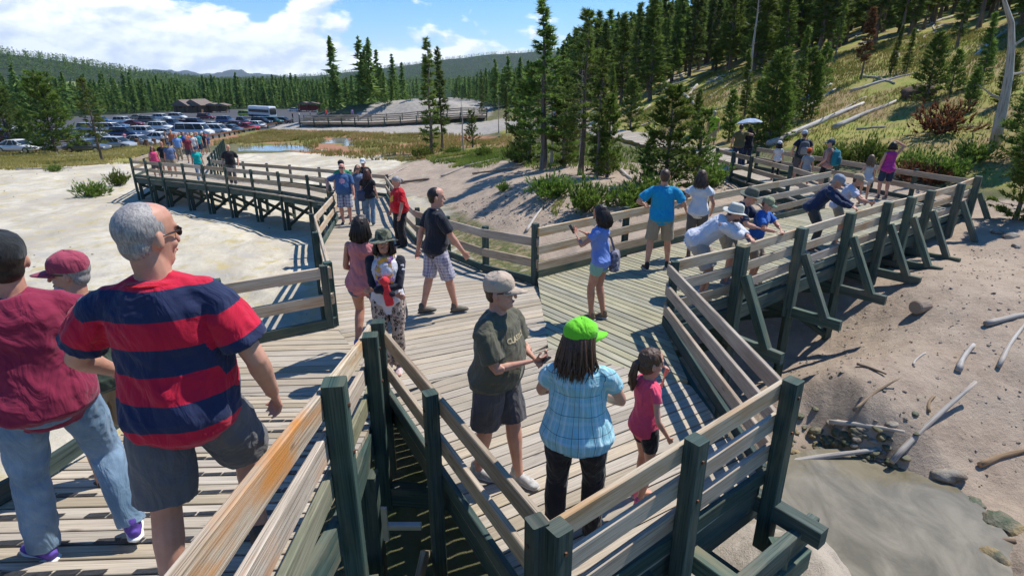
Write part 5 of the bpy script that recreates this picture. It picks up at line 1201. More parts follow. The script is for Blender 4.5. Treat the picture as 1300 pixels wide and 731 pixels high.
    # ---- face
    if vox<.02:
        mb=LB()
        for s_ in (-1,1): mb.ell(hd(s_*.030,.083,.006),(.012*hs_,.007*hs_,.006*hs_),HM,8,5)
        o=mb.remesh('eyes',.01,0,M_EYE,rt,union=False); o.scale=(k,k,k)
        lb=LB(); lb.ell(hd(0,.0885,-.066),(.021*hs_,.007*hs_,.0065*hs_),HM,10,6); o=lb.remesh('lips',.01,0,M_LIP,rt,union=False); o.scale=(k,k,k)
    if glasses:
        lb=LB()
        for s_ in (-1,1): lb.ell(hd(s_*.033,.094,.006),(.027*hs_,.006*hs_,.019*hs_),HM@rotz(-s_*.22),12,6)
        g=lb.remesh('lenses',.01,0,M_LENS if glasses!='clear' else plain('clear_lens',(.35,.3,.28),.05,.6),rt,union=False); g.scale=(k,k,k)
        lb=LB(); 
        for s_ in (-1,1): lb.limb([hd(s_*.060,.080,.012),hd(s_*.078,.02,.010),hd(s_*.080,-.02,.004)],[.004*hs_,.0035*hs_,.003*hs_],6)
        lb.limb([hd(-.058,.088,.018),hd(0,.103,.016),hd(.058,.088,.018)],[.004*hs_]*3,6); g=lb.remesh('glasses_frame',.01,0,M_FRAME,rt,union=False); g.scale=(k,k,k)
    if hat:
        kind,hmat,m2=hat; n=28
        mb=MB(); HT=lambda x,y,z: tuple(hd(x,y*math.cos(.08)-z*math.sin(.08)*-1*0,z))
        rg_=[(.022,.086,.107),(.050,.0900,.111),(.078,.087,.106),(.104,.075,.091),(.124,.051,.062),(.135,.024,.029),(.137,.004,.005)]
        if kind=='bucket': rg_=[(.028,.089,.109),(.060,.085,.104),(.095,.080,.097),(.118,.072,.088),(.128,.052,.064),(.130,.02,.024),(.1305,.004,.005)]
        vs=[];fs=[]
        for z,a,b_ in rg_:
            for q in range(n):
                t=2*PI*q/n; wv=1+.012*math.sin(6*t+.5); vs.append(HT(math.cos(t)*a*wv,math.sin(t)*b_*wv-.006,z+.004*math.sin(3*t)))
        for i in range(len(rg_)-1):
            for q in range(n):
                j=(q+1)%n; fs.append((i*n+q,i*n+j,(i+1)*n+j,(i+1)*n+q))
        fs.append(tuple(range((len(rg_)-1)*n,len(rg_)*n))); mb.add(vs,fs)
        o=mb.build('hat_crown' if kind=='bucket' else 'cap_crown',hmat,rt,smooth=True); o.scale=(k,k,k)
        mb=MB(); vs=[];fs=[]; m_=36 if kind=='bucket' else 16; nr=6
        for layer in (0,-.004):
            for i in range(nr):
                f=i/(nr-1)
                for q in range(m_+ (0 if kind=='bucket' else 1)):
                    if kind=='bucket': t=2*PI*q/m_; ext=.062; x=math.cos(t)*(.089+ext*f); y=math.sin(t)*(.109+ext*f)-.006; z=.030-.018*f*(1+.9*math.cos(2*t+seed*.4))-.004+layer
                    else:
                        t=PI*(.17+.66*q/m_); c_=math.cos(t); ext=.094*max(0,1-abs(c_/.86)**2.6); x=c_*(.087); y=math.sin(t)*.104-.006+ext*f; z=.034-.022*f*1.0-.075*abs(c_)**2*(1-.25*f)*.35+layer; x*=1-.10*f
                    vs.append(HT(x,y,z))
        row=m_ if kind=='bucket' else m_+1; N1=nr*row
        for i in range(nr-1):
            for q in range(m_):
                j=(q+1)%row; a,b_,c_,d_=i*row+q,i*row+j,(i+1)*row+j,(i+1)*row+q; fs.append((a,b_,c_,d_)); fs.append((N1+a,N1+d_,N1+c_,N1+b_))
        for q in range(m_):
            j=(q+1)%row
            for i in (0,nr-1): fs.append((i*row+q,i*row+j,N1+i*row+j,N1+i*row+q))
        mb.add(vs,fs); o=mb.build('brim',m2 or hmat,rt,smooth=True); o.scale=(k,k,k)
        if kind=='cap':
            lb=LB(); lb.ell(hd(0,-.006,.129),(.008,.008,.005),HM,8,4); lb.v=[v+HM@V3(0,0,.009) for v in lb.v]; o=lb.remesh('cap_button',.01,0,hmat,rt,union=False); o.scale=(k,k,k)
    rt['_k']=k
    info=dict(root=rt,k=k,hd=hd,TP=TP,hands=[J[0][1],J[1][1]],pel=pel,up=up,fw=fw,rt=rt_,HM=HM,shs=shs,J=J)
    del rt['_k']
    return info
def W(info,p):
    """a point of the figure in world space"""
    p=np.asarray(p,float)*info['k']; r=info['root']; a=r.rotation_euler[2]; c,s=math.cos(a),math.sin(a); return Vector((r.location.x+p[0]*c-p[1]*s,r.location.y+p[0]*s+p[1]*c,r.location.z+p[2]))
def thing_at(name,loc,rz,label,cat,group=None): return empty(name,loc,rz,label,cat,group)
def dk_(u,v,zf):
    z=0
    for _ in range(12):
        x,y=gp(u,v,z); z=.5*z+.5*zf(x,y)
    return (x,y,zf(x,y))
# ------------------------------------------------------------------ the visitors
def cl(n,c,*a,**k): return cloth(n,c,*a,**k)
K_BLACK=cl('black_cloth',(.018,.018,.022)); K_NAVY=cl('navy_cloth',(.025,.04,.085)); K_WHITE=cl('white_cloth',(.72,.72,.74)); K_KHAKI=cl('khaki_cloth',(.36,.29,.20)); K_GREYS=cl('charcoal_cotton',(.10,.095,.10)); K_DENIM=cl('blue_denim',(.085,.15,.24),'denim',((.16,.26,.38),)); K_DENIML=cl('faded_denim',(.13,.22,.31),'denim',((.25,.36,.47),)); K_RED=cl('red_cotton',(.55,.01,.02))
# 1 striped polo
K_STR=cl('striped_pique',(.58,.012,.045),'stripes',((.022,.032,.085),.5),per=.205,offs=.36)
A1=person('heavy grey haired man in a red and navy striped polo walking down the ramp',(-1.40,2.1,zr(0,2.1)),-12,H=1.88,w=1.03,belly=.35,lean=.03,head=(38,-2),feet=((-.10,-.22),(.17,.10)),foot_up=(.0,.05),hands=((-.30,.20,.98),(.33,.06,.88)),elb=((-.7,-1,0),(.6,-1,0)),palm=(None,(-.7,-.5,0)),
  top=K_STR,sleeve=.72,bottom=cl('grey_cargo_cotton',(.15,.145,.145)),blen=.86,shoe=(.10,.09,.07),hair=('short',H_GREY),glasses='sun',hem=.02,ease=1.25,collar=K_RED,vox=.0065,curl=.65,beard=None,hs=.94,loose=1.3)
# 2 maroon tee
A2=person('man in a plain maroon tee, jeans and a black cap at the frame edge',(-2.24,2.36,zr(0,2.36)),-38,H=1.74,w=1.1,belly=.25,lean=.04,head=(-5,0),feet=((-.16,.05),(.22,-.10)),foot_up=(0,.04),hands=((-.34,.1,.85),(.16,.28,1.0)),top=cl('maroon_cotton',(.26,.022,.06)),sleeve=.7,bottom=K_DENIML,blen=2,shoe=(.12,.07,.35),hair=('short',H_DARK),hat=('cap',cl('black_cap_cloth',(.02,.022,.024)),None),vox=.0065,hem=.0,ease=1.1,sole=plain('white_sole',(.75,.75,.72)),skn=0,toe=(-30,0))
# 3 maroon cap
A3=person('bearded man in a maroon cap and glasses, partly hidden behind the striped polo',(-2.60,3.2,zr(0,3.2)-.06),-70,H=1.70,w=1.05,lean=.06,head=(-38,0),feet=((-.1,.1),(.12,-.1)),top=cl('dark_green_cotton',(.05,.07,.05)),bottom=K_KHAKI,blen=1.0,shoe=(.08,.05,.03),hair=('short',H_GREY),hat=('cap',cl('maroon_cap_cloth',(.36,.06,.10)),None),glasses='clear',beard=H_GREY,vox=.007)
# 4 olive man
x,y=gp(640,606)
A4=person('man in an olive tee and beige cap holding a phone in both hands',(x-.04,y,0),118,H=1.86,w=1.22,belly=.25,lean=.05,head=(-12,4),feet=((-.02,.16),(.07,-.15)),hands=((-.06,.27,1.08),(.06,.30,1.13)),elb=((-.9,-.9,-.5),(.9,-.9,-.5)),palm=((.6,0,.8),(-.7,-.3,.5)),curl=.75,top=cl('olive_cotton',(.115,.11,.075)),sleeve=.78,bottom=K_GREYS,blen=.93,shoe=(.45,.43,.40),hair=('short',H_BROWN),hat=('cap',cl('beige_cap_cloth',(.52,.41,.31)),None),glasses='sun',vox=.0065,ease=1.2,hem=-.01,toe=(5,-10),loose=1.25)
# 5 green cap woman
A5=person('woman in a lime green cap and pale blue checked shirt, her back turned',(.43,3.25,0),10,H=1.78,w=1.18,fem=1,belly=.15,head=(52,-2),feet=((-.13,-.02),(.13,.03)),hands=((-.05,.28,1.15),(.08,.26,1.08)),elb=((-1,-.3,-.5),(1,-.3,-.4)),palm=((.5,-.8,0),(-.5,-.8,0)),top=cl('blue_check_cotton',(.30,.60,.68),'windowpane',((.66,.82,.86),(.02,.05,.07)),wr=1.2),sleeve=.45,bottom=cl('black_leggings',(.03,.028,.03)),blen=2,shoe=(.05,.05,.05),hair=('long',H_BROWN),hm=.17,hat=('cap',cl('lime_cap_cloth',(.19,.68,.035)),None),vox=.0065,ease=1.2,hem=-.02,skn=0,loose=.6)
# 6 girl
x,y=gp(812,632)
A6=person('little girl in a pink red tee with a ponytail, one hand at her mouth',(x-.02,y-.04,0),72,H=1.36,w=1.0,fem=1,head=(8,-4),feet=((-.07,.02),(.09,-.05)),hands=((-.02,.19,1.45),(.22,.12,.88)),elb=((-.3,.6,-1),(.6,-1,0)),palm=((.4,-.7,.2),None),curl=(.8,.3),top=cl('coral_cotton',(.82,.09,.17)),sleeve=.38,bottom=K_BLACK,blen=.55,shoe=(.75,.16,.30),hair=('pony',H_BROWN),hm=.24,vox=.0065,skn=0,ease=.9,hem=0)
# 7 blue tee lady
x,y,z=dk_(757,405,zn); z=0
A7=person('woman in a light blue tee and mint shorts looking at her camera phone',(x,y,0),-62,H=1.64,fem=1,w=.98,lean=.05,head=(-8,-16),feet=((-.07,.06),(.07,-.08)),hands=((-.07,.34,1.26),(.06,.36,1.30)),elb=((-1,-.4,-.7),(1,-.4,-.9)),palm=((.5,-.3,.8),(-.5,-.3,.8)),curl=.7,top=cl('cornflower_cotton',(.17,.27,.62)),sleeve=.5,bottom=cl('mint_shorts_cloth',(.27,.47,.36)),blen=.45,shoe=(.2,.15,.1),hair=('bob',H_DARK),hm=.20,glasses=None,vox=.008,skn=1,hem=-.01,ease=.9)
# 8 blue polo
x,y,z=dk_(833,342,ze)
A8=person('man in a turquoise blue polo and khaki shorts seen from behind',(x,y,z),8,H=1.80,w=1.08,belly=.1,head=(5,-6),feet=((-.17,-.05),(.19,.08)),hands=((-.28,.22,1.08),(.24,.22,1.05)),elb=((-1,-1,0),(1,-1,0)),top=cl('turquoise_pique',(.01,.30,.55)),sleeve=.75,bottom=K_KHAKI,blen=.95,shoe=(.03,.03,.03),hair=('short',H_BROWN),collar=cl('turquoise_collar',(.01,.27,.50)),vox=.008,ease=1.15,hem=0,loose=1.2,toe=(-15,10))
# 9 white blouse
x,y,z=dk_(880,326,ze)
A9=person('woman in a white blouse and grey cropped trousers beside the turquoise polo',(x,y,z),22,H=1.68,fem=1,w=1.0,head=(-8,-4),feet=((-.09,-.10),(.08,.06)),hands=((-.24,.05,.92),(.24,.10,.90)),top=cl('white_blouse_cloth',(.72,.73,.76)),sleeve=.42,bottom=cl('taupe_cropped_cloth',(.13,.115,.105)),blen=1.55,shoe=(.2,.12,.08),hair=('long',H_BROWN),hm=.16,vox=.008,skn=1,hem=0,ease=1.2,loose=1.3)
# 10 pink top
x,y=gp(470,449)
A10=person('young woman in a loose pink top and denim shorts leaning in behind the scarf wearer',(x,y,0),8,H=1.74,fem=1,w=.95,head=(16,0),side=.05,feet=((-.13,-.04),(.10,.10)),foot_up=(.06,0),hands=((-.12,.25,1.0),(.22,.12,.95)),top=cl('pink_chiffon',(.62,.22,.22)),sleeve=0,bottom=cl('dark_denim_shorts',(.05,.09,.15),'denim',((.10,.16,.25),)),blen=.42,shoe=(.14,.18,.42),hair=('bob',H_DARK),hm=.17,vox=.009,skn=1,hem=-.03,ease=1.5)
# 11 scarf woman
x,y=gp(500,470)
A11=person('smiling woman in a camouflage sun hat, dark cardigan and leopard trousers, arms folded',(x,y,0),176,H=1.70,fem=1,w=.97,head=(0,8),feet=((-.07,0),(.06,.06)),hands=((.09,.23,1.10),(-.10,.22,1.04)),elb=((-1,0,-.8),(1,0,-.8)),palm=((.1,-1,0),(-.1,-1,0)),top=cl('white_tee_cloth',(.66,.64,.68)),sleeve=.4,bottom=cl('leopard_print',(.52,.40,.32),'leopard',((.03,.02,.018),(.22,.12,.07))),blen=2,shoe=(.62,.45,.42),hair=('bob',H_DARK),hm=.15,hat=('bucket',cl('camo_cloth',(.10,.12,.07),'camo',((.20,.20,.13),(.05,.055,.04))),None),glasses='clear',vox=.0075,skn=1,hem=-.05)
# cardigan and scarf
lb=LB(); I=A11; TPn=I['TP']
lb.loft([TPn(0,-.035,t) for t in (-.26,-.1,.05,.2,.35,.45,.49)],[(.205,.085),(.20,.10),(.185,.095),(.165,.09),(.175,.10),(.16,.08),(.09,.06)],I['rt'],20)
for i in (0,1):
    s=I['shs'][i];e,h=I['J'][i]; lb.limb([s,e*.5+s*.5,e,e*.4+h*.6,h*.92+e*.08],[.066,.060,.054,.048,.042])
o=lb.remesh('cardigan',.0085,2,cl('dark_cardigan_knit',(.022,.024,.035)),I['root'],disp=lambda c:fbm(c[:,0]*14,c[:,2]*12,3,5)*.012); o.scale=(I['k'],)*3
lb=LB(); ring=[I['TP'](.085*math.sin(a),.015+.085*math.cos(a),.50-.02*math.cos(a)) for a in np.linspace(0,2*PI,13)]
lb.limb(ring,[.030]*13,10); lb.limb([TPn(.03,.10,.47),TPn(.05,.135,.38),TPn(.05,.145,.27),TPn(.05,.15,.18)],[(.05,.014)]*4,10,X=I['rt']); lb.limb([TPn(-.04,.10,.47),TPn(-.06,.135,.36),TPn(-.06,.145,.24)],[(.045,.014)]*3,10,X=I['rt'])
o=lb.remesh('scarf',.008,2,cl('printed_scarf_cloth',(.60,.52,.58),'camo',((.75,.40,.08),(.25,.10,.30))),I['root'],disp=lambda c:fbm(c[:,0]*20,c[:,2]*20,3,5)*.008); o.scale=(I['k'],)*3
lb=LB(); lb.ell(TPn(-.01,.20,.27),(.055,.045,.055)); lb.limb([TPn(-.01,.19,.24),TPn(-.03,.20,.10),TPn(-.04,.19,.0)],[(.035,.02),(.05,.015),(.055,.012)],10,X=I['rt'])
o=lb.remesh('red_shawl',.008,2,cl('coral_shawl',(.75,.05,.06)),I['root'],disp=lambda c:fbm(c[:,0]*20,c[:,2]*20,3,8)*.012); o.scale=(I['k'],)*3
# 12 black polo
x,y=gp(553,399)
A12=person('man in a black polo and white plaid shorts striding past the railing',(x,y+.05,0),62,H=1.84,w=1.05,belly=.1,lean=.05,head=(18,0),feet=((-.06,-.16),(.13,.24)),foot_up=(0,0),hands=((-.24,-.12,.86),(.30,.30,.90)),elb=((-.6,-1,0),(.9,-1,0)),top=cl('black_pique',(.022,.025,.034)),sleeve=.75,bottom=cl('white_plaid',(.60,.58,.62),'plaid',((.20,.17,.28),(.12,.10,.2)),per=.045),blen=.98,shoe=(.13,.115,.09),hair=('short',H_DARK),collar=cl('black_collar',(.02,.022,.03)),vox=.0075,hem=0,loose=1.2,sole=M_SOLED)
# 13 red man
x,y,z=dk_(511,313,zn)
A13=person('heavy set person in a bright red tee looking down beside the railing',(x,y,z),-125,H=1.72,w=1.22,belly=.5,lean=.10,head=(0,-22),hands=((-.30,.15,.85),(.34,.1,.80)),top=K_RED,sleeve=.85,bottom=K_BLACK,blen=2,shoe=(.03,.03,.03),hair=('pony',H_GREY),hm=.1,vox=.010,hem=-.06,ease=1.4,loose=1.5)
# 14 blue tee man
x,y,z=dk_(441,284,zn)
A14=person('bald man in a blue tee and plaid shorts resting a hand on the rail',(x,y,z),176,H=1.82,w=1.2,belly=.35,head=(0,4),hands=((-.30,.15,.85),(.42,.12,1.05)),elb=((-.8,-1,0),(.9,-.5,0)),top=cl('steel_blue_cotton',(.055,.12,.26)),sleeve=.8,bottom=cl('blue_plaid',(.55,.56,.60),'plaid',((.05,.08,.22),(.03,.04,.12)),per=.085),blen=1.0,shoe=(.05,.05,.05),hair=('bald',None),glasses='sun',vox=.010,hem=-.02,loose=1.2,skn=3)
x,y,z=dk_(470,286,zn)
A15=person('woman with long brown hair in a black tee and jeans walking away down the deck',(x,y+.1,z),2,H=1.66,fem=1,w=1.1,head=(0,-5),feet=((-.1,.1),(.1,-.1)),top=K_BLACK,sleeve=.5,bottom=K_DENIM,blen=2,shoe=(.1,.1,.1),hair=('long',hairmat('auburn_hair',(.06,.022,.016),(.15,.06,.04))),hm=.14,vox=.011,hem=.02)
def at_(X,Y,zf): return (X,Y,zf(X,Y))
def px_at(u,Y,zf):
    z=zf(0,Y); d=ray(u,300)[0]; dep=Y*CP-(z+.9-CH)*SP; X=(u-650)/FPX*dep; return (X,Y,zf(X,Y))
person('man in a green tee and black cap behind the bald man in blue',px_at(436,18.0,zn),180,H=1.80,w=1.1,top=cl('green_cotton',(.02,.25,.12)),bottom=K_GREYS,blen=1,hat=('cap',K_BLACK,None),hair=('short',H_DARK),vox=.013)
person('boy with a white cap behind the woman in the black tee',px_at(463,19.3,zn),178,H=1.74,w=.95,top=K_BLACK,bottom=K_KHAKI,blen=1,hat=('cap',K_WHITE,None),hair=('short',H_BROWN),vox=.013)
person('person with light hair and glasses peering between two couples',px_at(456,18.0,zn),170,H=1.66,fem=1,top=cl('slate_cotton',(.12,.16,.25)),bottom=K_DENIM,blen=2,hair=('bob',H_LIGHT),hm=.1,glasses='sun',vox=.013)
# leaning group
x,y,z=dk_(893,374,ze)
A16=person('man in a white shirt and pale bucket hat leaning over the railing on folded arms',(2.98,8.30,ze(2.9,8.3)),112,H=1.80,w=1.08,lean=.86,head=(8,8),feet=((-.12,0),(.14,-.05)),hands=((.10,.50,1.0),(-.10,.47,.97)),elb=((-.8,.6,-.5),(.8,.6,-.5)),palm=((0,-.3,-1),(0,-.3,-1)),top=cl('white_long_sleeve_cloth',(.66,.67,.74)),sleeve=1.8,bottom=cl('beige_shorts_cloth',(.45,.39,.33)),blen=1,shoe=(.45,.45,.45),hair=('short',H_BROWN),hat=('bucket',cl('pale_hat_cloth',(.58,.57,.50)),None),glasses=None,beard=H_BROWN,vox=.008,ease=1.5,hem=-.02,loose=1.3,drop=.02)
A17=person('man in a navy tee and dark olive bucket hat behind the white shirted man',at_(3.55,8.95,ze),125,H=1.74,w=1.08,lean=.50,head=(10,-5),hands=((-.12,.42,1.02),(.1,.42,1.02)),elb=((-1,0,-.4),(1,0,-.4)),top=K_NAVY,sleeve=.8,bottom=K_KHAKI,blen=1,shoe=(.2,.2,.2),hair=('short',H_DARK),hat=('bucket',cl('olive_hat_cloth',(.13,.135,.095)),None),vox=.0085)
A18=person('boy in a blue printed tee and olive cap with his hands on the railing',at_(3.98,9.0,ze),132,H=1.50,w=.98,lean=.22,head=(12,-8),hands=((-.10,.36,1.10),(.12,.37,1.10)),elb=((-1,0,-.4),(1,0,-.4)),palm=((0,0,-1),(0,0,-1)),top=cl('royal_blue_cotton',(.03,.14,.50)),sleeve=.7,bottom=K_KHAKI,blen=1,shoe=(.1,.08,.08),hair=('short',hairmat('ginger_hair',(.20,.08,.03))),hat=('cap',cl('olive_cap_cloth',(.32,.33,.20)),cl('olive_brim_cloth',(.18,.28,.19))),vox=.008,ease=1.2)
A19=person('person in a navy sweater and grey cap bent far over the railing',at_(5.98,11.0,ze),122,H=1.74,w=1.02,lean=.62,head=(5,-6),hands=((-.02,.56,.98),(.10,.54,.98)),elb=((-.8,.2,-.6),(.8,.2,-.6)),palm=((0,0,-1),(0,0,-1)),top=cl('navy_sweater_knit',(.022,.035,.085)),sleeve=1.95,bottom=cl('dark_grey_trousers_cloth',(.07,.07,.065)),blen=2,shoe=(.1,.1,.1),hair=('short',H_GREY),hat=('cap',cl('grey_cap_cloth',(.28,.31,.36)),None),vox=.009,drop=.02)
A20=person('boy in a tan cap and white tee leaning on the rail beside the navy sweater',at_(6.75,11.55,ze),120,H=1.60,w=.95,lean=.5,head=(10,0),hands=((-.02,.48,1.02),(.12,.5,1.05)),elb=((-.8,.2,-.6),(.8,.2,-.6)),top=cl('white_printed_cotton',(.60,.58,.68)),sleeve=.7,bottom=K_KHAKI,blen=1,shoe=(.2,.2,.2),hair=('short',H_BROWN),hat=('cap',cl('tan_cap_cloth',(.45,.33,.20)),None),vox=.009)
A21=person('girl with long wavy hair in a pale grey dress at the hairpin of the boardwalk',px_at(1104,16.0,ze),10,H=1.40,fem=1,w=.95,head=(0,0),hands=((-.36,.05,.85),(.26,.08,.80)),top=cl('pale_grey_jersey',(.42,.45,.52)),sleeve=0,bottom=cl('pale_grey_skirt',(.42,.45,.52)),blen=.35,shoe=(.3,.2,.15),hair=('long',H_LIGHT),hm=.22,vox=.010,hem=-.10,ease=1.3)
A22=person('woman in a magenta striped tank top raising an arm to her head',px_at(1129,16.9,ze),8,H=1.68,fem=1,w=1.02,head=(0,0),hands=((-.24,.05,.85),(.10,.05,1.72)),elb=((-.6,-1,0),(1,0,.3)),top=cl('magenta_striped_jersey',(.55,.05,.30),'stripes',((.28,.02,.18),.5),per=.04),sleeve=0,bottom=K_NAVY,blen=.9,shoe=(.15,.1,.1),hair=('bob',H_DARK),hm=.05,vox=.010,hem=-.02)
x,y,z=px_at(905,28.2,lambda a,b:tz(9.6,28.2)+.24)
person('man in a lime green tee walking away along the upper path',(x,y,z),15,H=1.78,w=1.1,top=cl('lime_cotton',(.32,.50,.03)),bottom=K_KHAKI,blen=1,shoe=(.5,.8,.1),hair=('short',H_GREY),vox=.014)
A23=person('man in an olive tee with an arm round his companion under the pale parasol',px_at(938,23.3,zp),12,H=1.78,w=1.08,hands=((-.28,.05,.85),(.36,.10,1.32)),top=cl('olive_drab_cotton',(.12,.11,.05)),bottom=K_NAVY,blen=2,hair=('short',H_DARK),vox=.013)
A24=person('woman in black close under the pale parasol, holding it up',px_at(950,23.6,zp),12,H=1.64,fem=1,hands=((-.2,.15,1.0),(.02,.22,1.40)),top=K_BLACK,bottom=K_NAVY,blen=2,hair=('bob',H_DARK),vox=.013,skn=1)
A25=person('small girl in a white tee with a white cap and a dark strap',px_at(988,20.6,zp),12,H=1.36,fem=1,top=K_WHITE,bottom=K_BLACK,blen=2,hair=('long',H_DARK),hm=.1,hat=('cap',K_WHITE,None),vox=.012)
A26=person('man in a dark tee with a grey backpack and pale cap',px_at(1017,19.8,zp),14,H=1.80,w=1.08,hands=((-.28,.1,.9),(.28,.1,.9)),top=cl('ink_cotton',(.02,.03,.045)),bottom=K_GREYS,blen=1,hair=('short',H_BROWN),hat=('cap',cl('pale_blue_cap_cloth',(.45,.50,.56)),None),vox=.012)
A27=person('boy in a grey tee and orange cap between the two backpack wearers',px_at(1025,18.3,zp),30,H=1.36,w=1.0,top=cl('heather_grey_cotton',(.30,.34,.36)),bottom=K_GREYS,blen=1,hair=('short',H_BROWN),hat=('cap',cl('orange_cap_cloth',(.62,.13,.03)),None),vox=.011)
A28=person('woman in a salmon top, dark cap and teal backpack looking back along the path',px_at(1050,17.7,zp),-35,H=1.70,fem=1,w=1.05,head=(-30,0),hands=((-.26,.12,.95),(.28,.1,.88)),top=cl('salmon_jersey',(.50,.24,.20)),sleeve=0,bottom=K_BLACK,blen=.9,hair=('short',H_DARK),hat=('cap',cl('slate_cap_cloth',(.06,.09,.12)),None),vox=.011)
# far walkway
person('man in a black polo alone in the middle of the long trestle walkway',px_at(293,26.0,zn),165,H=1.82,w=1.12,belly=.1,feet=((-.1,.12),(.1,-.12)),hands=((-.3,.0,.88),(.3,.12,.9)),top=K_BLACK,sleeve=.8,bottom=K_GREYS,blen=2,hair=('short',H_BROWN),vox=.013)
person('woman in a turquoise tee and cap walking on the long trestle walkway',px_at(251,27.6,zn),150,H=1.64,fem=1,feet=((-.1,-.2),(.1,.2)),top=cl('teal_cotton',(.0,.40,.38)),bottom=K_DENIM,blen=2,hair=('short',H_DARK),hat=('cap',K_NAVY,None),vox=.014,skn=1)
person('woman in a hot pink tank top at the start of the trestle walkway',px_at(196,29.0,zn),150,H=1.60,fem=1,w=1.1,top=cl('hot_pink_jersey',(.75,.08,.20)),sleeve=0,bottom=K_GREYS,blen=1,hair=('long',H_BROWN),hm=.1,glasses='sun',vox=.014)
person('man in a heather blue tee and dark cap walking behind the pink tank top',px_at(217,29.6,zn),150,H=1.76,w=1.1,top=cl('heather_blue_cotton',(.12,.17,.30)),bottom=K_KHAKI,blen=1,hair=('short',H_DARK),hat=('cap',K_NAVY,None),vox=.014)
person('man in a dark tee half hidden behind the heather blue tee',px_at(208,30.6,zn),155,H=1.74,top=K_BLACK,bottom=K_KHAKI,blen=1,hair=('short',H_DARK),vox=.015,skn=1)
B_=[(226,38,'light blue tee',(.16,.32,.62),K_KHAKI,None),(239,36.5,'maroon tee, leaning on the rail',(.25,.04,.06),K_GREYS,None),(246,39,'white tee and straw coloured cap',(.68,.68,.66),K_DENIM,(.6,.5,.3)),(252,41,'teal jacket',(.03,.27,.30),K_NAVY,None),(258,42.5,'black tee and pale cap',(.03,.03,.04),K_GREYS,(.6,.6,.6)),(240,44,'bright orange tee',(.80,.16,.03),K_GREYS,None),(229,46,'safety green tee',(.25,.60,.08),K_DENIM,None),(234,44.5,'cobalt blue tee',(.03,.12,.45),K_KHAKI,None),(262,44.5,'dark blue tee with a red cap',(.04,.07,.2),K_KHAKI,(.5,.05,.04)),(249,46.5,'peach tee',(.70,.30,.18),K_DENIM,None),(218,47,'rust coloured tee',(.35,.11,.05),K_GREYS,None)]
for u,Y,t,c,b_,h in B_:
    p=px_at(u,Y,lambda a,b:zn(a,b)); 
    if Y>43: p=(p[0],p[1],max(p[2]-.2,tz(p[0],p[1])))
    person('far visitor in a %s, in the crowd'%t,p,random.uniform(120,200),H=random.uniform(1.62,1.8),w=random.uniform(1,1.15),top=cl('crowd_cloth',c),bottom=b_,blen=random.choice([1,2]),hair=('short',H_DARK),hat=('cap',cl('crowd_cap',h),None) if h else None,vox=.02,group='crowd coming down from the car park')
for u,v,t,c in ((448,153,'a lilac tee on the distant boardwalk',(.45,.30,.55)),(415,153,'a red tee on the distant boardwalk',(.6,.03,.04)),(404,154,'a teal tee on the distant boardwalk',(.03,.35,.33)),(380,150,'a pale tee at the corner of the car park',(.6,.6,.6)),(372,151,'a black tee at the corner of the car park',(.03,.03,.03)),(394,147,'a white tee by the red kiosk',(.7,.7,.7)),(703,153,'a pale blue tee on the path into the wood',(.45,.60,.72)),(212,183,'a brown tee beside the barrier posts',(.3,.16,.10)),(160,184,'a pink tee between the parked cars',(.7,.3,.35)),(262,152,'a crimson tee among the parked cars',(.6,.04,.1))):
    x,y,z=P(u,v); person('tiny far visitor in %s'%t,(x,y,z+(.5 if 400<u<460 else 0)),random.uniform(0,360),H=1.75,w=1.1,top=cl('far_cloth',c),bottom=K_GREYS,blen=2,hair=('short',H_DARK),vox=.03)
# ------------------------------------------------------------------ what they carry
def rbox(name,sz,mat,parent,loc,rot=(0,0,0),vox=.012,n=3,disp=.006,rough=None):
    lb=LB(); x,y,z=[q/2 for q in sz]; lb.loft([(0,0,-z),(0,0,-z*.8),(0,0,0),(0,0,z*.75),(0,0,z)],[(x*.8,y*.8),(x,y),(x*1.02,y*1.05),(x*.9,y*.9),(x*.5,y*.5)],V3(1,0,0),16)
    o=lb.remesh(name,vox,n,mat,parent,disp=lambda c:fbm(c[:,0]*20,c[:,2]*20,2,4)*disp); o.location=loc; o.rotation_euler=rot; return o
def backpack(info,label,c,c2):
    I=info; p=W(I,I['TP'](0,-.23,.24)); t=thing_at('backpack',p,I['root'].rotation_euler[2],label,'backpack'); m=cl('pack_nylon',c); rbox('pack_body',(.32,.22,.46),m,t,(0,0,0)); rbox('front_pocket',(.24,.12,.24),cl('pack_pocket_nylon',c2),t,(0,-.10,-.06))
    k=I['k']
    for s_ in (-1,1):
        mb=MB(); a=Vector((s_*.10,.02,.19)); mb.tube([a,a+Vector((s_*.03,.13,.10)),a+Vector((s_*.04,.26,-.02)),a+Vector((s_*.04,.28,-.2)),a+Vector((s_*.04,.1,-.36))],[(.03,.008)]*5,8); mb.build('strap',m,t,smooth=True)
backpack(A26,'grey and black backpack on the man in the dark tee',(.10,.11,.12),(.28,.28,.26)); backpack(A28,'teal backpack on the woman in the salmon top',(.02,.20,.25),(.01,.12,.16))
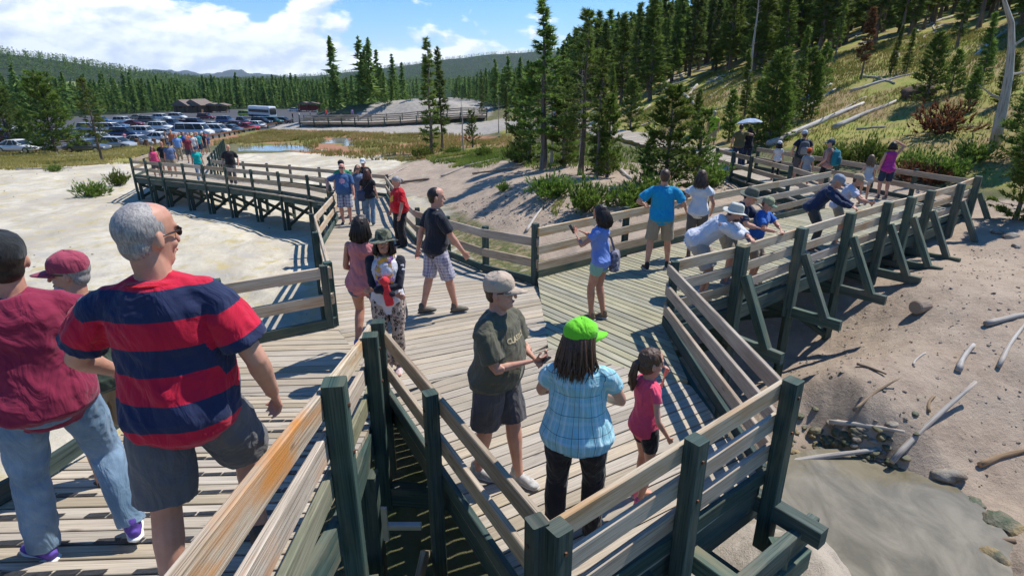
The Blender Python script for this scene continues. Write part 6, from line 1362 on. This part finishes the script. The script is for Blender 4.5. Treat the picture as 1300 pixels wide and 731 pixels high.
# phones and camera
def slab(name,info,pt,sz,rot,label,cat,mats=(None,None)):
    p=W(info,pt); t=thing_at(name,p,info['root'].rotation_euler[2],label,cat); mb=MB(); mb.box((0,0,0),sz,ch=.004); b=mb.build('case',plain('black_plastic',(.025,.025,.028),.35,.5),t); b.rotation_euler=rot
    mb=MB(); mb.add([(-sz[0]*.44,-sz[1]*.42,sz[2]/2+.0006),(sz[0]*.44,-sz[1]*.42,sz[2]/2+.0006),(sz[0]*.44,sz[1]*.42,sz[2]/2+.0006),(-sz[0]*.44,sz[1]*.42,sz[2]/2+.0006)],[(0,1,2,3)]); q=mb.build('screen',plain('dark_glass',(.02,.022,.03),.06,.6),b); return t
slab('mobile_phone',A4,(A4['hands'][0]+A4['hands'][1])/2+V3(.0,.09,.025),(.068,.135,.012),(.5,.5,-.6),'dark phone held by the man in the olive tee','phone')
slab('mobile_phone',A7,(A7['hands'][0]+A7['hands'][1])/2+V3(0,.09,.045),(.07,.13,.012),(1.0,0,.1),'phone held up by the woman in the light blue tee','phone')
# shoulder bags
def bag(info,pt,sz,label,mat,strap=None,cat='bag'):
    p=W(info,pt); t=thing_at('shoulder_bag',p,info['root'].rotation_euler[2],label,cat); rbox('bag_body',sz,mat,t,(0,0,0),disp=.012)
    if strap:
        mb=MB(); pts=[(W(info,q)-p) for q in strap]; R_=Matrix.Rotation(-info['root'].rotation_euler[2],3,'Z'); mb.tube([R_@q for q in pts],[(.016,.005)]*len(pts),6); mb.build('strap',mat,t)
    return t
T7=A7['TP']; bag(A7,T7(.10,-.17,-.02),(.20,.14,.30),'grey sling backpack hanging from the shoulder of the woman in light blue',cl('grey_bag_nylon',(.17,.16,.19),'camo',((.30,.28,.33),(.10,.09,.11))),[T7(.08,-.17,.13),T7(.02,-.14,.32),T7(-.12,.0,.50),T7(-.12,.13,.38),T7(.12,.14,.1),T7(.17,-.05,.02)])
T15=A15['TP']; bag(A15,T15(-.18,-.13,.0),(.26,.12,.30),'dark blue slouchy bag at the hip of the woman in the black tee',cl('denim_bag_cloth',(.05,.07,.12)),[T15(-.15,-.13,.13),T15(0,-.14,.3),T15(.13,-.06,.50)])
T4=A4['TP']; bag(A4,T4(-.22,-.10,.03),(.10,.13,.16),'small black camera pouch at the hip of the olive tee man',cl('black_pouch_nylon',(.015,.015,.018)),[T4(-.20,-.13,.1),T4(-.16,-.14,.3),T4(-.13,-.05,.49),T4(-.12,.10,.42)])
T25=A25['TP']
# parasol
p=W(A24,A24['hands'][1]); t=thing_at('parasol',p,.3,'pale blue parasol shading the couple on the upper path','parasol'); mb=MB(); mb.tube([(0,0,-.15),(0,.02,.62)],.008,8); mb.build('shaft',M_STEEL,t)
mb=MB(); n=8; vs=[];fs=[]; rings=[(0,.62),(.2,.595),(.38,.53),(.50,.44)]; Nn=32
for r_,z in rings:
    for q in range(Nn):
        a=2*PI*q/Nn; f=abs(math.cos(a*n/2)); rr_=r_*(.93+.07*f); vs.append((math.cos(a)*rr_,.02+math.sin(a)*rr_,z-.02*(1-f)*(r_/.5)))
for i in range(3):
    for q in range(Nn): j=(q+1)%Nn; fs.append((i*Nn+q,i*Nn+j,(i+1)*Nn+j,(i+1)*Nn+q))
mb.add(vs,fs); mb.build('canopy',cl('parasol_cloth',(.36,.46,.60)),t,smooth=True); mb=MB()
for q in range(8):
    a=2*PI*q/8; m=MB(); m.tube([(0,.02,.60),(math.cos(a)*.38,.02+math.sin(a)*.38,.52),(math.cos(a)*.5,.02+math.sin(a)*.5,.435)],.004,5); m.build('rib',M_STEEL,t)
t.rotation_euler[0]=-.15
# prints on shirts
def print_on(info,name,mat,pts,zoff=.0):
    pass
def tee_print(info,base,col,kind,seed=0,txt=None,size=.05,name='shirt_print'):
    """a flat printed motif laid on the cloth: every vertex is dropped onto the shirt"""
    sh=[c for c in info['root'].children if c.name.startswith('shirt')][0]; k=info['k']
    if txt:
        cu=bpy.data.curves.new('t','FONT'); cu.body=txt; cu.size=size; cu.align_x='CENTER'; cu.offset=.0015; cu.resolution_u=2; to=bpy.data.objects.new('t',cu); C.objects.link(to); dg=bpy.context.evaluated_depsgraph_get(); dg.update(); me=bpy.data.meshes.new_from_object(to.evaluated_get(dg)); bpy.data.objects.remove(to)
        bm=bmesh.new(); bm.from_mesh(me); bmesh.ops.subdivide_edges(bm,edges=bm.edges[:],cuts=1)
    else:
        bm=bmesh.new(); r=random.Random(seed); n=18; bmesh.ops.create_circle(bm,cap_ends=True,segments=n,radius=size); bm.verts.ensure_lookup_table()
        for v in bm.verts: v.co*=r.uniform(.6,1.15)
        bmesh.ops.triangulate(bm,faces=bm.faces[:]); bmesh.ops.subdivide_edges(bm,edges=bm.edges[:],cuts=2,use_grid_fill=True)
    t,f,r_=info['up'],info['fw'],info['rt']
    for v in bm.verts:
        o=info['TP'](-v.co.x if True else v.co.x,.6,base+v.co.y); hit,loc,no,_=sh.ray_cast(Vector(o),Vector(-f)); 
        v.co=(loc+Vector(f)*.003) if hit else Vector(o)-Vector(f)*.45
    me=bpy.data.meshes.new(name); bm.to_mesh(me); bm.free(); me.materials.append(plain(*col)); o=bpy.data.objects.new(name,me); C.objects.link(o); o.parent=sh; return o
tee_print(A4,.33,('pale_print',(.52,.42,.26)),'t',txt='CLASSICS',size=.05)
tee_print(A6,.25,('white_print',(.75,.80,.82)),'b',seed=4,size=.055)
tee_print(A13,.28,('yellow_print',(.75,.35,.04)),'b',seed=7,size=.10); tee_print(A14,.33,('pink_print',(.45,.25,.33)),'b',seed=9,size=.09)
tee_print(A18,.27,('print_red',(.45,.10,.06)),'b',seed=2,size=.055); tee_print(A18,.33,('print_sand',(.45,.36,.18)),'b',seed=3,size=.035); tee_print(A20,.27,('yellow_print',(.75,.35,.04)),'b',seed=5,size=.04)
# ------------------------------------------------------------------ vehicles and far things
def paint(n,c): 
    m,nt,b=newmat(n,.3,.5,c); b.inputs['Coat Weight'].default_value=.6; b.inputs['Coat Roughness'].default_value=.08; tc=nd(nt,'TexCoord').outputs['Object']
    nt.links.new(mix(nt,ramp(nt,noise(nt,tc,2,4),[(.3,0.),(.7,1.)]),tuple(x*.88 for x in c),c),b.inputs['Base Color']); return m
PC={'white':(.72,.72,.72),'silver':(.36,.38,.40),'grey':(.12,.13,.14),'black':(.02,.02,.022),'navy':(.02,.035,.09),'blue':(.06,.13,.28),'darkred':(.16,.015,.02),'red':(.45,.015,.02),'slate':(.10,.15,.21),'tan':(.35,.29,.20),'lime':(.45,.55,.05),'green':(.03,.10,.06)}
PM={k:paint(k+'_car_paint',v) for k,v in PC.items()}
M_CG=plain('car_glass',(.02,.028,.033),.06,.7,var=.05); M_TYRE=plain('tyre_rubber',(.025,.025,.025),.85); M_RIM=plain('alloy_rim',(.45,.46,.47),.35,.5,.7); M_HL=plain('headlamp_glass',(.6,.62,.62),.15,.6); M_TL=plain('tail_lamp_glass',(.35,.01,.01),.2,.6); M_TRIM=plain('black_trim',(.03,.03,.03),.6)
def rrect(hw,z0,z1,x,n=20,p=5):
    o=[]
    for k in range(n):
        a=2*PI*(k+.5)/n; c,s=math.cos(a),math.sin(a); q=(abs(c)**p+abs(s)**p)**(-1/p); o.append((x,c*q*hw,(z0+z1)/2+s*q*(z1-z0)/2))
    return o
def loftx(name,st,mat,parent,p=5,sm=True):
    mb=MB(); n=20; vs=[];fs=[]
    for x,hw,z0,z1 in st: vs+=rrect(hw,z0,z1,x,n,p)
    for i in range(len(st)-1):
        for k in range(n): j=(k+1)%n; fs.append((i*n+k,i*n+j,(i+1)*n+j,(i+1)*n+k))
    fs.append(tuple(range(n-1,-1,-1))); fs.append(tuple((len(st)-1)*n+k for k in range(n))); mb.add(vs,fs); return mb.build(name,mat,parent,smooth=sm)
CAR={}
def car(kind,L,Wd,Hh,belt,cab,hood,wr=.33,vcol='white'):
    """cab: x of windscreen foot, roof front, roof rear, rear glass foot; x runs to the front"""
    rt=empty('parked_car'); a=L/2; w=Wd/2; g=.22
    b=loftx('body',[(-a,w*.80,g+.15,belt*.82),(-a+.08,w*.93,g+.05,belt*.95),(-a+.5,w,g,belt),(-wr*2,w,g,belt),(cab[0]*.6,w,g,belt),(cab[0],w,g,belt*.99),(a-.6,w*.98,g,hood),(a-.15,w*.90,g+.03,hood*.88),(a,w*.75,g+.12,hood*.62)],PM[vcol],rt)
    loftx('window_glass',[(cab[3],w*.84,belt-.12,belt+.02),(cab[2],w*.80,belt-.12,Hh-.06),((cab[1]+cab[2])/2,w*.80,belt-.12,Hh-.04),(cab[1],w*.79,belt-.12,Hh-.06),(cab[0],w*.84,belt-.12,belt+.01)],M_CG,rt,4)
    loftx('roof',[(cab[2]-.12,w*.70,Hh-.13,Hh-.06),(cab[2]+.1,w*.78,Hh-.09,Hh-.01),((cab[1]+cab[2])/2,w*.79,Hh-.07,Hh),(cab[1]-.1,w*.77,Hh-.09,Hh-.01),(cab[1]+.12,w*.70,Hh-.13,Hh-.06)],PM[vcol],rt,4)
    for s_ in (-1,1):
        mb=MB()
        for t in (.02,.36,.68,.98):
            xb=cab[3]+(cab[0]-cab[3])*t; xt=cab[2]+(cab[1]-cab[2])*t; mb.beam((xb,s_*w*.845,belt-.03),(xt,s_*w*.79,Hh-.05),.04,.07 if t not in(.36,.68) else .05,up=(1,0,0))
        mb.build('pillar',PM[vcol],rt)
        for x in (-a+L*.20,a-L*.19):
            mb=MB(); mb.tube([(x,s_*(w-.20),wr),(x,s_*(w+.01),wr)],wr,18); wh=mb.build('wheel',M_TYRE,rt); mb=MB(); mb.tube([(x,s_*(w-.02),wr),(x,s_*(w+.022),wr)],wr*.62,14); mb.build('rim',M_RIM,wh)
        mb=MB(); mb.box((a-.13,s_*w*.66,hood*.74),(.16,.34,.15),ch=.04); mb.build('headlight',M_HL,rt)
        mb=MB(); mb.box((-a+.06,s_*w*.74,belt*.78),(.10,.24,.20),ch=.03); mb.build('tail_light',M_TL,rt)
        mb=MB(); mb.box((cab[0]-.25,s_*(w+.05),belt+.05),(.12,.16,.12),ch=.03); mb.build('wing_mirror',PM[vcol],rt)
    mb=MB(); mb.box((a-.06,0,g+.15),(.10,w*1.5,.16),ch=.03); mb.box((-a+.04,0,g+.18),(.10,w*1.5,.16),ch=.03); mb.build('bumper',M_TRIM,rt)
    CAR[kind]=rt; return rt
car('sedan',4.7,1.82,1.45,.92,(1.05,.35,-.75,-1.75),.84); car('suv',4.8,1.92,1.80,1.10,(1.15,.65,-1.95,-2.28),1.05,.38); car('van',5.0,1.95,1.78,1.02,(1.65,.75,-2.0,-2.4),.92); car('bigvan',6.3,2.05,2.15,1.20,(2.4,1.75,-2.85,-3.0),1.08,.38); car('pickup',5.6,1.95,1.82,1.12,(1.45,.85,-.45,-.75),1.08,.40); car('hatch',4.2,1.76,1.50,.94,(1.15,.45,-1.35,-1.9),.86)
protos=list(CAR.values()); used=set()
def park(u,v,kind,col,label,az=92,group=None,name='parked_car',ctag=None):
    x,y,z=P(u,v); src=CAR[kind]
    if kind in used: o=copy_tree(src)
    else: o=src; used.add(kind)
    o.location=(x,y,z+.02); o.rotation_euler=(0,0,R(90-az)); tag(o,label,ctag or {'sedan':'car','suv':'car','van':'minivan','bigvan':'van','pickup':'pickup truck','hatch':'car'}[kind],group or 'vehicles in the car park')
    for c in o.children:
        if c.name.split('.')[0] in ('body','roof','pillar','wing_mirror'):
            c.material_slots[0].link='OBJECT'; c.material_slots[0].material=PM[col]
    return o
LOTC=[(26,195,'sedan','white','white sedan nearest the frame edge, before the dry grass',90),(112,193,'sedan','grey','dark grey sedan half hidden by the two pines',88),(34,181,'van','slate','slate blue minivan behind the white sedan at the frame edge',92),(4,181,'suv','darkred','dark red four wheel drive cut by the frame edge',92),
(150,189,'hatch','silver','silver hatchback beside the low crowned pine',95),(178,186,'sedan','silver','silver saloon directly behind the row of barrier posts',95),(128,181,'sedan','white','white car seen through the low crowned pine',92),(205,182,'sedan','white','white saloon before the silver ones, near the crowd',92),
(185,173,'suv','white','boxy white four wheel drive at the heart of the car park',90),(212,174,'sedan','silver','long silver saloon left of the big white van',90),(205,166,'suv','white','second boxy white four wheel drive, one row farther back',95),(248,173,'bigvan','white','big white passenger van with a long dark window band',92),
(276,170,'van','white','white minivan at the nose of the big white van',95),(296,169,'sedan','slate','slate saloon by the wooden guard rail',98),(315,166,'sedan','red','bright red saloon near the guard rail',100),(328,163,'hatch','white','little white hatchback past the bright red saloon',105),(302,164,'hatch','darkred','dark red hatchback behind the slate saloon',98),
(218,161,'pickup','slate','slate pickup in the middle rows',92),(250,160,'suv','navy','navy four wheel drive behind the big white van',92),(236,160,'hatch','darkred','dark red hatchback next to the navy four wheel drive',92),(288,157,'suv','blue','blue four wheel drive alone near the open asphalt',95),(306,158,'pickup','grey','grey pickup behind the bright red saloon',95),
(333,159,'suv','black','black four wheel drive in the row below the coach',95),(347,158,'suv','green','dark green four wheel drive in the row below the coach',95),(360,157,'hatch','black','black hatchback last in the row by the guard rail',100),(226,152,'van','white','white minivan before the toilet building',92),(206,153,'suv','white','white four wheel drive in the far rows',92),
(262,152,'suv','darkred','dark red four wheel drive by the timber kiosks',92),(190,157,'van','grey','grey minivan in the far rows',92),(170,160,'sedan','darkred','maroon saloon in the far rows behind the pines',92),(158,158,'suv','white','white four wheel drive showing over the low crowned pine',92),(142,168,'van','white','white minivan seen between the two pines',92),(116,168,'suv','silver','silver four wheel drive between the two pines',92),
(150,163,'sedan','slate','slate saloon far behind the thin topped pine',92),(176,152,'sedan','tan','tan saloon in the farthest row',92),(313,148,'van','lime','yellow green minivan next to the coach',95),(374,142,'sedan','white','white saloon alone on the far asphalt',95),(90,180,'suv','black','black four wheel drive behind the broad pine',92),(62,178,'van','white','white minivan behind the broad pine',92),(10,168,'sedan','white','white saloon in the back row at the frame edge',92),(130,156,'sedan','blue','blue saloon far back among the pines',92),
(232,167,'sedan','blue','blue saloon just over the roof of the big white van',92),(160,175,'suv','navy','navy four wheel drive behind the silver hatchback',94),(270,163,'sedan','silver','silver saloon between the big van and the red hatchback',94)]
for u,v,k,c,l,a in LOTC: park(u,v,k,c,l,a+random.uniform(-3,3))
# coach
x,y,z=P(334,150); rt=empty('coach',(x,y,z),R(90-128),'white and dark tour coach at the far side of the asphalt','bus'); loftx('body',[(-6,1.2,.3,3.3),(-5.8,1.27,.3,3.5),(0,1.27,.3,3.5),(5.6,1.27,.3,3.5),(6,1.15,.4,3.2)],paint('coach_white',(.65,.66,.68)),rt,8,False)
loftx('window_band',[(-5.5,1.30,1.55,2.75),(5.7,1.30,1.5,2.8)],M_CG,rt,12,False); loftx('windscreen',[(5.6,1.1,1.2,3.0),(6.06,1.05,1.2,2.9)],M_CG,rt,8,False); loftx('lower_panel',[(-5.95,1.29,.35,1.15),(5.5,1.29,.35,1.15)],PM['navy'],rt,12,False)
for xx in (-3.8,3.6):
    for s_ in (-1,1): mb=MB(); mb.tube([(xx,s_*1.0,.5),(xx,s_*1.31,.5)],.5,16); mb.build('wheel',M_TYRE,rt)
# toilet block, kiosks
M_WALLB=wood('brown_board_wall',(.12,.08,.05),(.22,.15,.10),12,knots=False); M_ROOFB=plain('grey_brown_shingle',(.20,.155,.13),.9,var=.25,scale=3,bmp=.8); M_REDW=plain('red_panel',(.28,.05,.04),.7)
def hut(u,v,w,d,h,rh,label,az=0,mat=None,open_=False,gable=True):
    x,y,z=P(u,v); rt=empty('toilet_block' if not open_ else 'information_kiosk',(x,y,z-.1),R(az),label,'building' if not open_ else 'kiosk'); mb=MB()
    if open_:
        for sx in (-1,1):
            for sy in (-1,1): mb=MB(); mb.beam((sx*w*.42,sy*d*.4,0),(sx*w*.42,sy*d*.4,h),.25,.25); mb.build('post',mat or M_WALLB,rt)
        mb=MB(); mb.box((0,0,h*.5),(w*.8,.2,h*.62)); mb.build('notice_board',mat or M_WALLB,rt)
    else:
        mb.box((0,0,h/2),(w,d,h)); mb.build('wall',mat or M_WALLB,rt)
        for k in (-.28,.28):
            m=MB(); m.box((w*k,-d/2-.02,h*.42),(1.0,.08,h*.8)); f=m.build('door',plain('brown_door',(.09,.06,.045),.6),rt); m=MB(); m.box((w*k+.35,-d/2-.09,h*.42),(.06,.06,.12)); m.build('handle',M_STEEL,f)
        m=MB(); m.box((0,-d/2-.02,h*.75),(w*.25,.06,.4)); m.build('window',M_CG,rt)
    m=MB(); e=.6; W_,D_=w/2+e,d/2+e; b=h; V=[(-W_,-D_,b),(W_,-D_,b),(W_,D_,b),(-W_,D_,b),(0,-D_,b+rh),(0,D_,b+rh),(-W_,-D_,b-.2),(W_,-D_,b-.2),(W_,D_,b-.2),(-W_,D_,b-.2)]
    m.add(V,[(0,4,5,3),(4,1,2,5),(0,1,4),(3,5,2),(6,7,1,0),(7,8,2,1),(8,9,3,2),(9,6,0,3),(9,8,7,6)]); m.build('roof',M_ROOFB,rt)
hut(240,143,8,6,2.8,1.9,'brown toilet block with a grey gabled roof beyond the parked cars',-25); hut(254,143,7,6,2.8,2.0,'second gabled wing standing beside the toilet block',-15)
hut(272,143,4.5,3,2.8,.7,'low roofed timber kiosk nearer the toilet block',0,None,True); hut(283,143,4.5,3,2.8,.7,'low roofed timber kiosk nearer the open asphalt',0,None,True)
hut(388,142,5,3,3.0,.7,'red panelled kiosk at the far end of the asphalt',0,M_REDW,True); hut(398,142,5,3,3.0,.7,'red panelled kiosk next to the first bush beyond the asphalt',0,M_REDW,True)
# barrier posts and guard rail
M_BPOST=wood('brown_barrier_timber',(.13,.07,.045),(.22,.13,.085),14,knots=False)
for i,(u,v) in enumerate(((175,187),(187,187),(197,186),(163,188),(208,186),(218,185))):
    x,y,z=P(u,v); rt=empty('barrier_post',(x,y,z),0,'stout brown timber post at the edge of the car park','post','brown barrier posts'); m=MB(); m.tube([(0,0,-.2),(0,0,.95),(0,0,1.02)],[.24,.24,.19],12); m.build('shaft',M_BPOST,rt); m=MB(); m.tube([(0,0,.80),(0,0,.86)],.25,12); m.build('band',M_TRIM,rt)
def zt(x,y): return tz(x,y)
gr=[P(u,v)[:2] for u,v in ((232,184),(255,180),(280,175),(305,170),(330,165),(352,160),(372,156))]
railing(gr,zt,'low wooden guard rail between the parked cars and the marsh','guard rails',h=.75,planks=1,side=1,sp=3.2,mat=M_BPOST,post=.26,kick=False,pw=.24,below=.3)
# the far boardwalk
fb=[P(u,v)[:2] for u,v in ((384,160),(420,160),(470,160),(510,158),(550,155),(585,152),(618,151))]
def zf_(x,y): return tz(x,y)+.75
mb=MB()
for a,b_ in zip(fb,fb[1:]):
    mb.beam((*a,zf_(*a)-.05),(*b_,zf_(*b_)-.05),2.2,.12,up=(0,0,1)); mb.beam((a[0],a[1]-1.0,zf_(*a)-.3),(b_[0],b_[1]-1.0,zf_(*b_)-.3),.1,.35)
mb.build('deck_boards',M_RAIL,dk)
railing([(x,y-1.1) for x,y in fb],zf_,'distant boardwalk railing below the grey mound, nearer side','distant boardwalk railings',h=1.0,planks=2,side=-1,sp=3.0,post=.18,below=1.2,kick=False,pw=.2); railing([(x,y+1.1) for x,y in fb],zf_,'distant boardwalk railing below the grey mound, farther side','distant boardwalk railings',h=1.0,planks=2,side=1,sp=3.0,post=.18,below=1.0,kick=False,pw=.2)
# air
mb=MB(); s=16500; V=[(-s,-3000,-80),(s,-3000,-80),(s,16500,-80),(-s,16500,-80),(-s,-3000,900),(s,-3000,900),(s,16500,900),(-s,16500,900)]
mb.add(V,[(3,2,1,0),(4,5,6,7),(0,1,5,4),(1,2,6,5),(2,3,7,6),(3,0,4,7)]); m=bpy.data.materials.new('air'); m.use_nodes=True; nt=m.node_tree; nt.nodes.remove(nt.nodes['Principled BSDF'])
pv_=nd(nt,'VolumePrincipled',{'Color':(.72,.84,1.0),'Density':.000055,'Anisotropy':.2}); nt.links.new(pv_.outputs[0],nt.nodes['Material Output'].inputs['Volume'])
USE_HAZE=True
if USE_HAZE: hz=mb.build('haze',m); tag(hz,'thin blue summer air over the valley','haze',kind='stuff')
bpy.data.scenes.remove(TMP)
